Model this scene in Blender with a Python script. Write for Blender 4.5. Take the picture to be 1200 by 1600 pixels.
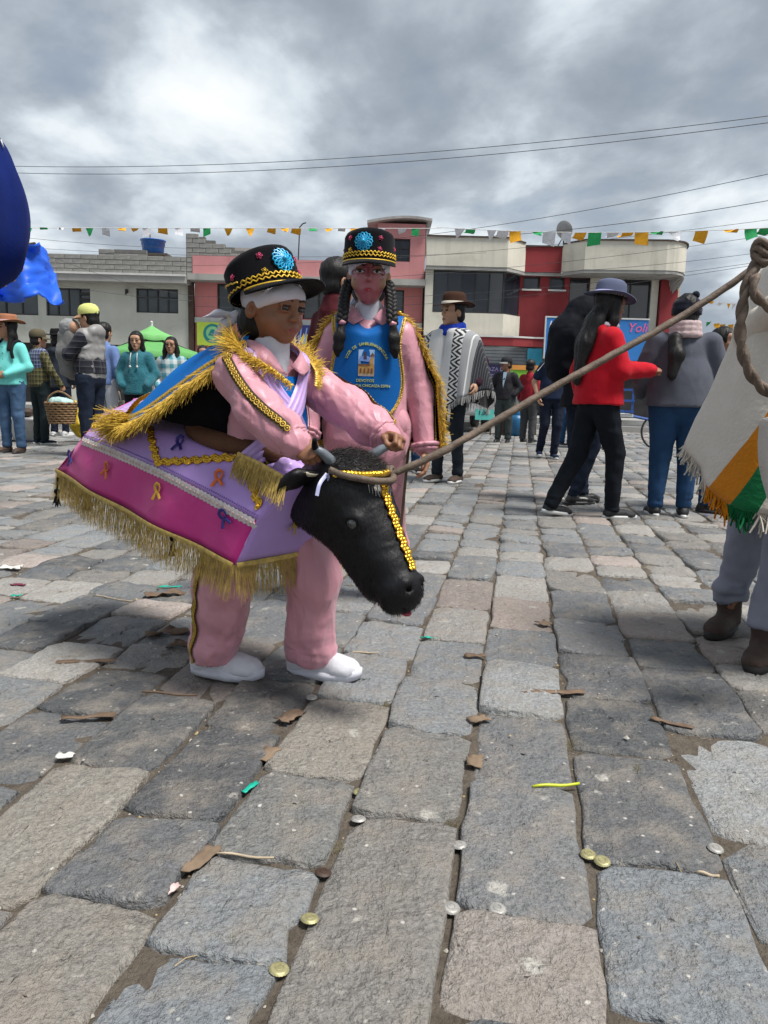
import bpy, bmesh, math, random
import numpy as np
from mathutils import Vector, Matrix, Euler, noise as mnoise

for _o in list(bpy.data.objects):
    bpy.data.objects.remove(_o, do_unlink=True)
scene = bpy.context.scene
C = scene.collection
random.seed(7)
RNG = np.random.default_rng(7)
PI = math.pi

# ------------------------------------------------------------------ camera, sky, sun, exposure
CAM_H = .84
PITCH = math.atan(186 / 1200)
ROLL = math.radians(1.5)
_F = np.array([0, math.cos(PITCH), -math.sin(PITCH)])
_R0 = np.array([1., 0, 0])
_U0 = np.array([0, math.sin(PITCH), math.cos(PITCH)])
_r = math.cos(ROLL) * _R0 + math.sin(ROLL) * _U0
_u = -math.sin(ROLL) * _R0 + math.cos(ROLL) * _U0
cam_data = bpy.data.cameras.new('camera')
cam = bpy.data.objects.new('camera', cam_data)
C.objects.link(cam)
cam.matrix_world = Matrix(((_r[0], _u[0], -_F[0], 0), (_r[1], _u[1], -_F[1], 0), (_r[2], _u[2], -_F[2], CAM_H), (0, 0, 0, 1)))
cam_data.sensor_fit = 'VERTICAL'
cam_data.sensor_height = 36
cam_data.lens = 27
cam_data.clip_start = .05
cam_data.clip_end = 3000
scene.camera = cam

SUN_EL, SUN_AZ = math.radians(64), math.radians(118)      # azimuth from +Y (away from the camera) towards +X
world = bpy.data.worlds.new('World')
scene.world = world
world.use_nodes = True


def build_sky():
    nt = world.node_tree
    N = nt.nodes
    L = nt.links
    N.clear()
    out = N.new('ShaderNodeOutputWorld')
    bg = N.new('ShaderNodeBackground')
    L.new(bg.outputs[0], out.inputs[0])
    bg.inputs[1].default_value = 1.0
    sky = N.new('ShaderNodeTexSky')
    sky.sky_type = 'NISHITA'
    sky.sun_disc = False
    sky.sun_elevation = SUN_EL
    sky.sun_rotation = SUN_AZ
    sk = N.new('ShaderNodeVectorMath'); sk.operation = 'SCALE'; sk.inputs['Scale'].default_value = .10
    L.new(sky.outputs[0], sk.inputs[0])
    tc = N.new('ShaderNodeTexCoord')
    sep = N.new('ShaderNodeSeparateXYZ'); L.new(tc.outputs['Generated'], sep.inputs[0])
    zz = N.new('ShaderNodeMath'); zz.operation = 'MAXIMUM'; L.new(sep.outputs[2], zz.inputs[0]); zz.inputs[1].default_value = 0
    za = N.new('ShaderNodeMath'); za.operation = 'ADD'; L.new(zz.outputs[0], za.inputs[0]); za.inputs[1].default_value = .22
    div = N.new('ShaderNodeVectorMath'); div.operation = 'DIVIDE'
    cz = N.new('ShaderNodeCombineXYZ')
    for i in range(3):
        L.new(za.outputs[0], cz.inputs[i])
    L.new(tc.outputs['Generated'], div.inputs[0]); L.new(cz.outputs[0], div.inputs[1])

    def noise(scale, detail, rough, dist, off):
        mp = N.new('ShaderNodeMapping'); mp.inputs['Location'].default_value = off
        L.new(div.outputs[0], mp.inputs[0])
        mp.inputs['Rotation'].default_value = (0, 0, .5)
        mp.inputs['Scale'].default_value = (1, .75, 1)
        n = N.new('ShaderNodeTexNoise'); n.inputs['Scale'].default_value = scale
        n.inputs['Detail'].default_value = detail; n.inputs['Roughness'].default_value = rough
        n.inputs['Distortion'].default_value = dist
        L.new(mp.outputs[0], n.inputs[0])
        return n
    big = noise(1.15, 4, .5, .0, (3.4, 5.2, .3))
    fine = noise(3.1, 6, .54, .15, (1.7, 8.2, 1.3))
    m1 = N.new('ShaderNodeMath'); m1.operation = 'MULTIPLY'; L.new(big.outputs[0], m1.inputs[0]); m1.inputs[1].default_value = .56
    m2 = N.new('ShaderNodeMath'); m2.operation = 'MULTIPLY_ADD'; L.new(fine.outputs[0], m2.inputs[0]); m2.inputs[1].default_value = .46
    L.new(m1.outputs[0], m2.inputs[2])
    hz = N.new('ShaderNodeMapRange'); L.new(sep.outputs[2], hz.inputs[0])
    hz.inputs[1].default_value = .0; hz.inputs[2].default_value = .5; hz.inputs[3].default_value = .06; hz.inputs[4].default_value = -.012
    ad = N.new('ShaderNodeMath'); ad.operation = 'ADD'; L.new(m2.outputs[0], ad.inputs[0]); L.new(hz.outputs[0], ad.inputs[1])
    rp = N.new('ShaderNodeValToRGB')
    e = rp.color_ramp.elements
    e[0].position = .39; e[0].color = (.155, .180, .218, 1)
    e[1].position = .70; e[1].color = (.62, .64, .655, 1)
    for p, c in ((.47, (.208, .240, .280, 1)), (.52, (.275, .312, .353, 1)), (.56, (.375, .42, .46, 1)), (.605, (.49, .525, .55, 1))):
        q = e.new(p); q.color = c
    L.new(ad.outputs[0], rp.inputs[0])
    # thin spots let a little blue through
    th = N.new('ShaderNodeMapRange'); L.new(fine.outputs[0], th.inputs[0])
    th.inputs[1].default_value = .25; th.inputs[2].default_value = .42; th.inputs[3].default_value = .82; th.inputs[4].default_value = 1
    mx = N.new('ShaderNodeMix'); mx.data_type = 'RGBA'
    L.new(th.outputs[0], mx.inputs[0]); L.new(sk.outputs[0], mx.inputs[6]); L.new(rp.outputs[0], mx.inputs[7])
    L.new(mx.outputs[2], bg.inputs[0])


build_sky()
sun_data = bpy.data.lights.new('sun', 'SUN')
sun = bpy.data.objects.new('sun', sun_data)
C.objects.link(sun)
sun_data.energy = 3.2
sun_data.angle = math.radians(18)
sun_data.color = (1, .965, .915)
_sd = Vector((math.sin(SUN_AZ) * math.cos(SUN_EL), math.cos(SUN_AZ) * math.cos(SUN_EL), math.sin(SUN_EL)))
sun.rotation_euler = _sd.to_track_quat('Z', 'Y').to_euler()
vs = scene.view_settings
vs.view_transform = 'Standard'
vs.look = 'None'
vs.exposure = .80
vs.gamma = 1
vs.use_curve_mapping = False
scene.cycles.max_bounces = 4
scene.cycles.diffuse_bounces = 2
scene.cycles.glossy_bounces = 2
scene.cycles.use_adaptive_sampling = True
scene.cycles.adaptive_threshold = .02
scene.cycles.use_denoising = True


# ------------------------------------------------------------------ helpers: where a point of the place lies
def ray(px, py):
    return _F * 1200 + _r * (px - 600) + _u * (800 - py)


def gnd(px, py, z=0.):
    d = ray(px, py)
    t = (z - CAM_H) / d[2]
    return np.array([0, 0, CAM_H]) + d * t


def at(px, py, Y):
    d = ray(px, py)
    return np.array([0, 0, CAM_H]) + d * (Y / d[1])


# ------------------------------------------------------------------ helpers: materials
def srgb(r, g, b):
    def f(c):
        c /= 255
        return c / 12.92 if c < .04045 else ((c + .055) / 1.055) ** 2.4
    return (f(r), f(g), f(b))


_M = {}


def mat(name, col=(.5, .5, .5), rough=.7, var=.15, vscale=8., bump=0., bscale=60., spec=.4, metal=0., sheen=0., coat=0.,
        col2=None, attr=None, vdetail=5, bdist=.004, aniso=None, sub=0.):
    """Principled material: base colour broken up by noise, noise bump; col2 is the colour of the noise patches; attr = colour attribute"""
    if name in _M:
        return _M[name]
    m = bpy.data.materials.new(name)
    m.use_nodes = True
    nt = m.node_tree
    N = nt.nodes
    L = nt.links
    b = N['Principled BSDF']
    b.inputs['Roughness'].default_value = rough
    b.inputs['Specular IOR Level'].default_value = spec
    b.inputs['Metallic'].default_value = metal
    if sheen:
        b.inputs['Sheen Weight'].default_value = sheen
        b.inputs['Sheen Roughness'].default_value = .5
    if coat:
        b.inputs['Coat Weight'].default_value = coat
    if sub:
        b.inputs['Subsurface Weight'].default_value = sub
        b.inputs['Subsurface Radius'].default_value = (.012, .005, .003)
    tc = N.new('ShaderNodeTexCoord')
    n = N.new('ShaderNodeTexNoise')
    n.inputs['Scale'].default_value = vscale
    n.inputs['Detail'].default_value = vdetail
    n.inputs['Roughness'].default_value = .6
    L.new(tc.outputs['Object'], n.inputs[0])
    if attr:
        a = N.new('ShaderNodeAttribute'); a.attribute_name = attr
        base = a.outputs['Color']
    else:
        rgb = N.new('ShaderNodeRGB'); rgb.outputs[0].default_value = (*col, 1)
        base = rgb.outputs[0]
    mr = N.new('ShaderNodeMapRange')
    mr.inputs[1].default_value = .3; mr.inputs[2].default_value = .7
    L.new(n.outputs[0], mr.inputs[0])
    if col2 is not None:
        mr.inputs[3].default_value = 0; mr.inputs[4].default_value = 1
        mx = N.new('ShaderNodeMix'); mx.data_type = 'RGBA'
        L.new(mr.outputs[0], mx.inputs[0]); L.new(base, mx.inputs[6]); mx.inputs[7].default_value = (*col2, 1)
        L.new(mx.outputs[2], b.inputs['Base Color'])
    else:
        mr.inputs[3].default_value = 1 - var; mr.inputs[4].default_value = 1 + var
        sc = N.new('ShaderNodeVectorMath'); sc.operation = 'SCALE'
        L.new(base, sc.inputs[0]); L.new(mr.outputs[0], sc.inputs['Scale'])
        L.new(sc.outputs[0], b.inputs['Base Color'])
    if bump:
        n2 = N.new('ShaderNodeTexNoise')
        n2.inputs['Scale'].default_value = bscale; n2.inputs['Detail'].default_value = 6
        n2.inputs['Roughness'].default_value = .6
        if aniso:
            mp = N.new('ShaderNodeMapping'); mp.inputs['Scale'].default_value = aniso
            L.new(tc.outputs['Object'], mp.inputs[0]); L.new(mp.outputs[0], n2.inputs[0])
        else:
            L.new(tc.outputs['Object'], n2.inputs[0])
        bp = N.new('ShaderNodeBump'); bp.inputs['Strength'].default_value = bump; bp.inputs['Distance'].default_value = bdist
        L.new(n2.outputs[0], bp.inputs['Height']); L.new(bp.outputs[0], b.inputs['Normal'])
    _M[name] = m
    return m


# ------------------------------------------------------------------ helpers: objects
def put(o, parent=None, label=None, cat=None, group=None, kind=None):
    C.objects.link(o)
    if parent is not None:
        o.parent = parent
        if parent.type == 'EMPTY' and not parent.get('_loc'):
            o.location = -parent.location
    if label: o['label'] = label
    if cat: o['category'] = cat
    if group: o['group'] = group
    if kind: o['kind'] = kind
    return o


def mesh(name, V, Fc, m=None, smooth=True):
    me = bpy.data.meshes.new(name)
    V = np.asarray(V, dtype=np.float32).reshape(-1, 3)
    if isinstance(Fc, np.ndarray):
        Fc = Fc.tolist()
    me.from_pydata(V.tolist(), [], Fc)
    if m is not None:
        for mm in (m if isinstance(m, (list, tuple)) else [m]):
            me.materials.append(mm)
    if smooth:
        me.polygons.foreach_set('use_smooth', [True] * len(me.polygons))
    me.update()
    return me


def obj(name, V, Fc, m=None, parent=None, smooth=True, **kw):
    return put(bpy.data.objects.new(name, mesh(name, V, Fc, m, smooth)), parent, **kw)


def thing(name, label, cat, loc=(0, 0, 0), group=None, rz=0., local=False, kind=None):
    """Empty at the base of a thing. local=True: its parts are given in the thing's own axes; else in world axes"""
    o = bpy.data.objects.new(name, None)
    o.empty_display_size = .2
    o.location = loc
    o.rotation_euler = (0, 0, rz)
    if local:
        o['_loc'] = 1
    return put(o, None, label, cat, group, kind)


class G:
    """collects simple shapes into one mesh"""
    def __init__(s):
        s.V = []; s.F = []; s.mi = []

    def add(s, V, Fc, mi=0):
        b = len(s.V)
        s.V += [tuple(v) for v in V]
        s.F += [tuple(i + b for i in f) for f in Fc]
        s.mi += [mi] * len(Fc)
        return s

    def box(s, x0, x1, y0, y1, z0, z1, mi=0):
        V = [(x, y, z) for z in (z0, z1) for y in (y0, y1) for x in (x0, x1)]
        return s.add(V, [(0, 2, 3, 1), (4, 5, 7, 6), (0, 1, 5, 4), (2, 6, 7, 3), (0, 4, 6, 2), (1, 3, 7, 5)], mi)

    def prism(s, poly, z0, z1, mi=0):
        """poly: counter-clockwise (x,y) list"""
        n = len(poly)
        V = [(x, y, z0) for x, y in poly] + [(x, y, z1) for x, y in poly]
        return s.add(V, [tuple(range(n))[::-1], tuple(range(n, 2 * n))] + [(i, (i + 1) % n, (i + 1) % n + n, i + n) for i in range(n)], mi)

    def tube(s, pts, rad, n=8, mi=0, cap=True):
        V, Fc = tube_vf(pts, rad, n, cap)
        return s.add(V, Fc, mi)

    def lathe(s, prof, n=24, c=(0, 0, 0), mi=0, sx=1., sy=1., fn=None):
        V = []
        for i, (r, z) in enumerate(prof):
            for k in range(n):
                a = 2 * PI * k / n
                p = (c[0] + r * sx * math.cos(a), c[1] + r * sy * math.sin(a), c[2] + z)
                V.append(fn(p, a, i) if fn else p)
        Fc = [(i * n + k, i * n + (k + 1) % n, (i + 1) * n + (k + 1) % n, (i + 1) * n + k) for i in range(len(prof) - 1) for k in range(n)]
        return s.add(V, Fc, mi)

    def sphere(s, c, r, n=10, mi=0):
        r = (r, r, r) if not hasattr(r, '__len__') else r
        prof = [(math.sin(PI * i / n), -math.cos(PI * i / n)) for i in range(n + 1)]
        V = [(c[0] + r[0] * q * math.cos(2 * PI * k / (2 * n)), c[1] + r[1] * q * math.sin(2 * PI * k / (2 * n)), c[2] + r[2] * z) for q, z in prof for k in range(2 * n)]
        m2 = 2 * n
        return s.add(V, [(i * m2 + k, i * m2 + (k + 1) % m2, (i + 1) * m2 + (k + 1) % m2, (i + 1) * m2 + k) for i in range(n) for k in range(m2)], mi)

    def o(s, name, m, parent=None, smooth=False, **kw):
        ob = obj(name, s.V, s.F, m, parent, smooth, **kw)
        if any(s.mi):
            ob.data.polygons.foreach_set('material_index', s.mi)
        return ob


def tube_vf(pts, rad, n=8, cap=True):
    P = np.asarray(pts, float)
    k = len(P)
    R = np.full(k, rad) if np.isscalar(rad) else np.asarray(rad, float)
    T = np.gradient(P, axis=0)
    T /= np.linalg.norm(T, axis=1)[:, None] + 1e-12
    a = np.array([0, 0, 1.]) if abs(T[0][2]) < .9 else np.array([1., 0, 0])
    u = np.cross(T[0], a); u /= np.linalg.norm(u)
    V = []
    for i in range(k):
        u = u - T[i] * (u @ T[i]); u /= np.linalg.norm(u) + 1e-12
        w = np.cross(T[i], u)
        for j in range(n):
            t = 2 * PI * j / n
            V.append(P[i] + R[i] * (math.cos(t) * u + math.sin(t) * w))
    Fc = [(i * n + j, i * n + (j + 1) % n, (i + 1) * n + (j + 1) % n, (i + 1) * n + j) for i in range(k - 1) for j in range(n)]
    if cap:
        Fc.append(tuple(range(n))[::-1])
        Fc.append(tuple((k - 1) * n + j for j in range(n)))
    return V, Fc


def smoothline(pts, n=8):
    """Catmull-Rom through the points"""
    P = [np.asarray(p, float) for p in pts]
    P = [2 * P[0] - P[1]] + P + [2 * P[-1] - P[-2]]
    out = []
    for i in range(1, len(P) - 2):
        for k in range(n):
            t = k / n
            a, b, c, d = P[i - 1], P[i], P[i + 1], P[i + 2]
            out.append(.5 * ((2 * b) + (c - a) * t + (2 * a - 5 * b + 4 * c - d) * t * t + (3 * b - a - 3 * c + d) * t ** 3))
    out.append(P[-2])
    return np.array(out)


# numpy value noise (smooth, -1..1), for uneven cloth, stone and fur
_NT = np.random.default_rng(3).random((32, 32, 32)).astype(np.float32) * 2 - 1


def vnoise(P, scale=1., seed=0):
    Q = np.asarray(P, np.float32) * scale + seed * 7.31
    i = np.floor(Q).astype(int)
    f = Q - i
    f = f * f * (3 - 2 * f)
    out = 0
    for a in (0, 1):
        wa = f[..., 0] if a else 1 - f[..., 0]
        for b in (0, 1):
            wb = f[..., 1] if b else 1 - f[..., 1]
            for c in (0, 1):
                wc = f[..., 2] if c else 1 - f[..., 2]
                out = out + wa * wb * wc * _NT[(i[..., 0] + a) % 32, (i[..., 1] + b) % 32, (i[..., 2] + c) % 32]
    return out


# ------------------------------------------------------------------ the plaza: soil sheet and laid stones
def stone_material():
    m = bpy.data.materials.new('worn_basalt')
    m.use_nodes = True
    N = m.node_tree.nodes
    L = m.node_tree.links
    b = N['Principled BSDF']
    tc = N.new('ShaderNodeTexCoord')
    at_ = N.new('ShaderNodeAttribute'); at_.attribute_name = 'col'

    def nz(scale, det, ro=.6):
        n = N.new('ShaderNodeTexNoise'); n.inputs['Scale'].default_value = scale
        n.inputs['Detail'].default_value = det; n.inputs['Roughness'].default_value = ro
        L.new(tc.outputs['Object'], n.inputs[0])
        return n

    def rng(src, a, b_, c, d):
        r = N.new('ShaderNodeMapRange'); r.inputs[1].default_value = a; r.inputs[2].default_value = b_
        r.inputs[3].default_value = c; r.inputs[4].default_value = d
        L.new(src, r.inputs[0])
        return r.outputs[0]

    def mixc(f, a, bcol, blend='MIX'):
        x = N.new('ShaderNodeMix'); x.data_type = 'RGBA'; x.blend_type = blend
        if isinstance(f, float): x.inputs[0].default_value = f
        else: L.new(f, x.inputs[0])
        L.new(a, x.inputs[6])
        if isinstance(bcol, tuple): x.inputs[7].default_value = (*bcol, 1)
        else: L.new(bcol, x.inputs[7])
        return x.outputs[2]
    n1 = nz(9, 4)
    n2 = nz(110, 4, .75)
    n3 = nz(28, 5, .7)
    c = at_.outputs['Color']
    sc = N.new('ShaderNodeVectorMath'); sc.operation = 'SCALE'
    L.new(c, sc.inputs[0]); L.new(rng(n2.outputs[0], .3, .7, .62, 1.38), sc.inputs['Scale'])
    c = mixc(rng(n1.outputs[0], .46, .68, 0, .55), sc.outputs[0], (.30, .262, .218))
    c = mixc(rng(n3.outputs[0], .60, .70, 0, .75), c, (.38, .355, .315))
    # gum and lime spots
    vo = N.new('ShaderNodeTexVoronoi'); vo.inputs['Scale'].default_value = 7.5
    wob = N.new('ShaderNodeVectorMath'); wob.operation = 'MULTIPLY_ADD'
    L.new(n3.outputs['Color'], wob.inputs[0]); wob.inputs[1].default_value = (.05, .05, .05); L.new(tc.outputs['Object'], wob.inputs[2])
    L.new(wob.outputs[0], vo.inputs[0])
    spot = rng(vo.outputs['Distance'], .10, .16, 1, 0)
    sel = N.new('ShaderNodeSeparateColor'); L.new(vo.outputs['Color'], sel.inputs[0])
    pick = N.new('ShaderNodeMath'); pick.operation = 'GREATER_THAN'; L.new(sel.outputs[0], pick.inputs[0]); pick.inputs[1].default_value = .72
    mul = N.new('ShaderNodeMath'); mul.operation = 'MULTIPLY'; L.new(spot, mul.inputs[0]); L.new(pick.outputs[0], mul.inputs[1])
    m2 = N.new('ShaderNodeMath'); m2.operation = 'MULTIPLY'; L.new(mul.outputs[0], m2.inputs[0]); L.new(rng(n2.outputs[0], .35, .55, .35, .95), m2.inputs[1])
    c = mixc(m2.outputs[0], c, (.40, .385, .345))
    # tiny pale specks
    v2 = N.new('ShaderNodeTexVoronoi'); v2.inputs['Scale'].default_value = 60; L.new(tc.outputs['Object'], v2.inputs[0])
    s2 = N.new('ShaderNodeSeparateColor'); L.new(v2.outputs['Color'], s2.inputs[0])
    p2 = N.new('ShaderNodeMath'); p2.operation = 'GREATER_THAN'; L.new(s2.outputs[1], p2.inputs[0]); p2.inputs[1].default_value = .965
    q2 = N.new('ShaderNodeMath'); q2.operation = 'MULTIPLY'; L.new(rng(v2.outputs['Distance'], .15, .3, 1, 0), q2.inputs[0]); L.new(p2.outputs[0], q2.inputs[1])
    c = mixc(q2.outputs[0], c, (.5, .48, .44))
    L.new(c, b.inputs['Base Color'])
    L.new(rng(n2.outputs[0], .3, .7, .46, .76), b.inputs['Roughness'])
    b.inputs['Specular IOR Level'].default_value = .6
    # rough hewn relief
    n4 = nz(45, 4, .65)
    mu = N.new('ShaderNodeTexVoronoi'); mu.inputs['Scale'].default_value = 85; L.new(wob.outputs[0], mu.inputs[0])
    h1 = N.new('ShaderNodeMath'); h1.operation = 'MULTIPLY_ADD'; L.new(n4.outputs[0], h1.inputs[0]); h1.inputs[1].default_value = 1.7
    h0 = N.new('ShaderNodeMath'); h0.operation = 'MULTIPLY'; L.new(n2.outputs[0], h0.inputs[0]); L.new(rng(n1.outputs[0], .35, .65, .12, .75), h0.inputs[1])
    ch = N.new('ShaderNodeTexVoronoi'); ch.inputs['Scale'].default_value = 19; L.new(wob.outputs[0], ch.inputs[0])      # chipped facets
    hc = N.new('ShaderNodeMath'); hc.operation = 'MULTIPLY_ADD'; L.new(ch.outputs['Distance'], hc.inputs[0]); hc.inputs[1].default_value = .9; L.new(h0.outputs[0], hc.inputs[2])
    h0 = hc
    L.new(h0.outputs[0], h1.inputs[2])
    h2 = N.new('ShaderNodeMath'); h2.operation = 'MULTIPLY_ADD'; L.new(rng(mu.outputs['Distance'], 0, .35, 0, 1), h2.inputs[0]); h2.inputs[1].default_value = .22; L.new(h1.outputs[0], h2.inputs[2])
    bp = N.new('ShaderNodeBump'); bp.inputs['Strength'].default_value = 1.; bp.inputs['Distance'].default_value = .009
    L.new(h2.outputs[0], bp.inputs['Height']); L.new(bp.outputs[0], b.inputs['Normal'])
    return m


M_STONE = stone_material()
M_SOIL = mat('damp_joint_soil', (.082, .067, .053), .95, .5, 40, 1., 120, .2, col2=(.150, .126, .10), bdist=.012)
M_ASPHALT = mat('street_asphalt', (.07, .07, .072), .9, .3, 3, .6, 200)
M_PAVE = mat('sidewalk_concrete', (.3, .295, .28), .85, .25, 2, .4, 90)
PSI = math.atan2(207, 1214)
EU = np.array([math.cos(PSI), -math.sin(PSI)])
EV = np.array([math.sin(PSI), math.cos(PSI)])


def uv_of(px, py):
    p = gnd(px, py)[:2]
    return p @ EU, p @ EV


ground = obj('plaza_ground', [(x, y, -.0105) for x, y in ((-900, -60), (900, -60), (900, 1600), (-900, 1600))], [(0, 1, 2, 3)], M_SOIL, smooth=False,
             label='plaza ground of dark soil paved with worn grey stones', cat='ground', kind='structure')


def stone_geo(cu, cv, hw, hl, n, rings, rnd, z0, dz=1.):
    """one worn stone: ragged rounded-rectangle outline, shoulder and uneven top"""
    ang = np.arange(n) / n * 2 * PI + .13
    ca, sa = np.cos(ang), np.sin(ang)
    pw = rnd.uniform(11, 26)
    rr = 1 / (np.abs(ca) ** pw + np.abs(sa) ** pw) ** (1 / pw)
    x, y = rr * ca, rr * sa
    j = rnd.normal(0, .026, n)
    j = (j + np.roll(j, 1) * .6 + np.roll(j, -1) * .6)
    if rnd.random() < .3:                                   # a broken corner
        k = rnd.uniform(0, 2 * PI)
        j -= .20 * rnd.uniform(.4, 1) * np.exp(-((np.angle(np.exp(1j * (ang - k)))) / .28) ** 2)
    sk = rnd.normal(0, .028)
    mu_ = min(hw, hl)
    X = cu + hw * x * (1 + .0 * y) + j * ca * mu_ + sk * y * hw
    Y = cv + hl * y + j * sa * mu_ + rnd.normal(0, .02) * x * hl
    tilt = rnd.normal(0, .0042, 2)
    V = []
    for f, zz in rings:
        z = np.full(n, zz * dz + z0)
        if f < 1.01:
            z = z + tilt[0] * x * f + tilt[1] * y * f
            z = z + (rnd.normal(0, .0022, n) if f < .96 else rnd.normal(0, .0012, n))
        inset = (1 - f) * mu_ if f >= .9 else None
        xx, yy = X - cu, Y - cv
        if inset is not None:
            ln = np.hypot(xx, yy)
            xx, yy = xx - xx / ln * inset, yy - yy / ln * inset
        else:
            xx, yy = xx * f, yy * f
        V.append(np.stack([cu + xx, cv + yy, z], 1))
    V = np.concatenate(V)
    W = np.empty_like(V)
    W[:, 0] = V[:, 0] * EU[0] + V[:, 1] * EV[0]
    W[:, 1] = V[:, 0] * EU[1] + V[:, 1] * EV[1]
    W[:, 2] = V[:, 2]
    k = len(rings)
    Fc = [(i * n + q, i * n + (q + 1) % n, (i + 1) * n + (q + 1) % n, (i + 1) * n + q) for i in range(k - 1) for q in range(n)]
    Fc.append(tuple((k - 1) * n + q for q in range(n)))
    return W, Fc


def stone_col(rnd):
    t = rnd.random()
    if t < .52: c = np.array((.150, .157, .162))
    elif t < .84: c = np.array((.205, .196, .183))
    elif t < .93: c = np.array((.245, .208, .188))
    else: c = np.array((.100, .105, .110))
    return c * rnd.uniform(.68, 1.55)


# stones of the nearest courses, measured; beyond them the courses go on at random lengths
NEAR_ROWS = {0: (430, 685, [1700, 1278, 1142, 1062, 1002, 948, 905, 868]),
             1: (685, 950, [1760, 1602, 1430, 1222, 1117, 1036, 984, 936, 900]),
             2: (950, 1220, [1860, 1605, 1354, 1176, 1092, 1022, 968, 925, 890]),
             3: (1220, 1485, [1900, 1490, 1318, 1148, 1046, 998, 958]),
             -1: (165, 430, [1760, 1494, 1345, 1210, 1092, 1025, 972, 930, 893]),
             -2: (-95, 165, [1700, 1404, 1276, 1138, 1062, 1005, 955, 915]),
             -3: (-360, -95, [1560, 1400, 1196, 1090, 1000, 940, 900])}
rs = np.random.default_rng(11)
cells = []
for k in range(-95, 96):
    if k in NEAR_ROWS:
        a, b_, ys = NEAR_ROWS[k]
        u0, u1 = uv_of(a, 1550)[0], uv_of(b_, 1550)[0]
        xc = (a + b_) / 2
        vs_ = [uv_of(807 + (xc - 807) * (y - 617) / 933, y)[1] for y in ys]
    else:
        du = .2415
        u0 = uv_of(-360, 1550)[0] + (k + 3) * du if k < -3 else uv_of(1485, 1550)[0] + (k - 4) * du
        u1 = u0 + du
        vs_ = [rs.uniform(-.2, .2) + .3]
    while vs_[-1] < 20.5:
        vs_.append(vs_[-1] + (rs.uniform(.20, .36) if rs.random() < .85 else rs.uniform(.36, .48)))
    for i in range(len(vs_) - 1):
        cells.append((u0, u1, vs_[i], vs_[i + 1]))
scored = []
for u0, u1, v0, v1 in cells:
    cu, cv = (u0 + u1) / 2, (v0 + v1) / 2
    p = cu * EU + cv * EV
    if p[1] < .45 or abs(p[0]) > p[1] * .62 + 1.6 or p[1] > 20.6:
        continue
    d = np.array([p[0], p[1], -CAM_H])
    w = d @ _F
    px, py = 600 + 1200 * (d @ _r) / w, 800 - 1200 * (d @ _u) / w
    seen = -60 < px < 1260 and py < 1660
    area = (u1 - u0) * (v1 - v0) / (w ** 3)
    scored.append((area if seen else 0., u0, u1, v0, v1))
scored.sort(key=lambda s: -s[0])
# near stones with own colours; dark ones left of the shoes are painted shade
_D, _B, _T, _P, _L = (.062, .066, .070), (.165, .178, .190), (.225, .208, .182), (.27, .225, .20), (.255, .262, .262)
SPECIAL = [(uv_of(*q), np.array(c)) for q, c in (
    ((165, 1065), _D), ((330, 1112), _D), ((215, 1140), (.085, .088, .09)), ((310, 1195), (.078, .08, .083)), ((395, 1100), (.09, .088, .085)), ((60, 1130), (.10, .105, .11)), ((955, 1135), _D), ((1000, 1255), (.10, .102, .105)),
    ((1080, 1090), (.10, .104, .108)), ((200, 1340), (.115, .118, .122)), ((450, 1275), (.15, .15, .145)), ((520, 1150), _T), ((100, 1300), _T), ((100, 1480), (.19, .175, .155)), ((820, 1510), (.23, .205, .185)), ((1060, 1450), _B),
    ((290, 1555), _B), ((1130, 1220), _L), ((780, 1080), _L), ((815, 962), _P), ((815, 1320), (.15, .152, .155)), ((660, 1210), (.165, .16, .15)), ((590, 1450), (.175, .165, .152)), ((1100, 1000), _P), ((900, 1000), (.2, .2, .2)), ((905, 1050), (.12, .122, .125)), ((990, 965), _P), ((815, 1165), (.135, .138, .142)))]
far = G()
far_col = []
N_SINGLE = 300
R_NEAR = [(1.03, -.05), (1., -.006), (.972, -.0016), (.90, .0002), (.55, .0012), (.2, .001)]
R_MID = [(1.03, -.05), (1., -.008), (.955, -.0015), (.6, .001)]
R_FAR = [(1.03, -.05), (1., -.006), (.93, 0.)]
for idx, (ar, u0, u1, v0, v1) in enumerate(scored):
    g1, g2 = rs.uniform(.001, .0065), rs.uniform(.0, .0045)
    hw, hl = (u1 - u0) / 2 - g1, (v1 - v0) / 2 - g2
    z0 = rs.normal(0, .0035)
    col = stone_col(rs)
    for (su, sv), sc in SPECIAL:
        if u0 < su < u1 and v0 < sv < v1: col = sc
    if idx < N_SINGLE:
        n, rg = (30, R_NEAR) if idx < 75 else (18, R_MID)
        W, Fc = stone_geo((u0 + u1) / 2, (v0 + v1) / 2, hw, hl, n, rg, rs, z0)
        o = obj('stone', W, Fc, M_STONE, ground)
        ca = o.data.color_attributes.new('col', 'FLOAT_COLOR', 'POINT')
        ca.data.foreach_set('color', np.tile(np.append(col, 1.), len(W)))
    else:
        W, Fc = stone_geo((u0 + u1) / 2, (v0 + v1) / 2, hw, hl, 10, R_FAR, rs, z0)
        far.add(W.tolist(), Fc)
        far_col.append(np.tile(np.append(col, 1.), len(W)))
o = far.o('paving_stones', M_STONE, ground, smooth=True, kind='stuff')
o.data.color_attributes.new('col', 'FLOAT_COLOR', 'POINT').data.foreach_set('color', np.concatenate(far_col))

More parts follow.
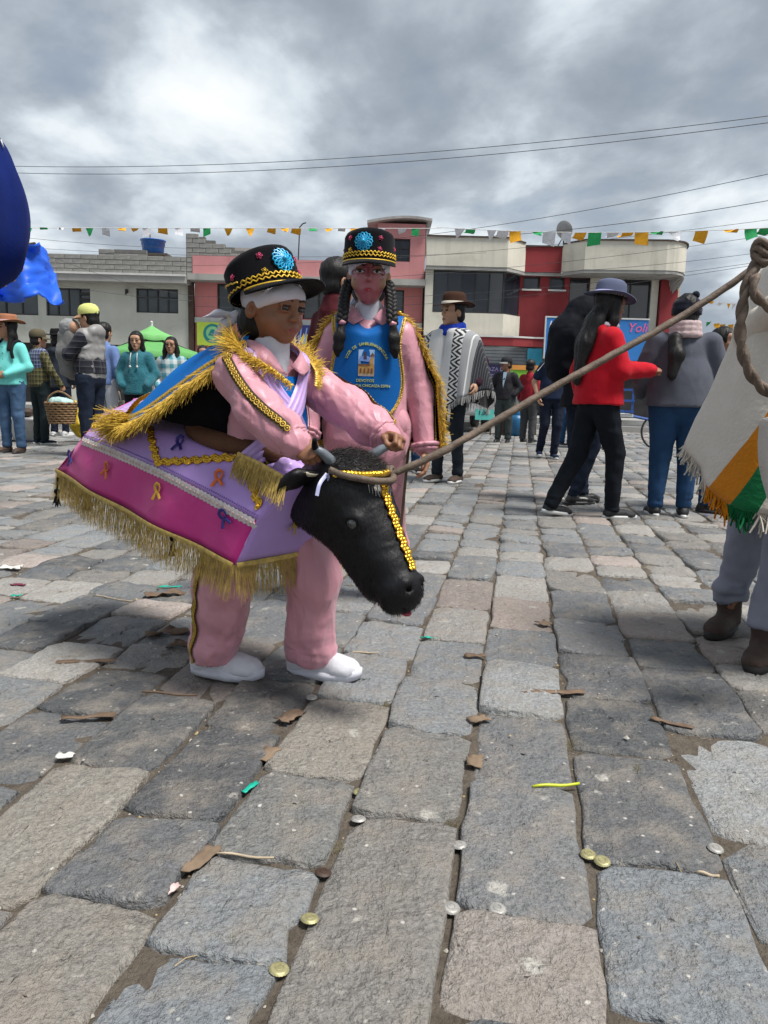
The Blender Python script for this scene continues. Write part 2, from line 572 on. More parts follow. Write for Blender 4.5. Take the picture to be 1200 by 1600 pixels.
# street and sidewalk along the buildings, beyond the crowd
obj('street', [(-60, 20.8, .0), (60, 20.8, .0), (60, 26.2, .0), (-60, 26.2, .0)], [(0, 1, 2, 3)], M_ASPHALT, smooth=False,
    label='asphalt street between plaza and buildings', cat='street', kind='structure')
G().box(-60, 60, 26.2, 30.4, -.05, .14).o('sidewalk', M_PAVE, label='pale concrete sidewalk along the buildings', cat='sidewalk', kind='structure')
G().box(-60, 60, 20.5, 20.8, -.05, .12).o('kerb', M_PAVE, label='concrete kerb at the plaza edge', cat='kerb', kind='structure')


# ------------------------------------------------------------------ the three buildings across the street
def facade(name, c, st=.55):
    """painted render with rain streaks, patches and fine relief"""
    m = mat(name, c, .87, .09, 1.2, .3, 45, .25)
    N = m.node_tree.nodes; L = m.node_tree.links
    b = N['Principled BSDF']
    src = b.inputs['Base Color'].links[0].from_socket
    tc = N.new('ShaderNodeTexCoord')
    f = None
    for sc_, det, lo, hi in (((2.6, 2.6, .16), 6, .52, .74), ((.7, .7, .9), 7, .55, .72)):
        mp = N.new('ShaderNodeMapping'); mp.inputs['Scale'].default_value = sc_; L.new(tc.outputs['Object'], mp.inputs[0])
        n = N.new('ShaderNodeTexNoise'); n.inputs['Scale'].default_value = 1.; n.inputs['Detail'].default_value = det; n.inputs['Roughness'].default_value = .7
        L.new(mp.outputs[0], n.inputs[0])
        r = N.new('ShaderNodeMapRange'); r.inputs[1].default_value = lo; r.inputs[2].default_value = hi; r.inputs[4].default_value = st
        L.new(n.outputs[0], r.inputs[0])
        mx = N.new('ShaderNodeMix'); mx.data_type = 'RGBA'; mx.blend_type = 'MULTIPLY'
        L.new(r.outputs[0], mx.inputs[0]); L.new(src, mx.inputs[6]); mx.inputs[7].default_value = (.62, .60, .57, 1)
        src = mx.outputs[2]
    L.new(src, b.inputs['Base Color'])
    return m


M_CREAM = facade('cream_render', (.64, .61, .52))
M_WHITE = facade('pale_render', (.55, .55, .485))
M_PINK = facade('pink_render', (.58, .255, .26), .45)
M_PINKD = facade('salmon_render', (.62, .23, .22), .45)
M_RED = facade('red_render', (.27, .042, .047), .5)
M_CONC = facade('raw_concrete', (.37, .365, .345), .7)
M_BLOCK = mat('concrete_block', (.27, .265, .25), .92, .28, 3.5, .6, 50, .2)
M_MORTAR = mat('mortar', (.17, .165, .155), .95, .2, 5, .4, 50, .2)
M_GLASS = mat('dark_window_glass', (.018, .022, .03), .07, .3, .7, 0, 1, .6)
M_GLASS2 = mat('grey_window_glass', (.05, .06, .065), .12, .4, .9, 0, 1, .6)
M_FRAME = mat('dark_window_frame', (.03, .03, .032), .5, .1, 3)
M_SILL = mat('white_sill', (.6, .6, .58), .7, .1, 3)
M_RUSTY = mat('brown_steel', (.07, .045, .033), .8, .3, 5, .2)
M_SHUT = mat('grey_shutter', (.2, .225, .24), .5, .1, 3)
M_DARKIN = mat('shop_interior', (.03, .028, .03), .9, .4, 2)
M_ROOFM = mat('corrugated_sheet', (.35, .33, .32), .6, .2, 4, .2)


def walls(parent, x0, x1, z0, z1, y, holes, depth=.22, m=None, name='wall', thick=.3):
    """front wall with real openings and their reveals; holes = (x0,x1,z0,z1)"""
    xs = sorted({x0, x1, *[h[0] for h in holes], *[h[1] for h in holes]})
    zs = sorted({z0, z1, *[h[2] for h in holes], *[h[3] for h in holes]})
    g = G()
    for i in range(len(xs) - 1):
        for k in range(len(zs) - 1):
            cx, cz = (xs[i] + xs[i + 1]) / 2, (zs[k] + zs[k + 1]) / 2
            if any(h[0] < cx < h[1] and h[2] < cz < h[3] for h in holes):
                continue
            g.add([(xs[i], y, zs[k]), (xs[i + 1], y, zs[k]), (xs[i + 1], y, zs[k + 1]), (xs[i], y, zs[k + 1])], [(0, 1, 2, 3)])
    for a, b, c, d in holes:
        q = y + depth
        V = [(a, y, c), (b, y, c), (b, y, d), (a, y, d), (a, q, c), (b, q, c), (b, q, d), (a, q, d)]
        g.add(V, [(0, 4, 5, 1), (1, 5, 6, 2), (2, 6, 7, 3), (3, 7, 4, 0)])
    return g.o(name, m, parent)


def window(parent, x0, x1, z0, z1, y, nx, zsplits=(), glass=None, frame=None, w=.05, name='window'):
    g = G()
    g.box(x0, x1, y - .03, y + .05, z0, z0 + w).box(x0, x1, y - .03, y + .05, z1 - w, z1)
    g.box(x0, x0 + w, y - .028, y + .05, z0 + w, z1 - w).box(x1 - w, x1, y - .028, y + .05, z0 + w, z1 - w)
    xs = [x0 + (x1 - x0) * i / nx for i in range(nx + 1)]
    for x in xs[1:-1]:
        g.box(x - w / 2, x + w / 2, y - .026, y + .05, z0 + w, z1 - w)
    for z in zsplits:
        g.box(x0 + w, x1 - w, y - .02, y + .045, z - w / 2, z + w / 2)
    f = g.o(name, frame or M_FRAME, parent)
    zz = [z0, *zsplits, z1]
    for i in range(nx):
        for k in range(len(zz) - 1):
            tl = random.uniform(-.012, .012)
            a, b, c, d = xs[i] + .01, xs[i + 1] - .01, zz[k] + .01, zz[k + 1] - .01
            obj('pane', [(a, y + .02 + tl, c), (b, y + .02 - tl, c), (b, y + .022 - tl, d), (a, y + .022 + tl, d)], [(0, 1, 2, 3)], glass or M_GLASS, f, False)
    return f


_blk = {}


def block(parent, x, y, z, w, h, d=.19, name='block'):
    key = (round(w, 3), round(h, 3), random.randrange(3))
    if key not in _blk:
        r = random.Random(hash(key) & 255)
        e = .012
        g = G()
        a, b = w / 2, h / 2
        j = lambda: r.uniform(-.006, .006)
        V = [(-a + j(), 0, -b + j()), (a + j(), 0, -b + j()), (a + j(), 0, b + j()), (-a + j(), 0, b + j()),
             (-a + e, -.018, -b + e), (a - e, -.018, -b + e), (a - e, -.018, b - e), (-a + e, -.018, b - e)]
        g.add(V, [(4, 5, 6, 7), (0, 1, 5, 4), (1, 2, 6, 5), (2, 3, 7, 6), (3, 0, 4, 7)])
        _blk[key] = mesh('block', g.V, g.F, M_BLOCK, False)
    o = bpy.data.objects.new(name, _blk[key])
    put(o, parent)
    o.location = (x, y, z)
    return o


def block_course(wallpart, x0, x1, z0, rows, y, bw=.62, bh=.176, top=None):
    for k in range(rows):
        x = x0 - (bw / 2 if k % 2 else 0)
        while x < x1 - .03:
            a, b = max(x, x0), min(x + bw, x1)
            zc = z0 + (k + .5) * bh
            if b - a > .08 and (top is None or zc + bh * .3 < top((a + b) / 2)):
                block(wallpart, (a + b) / 2, y, zc, b - a - .016, bh - .016)
            x += bw


# --- left: pale two-storey house with a bare block parapet
bl = thing('corner_house', 'pale two-storey house with bare concrete block parapet and blue roof tank', 'building', (-13, 30, 0))
H1 = [(-15.9, -13.35, 3.42, 4.46), (-13.05, -11.36, 3.42, 4.46), (-9.62, -8.02, 3.62, 4.52), (-14.5, -12.2, .14, 2.4), (-11.5, -9.8, .14, 2.4)]
walls(bl, -24, -7.62, .1, 4.66, 30, H1, m=M_WHITE)
G().box(-24, -7.62, 30.36, 40, .1, 4.66).o('rear_wall', M_WHITE, bl)
window(bl, -15.9, -13.35, 3.42, 4.46, 30.12, 4, (), M_GLASS2)
f = window(bl, -13.05, -11.36, 3.42, 4.46, 30.12, 4, (), M_GLASS2)
for k in range(4):
    G().box(-11.78, -11.42, 30.06, 30.088, 3.56 + k * .22, 3.66 + k * .22).o('louvre', M_FRAME, f)
window(bl, -9.62, -8.02, 3.62, 4.52, 30.12, 4, (4.2,), M_GLASS2)
for (a, b, c, d) in H1[3:]:
    G().box(a, b, 30.2, 30.24, c, d).o('shop_door', M_DARKIN, bl)
G().box(-24, -7.52, 29.35, 30.5, 4.66, 4.95).o('roof_slab', M_CONC, bl)
G().box(-24, -7.55, 29.30, 29.36, 4.90, 4.97).o('slab_edge', M_SILL, bl)
pw = G().box(-24, -7.62, 29.70, 29.9, 4.95, 5.655).o('parapet', M_MORTAR, bl)
block_course(pw, -16.2, -7.62, 4.953, 4, 29.70)
pw = G().box(-11.35, -9.5, 31.0, 31.18, 5.4, 6.08).o('roof_wall', M_MORTAR, bl)
block_course(pw, -11.35, -9.5, 5.56, 3, 31.0, top=lambda x: 6.1 if x < -10.8 else 5.9)
g = G()
for i in range(7):
    x = -7.62 + i * .36
    g.box(x, x + .36, 29.72, 29.9, 4.951, 6.5 - i * .115)
pw = g.o('gable_wall', M_MORTAR, bl)
block_course(pw, -7.62, -5.1, 4.953, 9, 29.72, .48, .172, top=lambda x: 6.56 - (x + 7.62) / .36 * .115)
g = G().box(-7.62, -7.42, 29.9, 30.1, .1, 4.66)
g.o('downpipe', M_RUSTY, bl)
# blue water tank on its timber platform
tk = G().box(-10.4, -8.75, 31.2, 32.4, 5.93, 6.02).box(-9.9, -9.3, 31.3, 32.2, 5.4, 5.93)
tk.box(-10.2, -10.12, 31.25, 31.33, 5.3, 5.93).box(-8.95, -8.87, 31.25, 31.33, 5.3, 5.93)
pf = tk.o('platform', mat('weathered_timber', (.09, .075, .06), .9, .3, 6, .3), bl)
TB = mat('blue_plastic', (.03, .13, .42), .45, .12, 3)
prof = [(.0, 0), (.36, 0), (.40, .12), (.415, .14), (.43, .34), (.455, .36), (.465, .52), (.50, .53), (.50, .57), (.45, .57), (.43, .4), (0, .4)]
tank = G().lathe(prof, 28, (-9.45, 31.75, 6.02)).o('water_tank', TB, bl, True)
G().tube([(-9.55, 31.7, 6.5), (-9.55, 31.7, 7.0)], .02, 6).o('tank_pipe', M_RUSTY, bl)
G().tube([(-13.6, 30.4, 5.6), (-13.6, 30.4, 6.1)], .02, 6).o('rebar', M_RUSTY, bl)
G().tube([(-8.75, 31.3, 5.6), (-8.72, 31.3, 5.8), (-8.55, 31.3, 5.85), (-8.5, 31.3, 5.6)], .03, 6).o('bent_pipe', M_RUSTY, bl)
G().box(-9.98, -9.90, 29.86, 29.98, 4.32, 4.46).box(-9.97, -9.92, 29.8, 29.86, 4.25, 4.36).o('wall_lamp', M_FRAME, bl)

# --- middle: pink house, its right part a storey higher
bp_ = thing('pink_house', 'pink house with concrete ledge and a taller part with a window', 'building', (-3, 30, 0))
HP = [(-6.55, -3.6, 3.55, 4.78), (-3.3, -.9, 3.55, 4.78), (-.2, .55, 3.55, 4.72), (-6.9, -3.2, .14, 2.5), (-2.6, .2, .14, 2.5)]
walls(bp_, -7.40, 1.25, .1, 4.80, 30.05, HP, m=M_PINKD)
G().box(-7.40, 1.25, 30.36, 40, .1, 4.80).o('rear_wall', M_PINK, bp_)
for (a, b, c, d), n in zip(HP[:3], (5, 4, 2)):
    window(bp_, a, b, c, d, 30.18, n, (), M_GLASS2)
for (a, b, c, d) in HP[3:]:
    G().box(a, b, 30.26, 30.3, c, d).o('shop_door', M_DARKIN, bp_)
G().box(-7.40, 1.25, 29.98, 30.049, 3.30, 3.5).o('pale_band', M_SILL, bp_)
G().box(-7.5, 1.30, 29.35, 30.5, 4.80, 5.02).o('ledge', M_CONC, bp_)
G().box(-5.1, -.52, 29.75, 30.0, 5.02, 5.66).box(-7.38, -5.1, 29.68, 29.718, 5.02, 5.72).o('parapet', M_PINK, bp_)
G().box(-6.2, -4.6, 31.5, 32.5, 5.5, 6.35).o('roof_room', M_CONC, bp_)
walls(bp_, -.52, 1.28, 5.02, 7.08, 29.9, [(.0, .72, 5.72, 6.55)], m=M_PINK, name='upper_wall')
G().box(-.52, 1.28, 30.2, 36, 5.02, 7.05).o('upper_rear_wall', M_PINK, bp_)
window(bp_, .0, .72, 5.72, 6.55, 30.05, 2, (6.22,), M_GLASS)
g = G()
for i in range(8):                                          # shallow curved sheet roof
    a, b = -.9 + i * .30, -.9 + (i + 1) * .30
    za, zb = 7.02 + .20 * math.sin(PI * (i) / 10), 7.02 + .20 * math.sin(PI * (i + 1) / 10)
    g.add([(a, 29.6, za), (b, 29.6, zb), (b, 36, zb), (a, 36, za), (a, 29.6, za + .09), (b, 29.6, zb + .09), (b, 36, zb + .09), (a, 36, za + .09)],
          [(0, 1, 5, 4), (3, 2, 1, 0), (4, 5, 6, 7)])
g.o('curved_roof', M_ROOFM, bp_)
g = G()
for i in range(9):
    g.box(1.30, 1.36, 29.9 + i * .5, 30.34 + i * .5, 6.1, 7.2 - .04 * i)
g.o('side_cladding', M_ROOFM, bp_)
G().tube([(-3.55, 30.6, 5.6), (-3.5, 30.6, 7.0), (-3.38, 30.55, 7.12), (-3.25, 30.5, 7.15)], .025, 6).o('lamp_pole', M_FRAME, bp_)
# advert boards on the pink house
sg = thing('advert_board', 'lime green advert board with round teal emblem on the pink house', 'sign', (-6.9, 29.9, 2.6))
G().box(-7.28, -6.2, 29.82, 29.9, 2.45, 3.32).o('board', mat('lime_board', (.42, .56, .06), .5, .08, 3), sg)
TEAL = mat('teal_print', (.01, .20, .20), .5, .1, 3)
def disc(g, cx, y, cz, r, n=24, mi=0):
    g.add([(cx + r * math.cos(2 * PI * k / n), y, cz + r * math.sin(2 * PI * k / n)) for k in range(n)], [tuple(range(n))], mi)
    return g
disc(G(), -6.68, 29.815, 2.9, .36).o('emblem', TEAL, sg)
e = disc(G(), -6.68, 29.811, 2.92, .25).o('emblem_field', mat('pale_green_print', (.22, .5, .22), .5, .1, 3), sg)
G().add([(-6.85, 29.807, 2.82), (-6.5, 29.807, 2.82), (-6.62, 29.807, 3.05), (-6.74, 29.807, 3.05)], [(0, 1, 2, 3)]).o('emblem_figure', TEAL, sg)
sg = thing('poster_board', 'dark blue poster with yellow shapes on the pink house', 'sign', (-3.4, 29.9, 2.6))
G().box(-4.05, -2.85, 29.82, 29.9, 2.42, 3.3).o('board', mat('navy_poster', (.03, .04, .17), .5, .2, 3), sg)
disc(G(), -3.12, 29.815, 2.75, .22, 9).o('yellow_shape', mat('yellow_print', (.6, .5, .06), .5, .1, 3), sg)
g = G()
for a in (-.5, -.2, .15, .5):
    g.add([(-3.5 + a * .5, 29.812, 2.6), (-3.42 + a * .5, 29.812, 2.6), (-3.38 + a * .6, 29.812, 3.2), (-3.42 + a * .6, 29.812, 3.2)], [(0, 1, 2, 3)])
g.o('pale_figure', mat('pale_blue_print', (.25, .35, .65), .5, .1, 3), sg)
G().box(-4.1, -2.8, 29.80, 29.92, 2.3, 2.42).o('board_foot', M_PINKD, sg)

# --- right: cream and red building with two bays, the right one curved
br = thing('cream_red_building', 'cream and red two-storey building with curved corner bay', 'building', (6, 30, 0))


def band(parent, plan, z0, z1, m, name, closed_y=None):
    """wall that follows a plan line (front edge, left to right), 0.25 m thick"""
    P = np.array(plan, float)
    T = np.gradient(P, axis=0); T /= np.linalg.norm(T, axis=1)[:, None]
    Nn = np.stack([-T[:, 1], T[:, 0]], 1)
    Q = P + Nn * .25
    n = len(P)
    V = [(x, y, z0) for x, y in P] + [(x, y, z1) for x, y in P] + [(x, y, z0) for x, y in Q] + [(x, y, z1) for x, y in Q]
    Fc = []
    for i in range(n - 1):
        Fc += [(i, i + 1, n + i + 1, n + i), (n + i, n + i + 1, 3 * n + i + 1, 3 * n + i), (2 * n + i, 3 * n + i, 3 * n + i + 1, 2 * n + i + 1), (i, 2 * n + i, 2 * n + i + 1, i + 1)]
    Fc += [(0, n, 3 * n, 2 * n), (n - 1, 3 * n - 1, 4 * n - 1, 2 * n - 1)]
    return G().add(V, Fc).o(name, m, parent)


curve = [(10.05 + 1.22 * math.sin(t) ** .9, 28.95 + 2.3 * (1 - math.cos(t))) for t in np.linspace(0.02, PI / 2, 12)]
plan1 = [(1.31, 29.2), (4.28, 29.2), (5.08, 30.1)]
plan2 = [(6.46, 30.1), (7.1, 29.2), (10.0, 28.93)] + curve + [(11.27, 34), (11.27, 40)]
band(br, plan1, 5.50, 6.52, M_CREAM, 'parapet')
band(br, plan2, 5.50, 6.52, M_CREAM, 'curved_parapet')
G().box(5.08, 6.46, 30.1, 30.35, 5.50, 6.42).o('red_panel', M_RED, br)
tr = M_RUSTY
band(br, [(x, y - .05) for x, y in plan1], 6.52, 6.57, tr, 'coping')
band(br, [(x + (.05 if x > 10.5 else 0), y - .05) for x, y in plan2], 6.52, 6.57, tr, 'coping')
G().box(5.08, 6.46, 30.05, 30.4, 6.42, 6.47).o('coping', tr, br)
soff = plan1 + plan2
G().prism([(x, y + .02) for x, y in plan1] + [(6.46, 30.14)] + [(x - (.02 if x > 10.5 else 0), y + .02) for x, y in plan2[1:]] + [(1.33, 40)], 5.38, 5.49).o('roof_slab', M_CONC, br)
# bay 1: glass strip over a cream apron
p1 = [(1.62, 29.45), (4.22, 29.45), (4.92, 30.2)]
band(br, [(1.31, 29.4), (4.25, 29.4), (5.0, 30.2)], 3.02, 3.86, M_CREAM, 'apron')
G().box(1.31, 1.60, 29.4, 29.7, 3.86, 5.38).o('pier', M_CREAM, br)
wn = G().box(1.6, 4.22, 29.43, 29.53, 3.86, 3.92).box(1.6, 4.22, 29.43, 29.53, 5.32, 5.38)
for i in range(6):
    x = 1.62 + i * .52
    wn.box(x - .02, x + .02, 29.44, 29.52, 3.92, 5.32)
wn = wn.o('bay_window', M_FRAME, br)
for i in range(5):
    x = 1.64 + i * .52
    t = random.uniform(-.02, .02)
    obj('pane', [(x, 29.48 + t, 3.92), (x + .48, 29.48 - t, 3.92), (x + .48, 29.485 - t, 5.32), (x, 29.485 + t, 5.32)], [(0, 1, 2, 3)], M_GLASS, wn, False)
obj('pane', [(4.24, 29.47, 3.9), (4.9, 30.2, 3.9), (4.9, 30.2, 5.36), (4.24, 29.47, 5.36)], [(0, 1, 2, 3)], M_GLASS, wn, False)
# recess between the bays
HR = [(5.08, 5.72, 4.90, 5.36), (6.08, 6.66, 4.90, 5.36), (6.85, 7.62, 3.4, 5.36), (8.45, 9.98, 3.3, 5.36)]
walls(br, 4.95, 8.0, 3.02, 5.38, 30.3, HR[:3], m=M_RED, name='red_wall')
walls(br, 8.0, 10.25, 3.02, 5.38, 30.3, HR[3:], m=M_CREAM, name='wall')
G().box(1.31, 11.2, 30.62, 40, .1, 5.38).o('rear_wall', M_CREAM, br)
G().box(7.62, 8.0, 30.20, 30.299, 3.02, 5.38).o('pier', M_CREAM, br)
G().box(10.3, 10.95, 30.15, 30.6, 3.02, 5.38).o('red_pier', M_RED, br)
for a, b, c, d in HR[:2]:
    window(br, a, b, c, d, 30.42, 1, ())
    G().box(a - .05, b + .05, 30.22, 30.3, c - .06, c).o('sill', M_SILL, br)
window(br, *HR[2], 30.42, 1, ())
window(br, *HR[3], 30.42, 2, ())
G().add([(7.02 + .16 * math.cos(t), 30.36, 4.3 + .18 * math.sin(t)) for t in np.linspace(0, PI, 9)] + [(6.86, 30.36, 3.3), (7.18, 30.36, 3.3)], [tuple(range(11))]).o('arch_reflection', mat('painted_reflection', (.45, .52, .55), .3, .1, 3), br)  # pale arch shape painted as a reflection in the dark door glass
# sloping underside of the curved bay
g = G()
inner = [(8.0, 30.28), (8.2, 30.28), (10.4, 30.28)] + [(10.4 + .35 * k / 12, 30.28 + .5 * k / 12) for k in range(1, 13)] + [(10.8, 34)]
outer = plan2[:-1]
n = len(outer)
V = [(x, y + .03, 5.37) for x, y in outer] + [(outer[i][0] * .25 + min(outer[i][0], 10.5) * .75, 30.28 if outer[i][1] < 30.3 else outer[i][1], 5.36 - (.0 if outer[i][0] < 10.6 else 1.2 * (outer[i][0] - 10.6) / .67)) for i in range(n)]
g.add(V, [(i, n + i, n + i + 1, i + 1) for i in range(n - 1)]).o('soffit', M_CONC, br)
g = G()
band(br, [(1.31, 29.0), (4.6, 29.0), (5.4, 29.3), (12.0, 29.3)], 2.68, 3.02, M_RED, 'red_band')
band(br, [(1.31, 28.97), (4.6, 28.97), (5.4, 29.27), (12.0, 29.27)], 2.98, 3.04, M_SILL, 'band_edge')
HS = [(1.7, 4.9, .14, 1.95), (5.3, 8.2, .14, 2.0), (8.6, 11, .14, 2.0)]
walls(br, 1.31, 11.25, .1, 2.68, 29.5, HS, m=M_SHUT, name='shop_wall')
for a, b, c, d in HS:
    G().box(a, b, 29.68, 29.72, c, d).o('shop_front', M_DARKIN, br)
g = G()
for k in range(5):
    g.box(1.5, 5.6, 29.44, 29.49, 2.05 + k * .12, 2.15 + k * .12)
g.o('roller_shutter', M_SHUT, br)
# dish on the roof
ds = G().lathe([(0, 0), (.12, .012), (.24, .05), (.34, .11), (.345, .115), (.24, .06), (.12, .02), (0, .01)], 20)
V = np.array(ds.V) @ np.array(Matrix.Rotation(-1.1, 3, 'X') @ Matrix.Rotation(.7, 3, 'Y')).T + np.array([6.45, 30.2, 7.05])
dish = thing('satellite_dish', 'grey satellite dish on the roof between the two bays', 'dish', (6.5, 30.4, 6.47))
obj('reflector', V, ds.F, mat('dish_grey', (.3, .3, .3), .5, .1, 3), dish)
G().tube([(6.55, 30.35, 6.47), (6.5, 30.3, 6.85), (6.45, 30.25, 7.05)], .03, 6).tube([(6.3, 30.3, 6.47), (6.5, 30.3, 6.85)], .02, 6).tube([(6.75, 30.3, 6.47), (6.5, 30.3, 6.85)], .02, 6).o('mast', M_FRAME, dish)


# ------------------------------------------------------------------ lettering
def text(name, s, size, m, parent, loc, rot=(PI / 2, 0, 0), shear=0., ext=.004, align='LEFT', bold=.0):
    cu = bpy.data.curves.new(name, 'FONT')
    cu.body = s; cu.size = size; cu.shear = shear; cu.extrude = ext; cu.align_x = align; cu.offset = bold
    cu.resolution_u = 3
    tmp = bpy.data.objects.new('t', cu)
    C.objects.link(tmp)
    bpy.context.view_layer.update()
    me = bpy.data.meshes.new_from_object(tmp.evaluated_get(bpy.context.evaluated_depsgraph_get()))
    bpy.data.objects.remove(tmp, do_unlink=True)
    R = Euler(rot).to_matrix()
    for v in me.vertices:
        v.co = R @ v.co + Vector(loc)
    me.materials.clear(); me.materials.append(m)
    return put(bpy.data.objects.new(name, me), parent)


sg = thing('shop_sign', 'blue shop sign with white and pink script lettering below the curved bay', 'sign', (7.6, 28.9, 2.2))
G().box(5.75, 9.5, 28.86, 28.95, 2.25, 3.72).o('board', mat('blue_board', (.03, .18, .50), .4, .15, 1.2), sg)
G().box(5.72, 9.53, 28.84, 28.96, 3.72, 3.77).box(5.72, 5.76, 28.84, 28.96, 2.25, 3.72).o('board_frame', M_SILL, sg)
WPR = mat('white_print', (.75, .75, .75), .5, .05, 3)
PPR = mat('pink_print', (.75, .12, .30), .5, .05, 3)
text('lettering', 'La Que', .36, WPR, sg, (5.84, 28.855, 3.36), shear=.25)
text('lettering', 'Yoli', .46, PPR, sg, (8.72, 28.85, 3.28), shear=.25)
G().add([(6.35 + .34 * math.cos(t), 28.853, 2.75 + .42 * math.sin(t)) for t in np.linspace(0, 2 * PI, 20)[:-1]], [tuple(range(19))]).o('white_emblem', WPR, sg)
G().add([(6.22, 28.849, 2.5), (6.5, 28.849, 2.55), (6.55, 28.849, 2.95), (6.4, 28.849, 3.05), (6.25, 28.849, 2.8)], [(0, 1, 2, 3, 4)]).o('pink_emblem', PPR, sg)
sg = thing('shop_banner', 'dark purple shop banner with pale lettering under the grey shutter', 'sign', (3.6, 29.3, 1.5))
G().box(2.9, 4.95, 29.28, 29.33, 1.2, 2.0).o('board', mat('purple_banner', (.035, .028, .09), .5, .2, 2), sg)
text('lettering', 'PLAZA DE', .2, mat('lilac_print', (.3, .28, .45), .5, .05, 3), sg, (3.55, 29.274, 1.76))
text('lettering', 'TOROS', .2, _M['lilac_print'], sg, (3.85, 29.274, 1.5))
sg = thing('teal_sign', 'small teal sign beside the grey shutter', 'sign', (5.4, 29.3, 1.8))
G().box(5.2, 5.75, 29.26, 29.31, 1.95, 2.62).o('board', mat('teal_board', (.02, .22, .33), .5, .1, 2), sg)
text('lettering', 'i', .3, WPR, sg, (5.32, 29.255, 2.05))


# ------------------------------------------------------------------ bunting and wires
def bunting(name, label, A, B, sag, n, cols, size, seed, group, gap=1.):
    r = random.Random(seed)
    A, B = np.array(A, float), np.array(B, float)
    t = thing(name, label, 'bunting', tuple(A), group=group)
    line = [A + (B - A) * k / 40 - np.array([0, 0, sag * 4 * (k / 40) * (1 - k / 40)]) for k in range(41)]
    G().tube(line, .008, 5).o('string', M_SILL, t)
    d = (B - A) / np.linalg.norm(B - A)
    k = 0
    x = 0.01
    while x < .99:
        x += (size * .95) / np.linalg.norm(B - A) * r.choice([1.08, 1.2, 1.5, 2.0]) * gap
        if x > .985: break
        c = A + (B - A) * x - np.array([0, 0, sag * 4 * x * (1 - x)])
        s = size * r.uniform(.8, 1.05)
        flut = r.choice([.1, .35, .7, 1.1, 1.45]) * r.choice([-1, 1])
        tri_ = r.random() < .25
        sl = r.uniform(-.5, .5)
        V = []
        for i in range(5):
            for j in range(4):
                u_, v_ = (i / 4 - .5) * s, j / 3 * s * .95 * (1 - (sl * (i / 4 - .5)))
                if tri_: u_ *= 1 - .8 * j / 3
                a = flut * (j / 3) ** .7
                bx_ = .05 * s * math.sin(i * 1.3 + j)
                p = c + d * (u_ + .25 * s * math.sin(a) * j / 3) + np.array([0, -math.sin(a) * v_ * .9 + bx_, -math.cos(a) * v_])
                V.append(p)
        Fc = [(i * 4 + j, i * 4 + j + 1, (i + 1) * 4 + j + 1, (i + 1) * 4 + j) for i in range(4) for j in range(3)]
        obj('flag', V, Fc, cols[(r.choice([0, 0, 1, 2]) if r.random() < .5 else k) % len(cols)], t)
        k += 1
    return t


FY = mat('yellow_flag', (.72, .34, .01), .7, .2, 25, .2, 30)
FG = mat('green_flag', (.02, .34, .10), .7, .2, 25, .2, 30)
FW = mat('white_flag', (.62, .62, .66), .7, .2, 25, .2, 30)
BY = 22.
bunting('bunting', 'string of yellow, white and green flags over the pale and pink houses', at(-20, 356, BY), at(690, 357, BY), .0, 40, (FY, FW, FG), .25, 4, 'bunting strings across the plaza', 1.25)
bunting('bunting', 'string of yellow, green and white flags in front of the cream and red building', at(682, 355, BY - 1), at(1270, 352, BY - 5), .14, 30, (FY, FG, FW, FY), .30, 9, 'bunting strings across the plaza')
bunting('bunting', 'short distant flag string low in the sky beside the white poncho', at(1095, 465, 34), at(1230, 460, 30), .3, 30, (FY, FG, FW), .24, 5, 'bunting strings across the plaza')
bunting('bunting', 'lowest distant flag string beside the white poncho', at(1098, 500, 44), at(1230, 480, 40), .5, 30, (FY, FG), .34, 6, 'bunting strings across the plaza')
M_WIRE = mat('black_cable', (.06, .06, .065), .6, .1, 3)


def wire(label, a, b, sag, r=.014):
    A, B = np.array(a), np.array(b)
    pts = [A + (B - A) * k / 30 - np.array([0, 0, sag * 4 * (k / 30) * (1 - k / 30)]) for k in range(31)]
    V, Fc = tube_vf(pts, r, 5)
    return obj('overhead_wire', V, Fc, M_WIRE, None, label=label, cat='wire', group='overhead wires')


wire('upper of the paired wires high across the sky', at(-40, 258, 20), at(1300, 168, 14), .35, .0065)
wire('lower of the paired wires high across the sky', at(-40, 268, 20), at(1300, 178, 14), .38, .0065)
wire('thin wire rising from the pink house roof to the right', at(560, 378, 27), at(1300, 250, 16), .2, .007)
wire('wire rising across the curved bay parapet to the right', at(660, 372, 28), at(1300, 295, 17), .25, .008)
for k, (a, b, s) in enumerate([((300, 415), (1300, 330), .3), ((300, 440), (1300, 352), .4), ((660, 425), (1300, 378), .3), ((300, 462), (1300, 392), .5), ((300, 478), (1250, 402), .5)]):
    wire(['highest', 'second highest', 'middle', 'second lowest', 'lowest'][k] + ' of five thin wires crossing the pink and cream houses', at(*a, 28), at(*b, 20), s, .0055)
for k, (a, b, s) in enumerate([((-40, 362), (300, 388), .1), ((60, 388), (760, 395), .2), ((60, 392), (300, 462), .2), ((-40, 415), (300, 470), .2)]):
    wire(['thin wire above the pale house parapet', 'long wire passing in front of the blue roof tank', 'wire sloping down the pale house towards the brown downpipe', 'lowest wire across the pale house front'][k], at(*a, 27), at(*b, 28), s, .006)


# ------------------------------------------------------------------ smooth solids: distance fields meshed by surface nets
def A3(p):
    return np.asarray(p, np.float32)


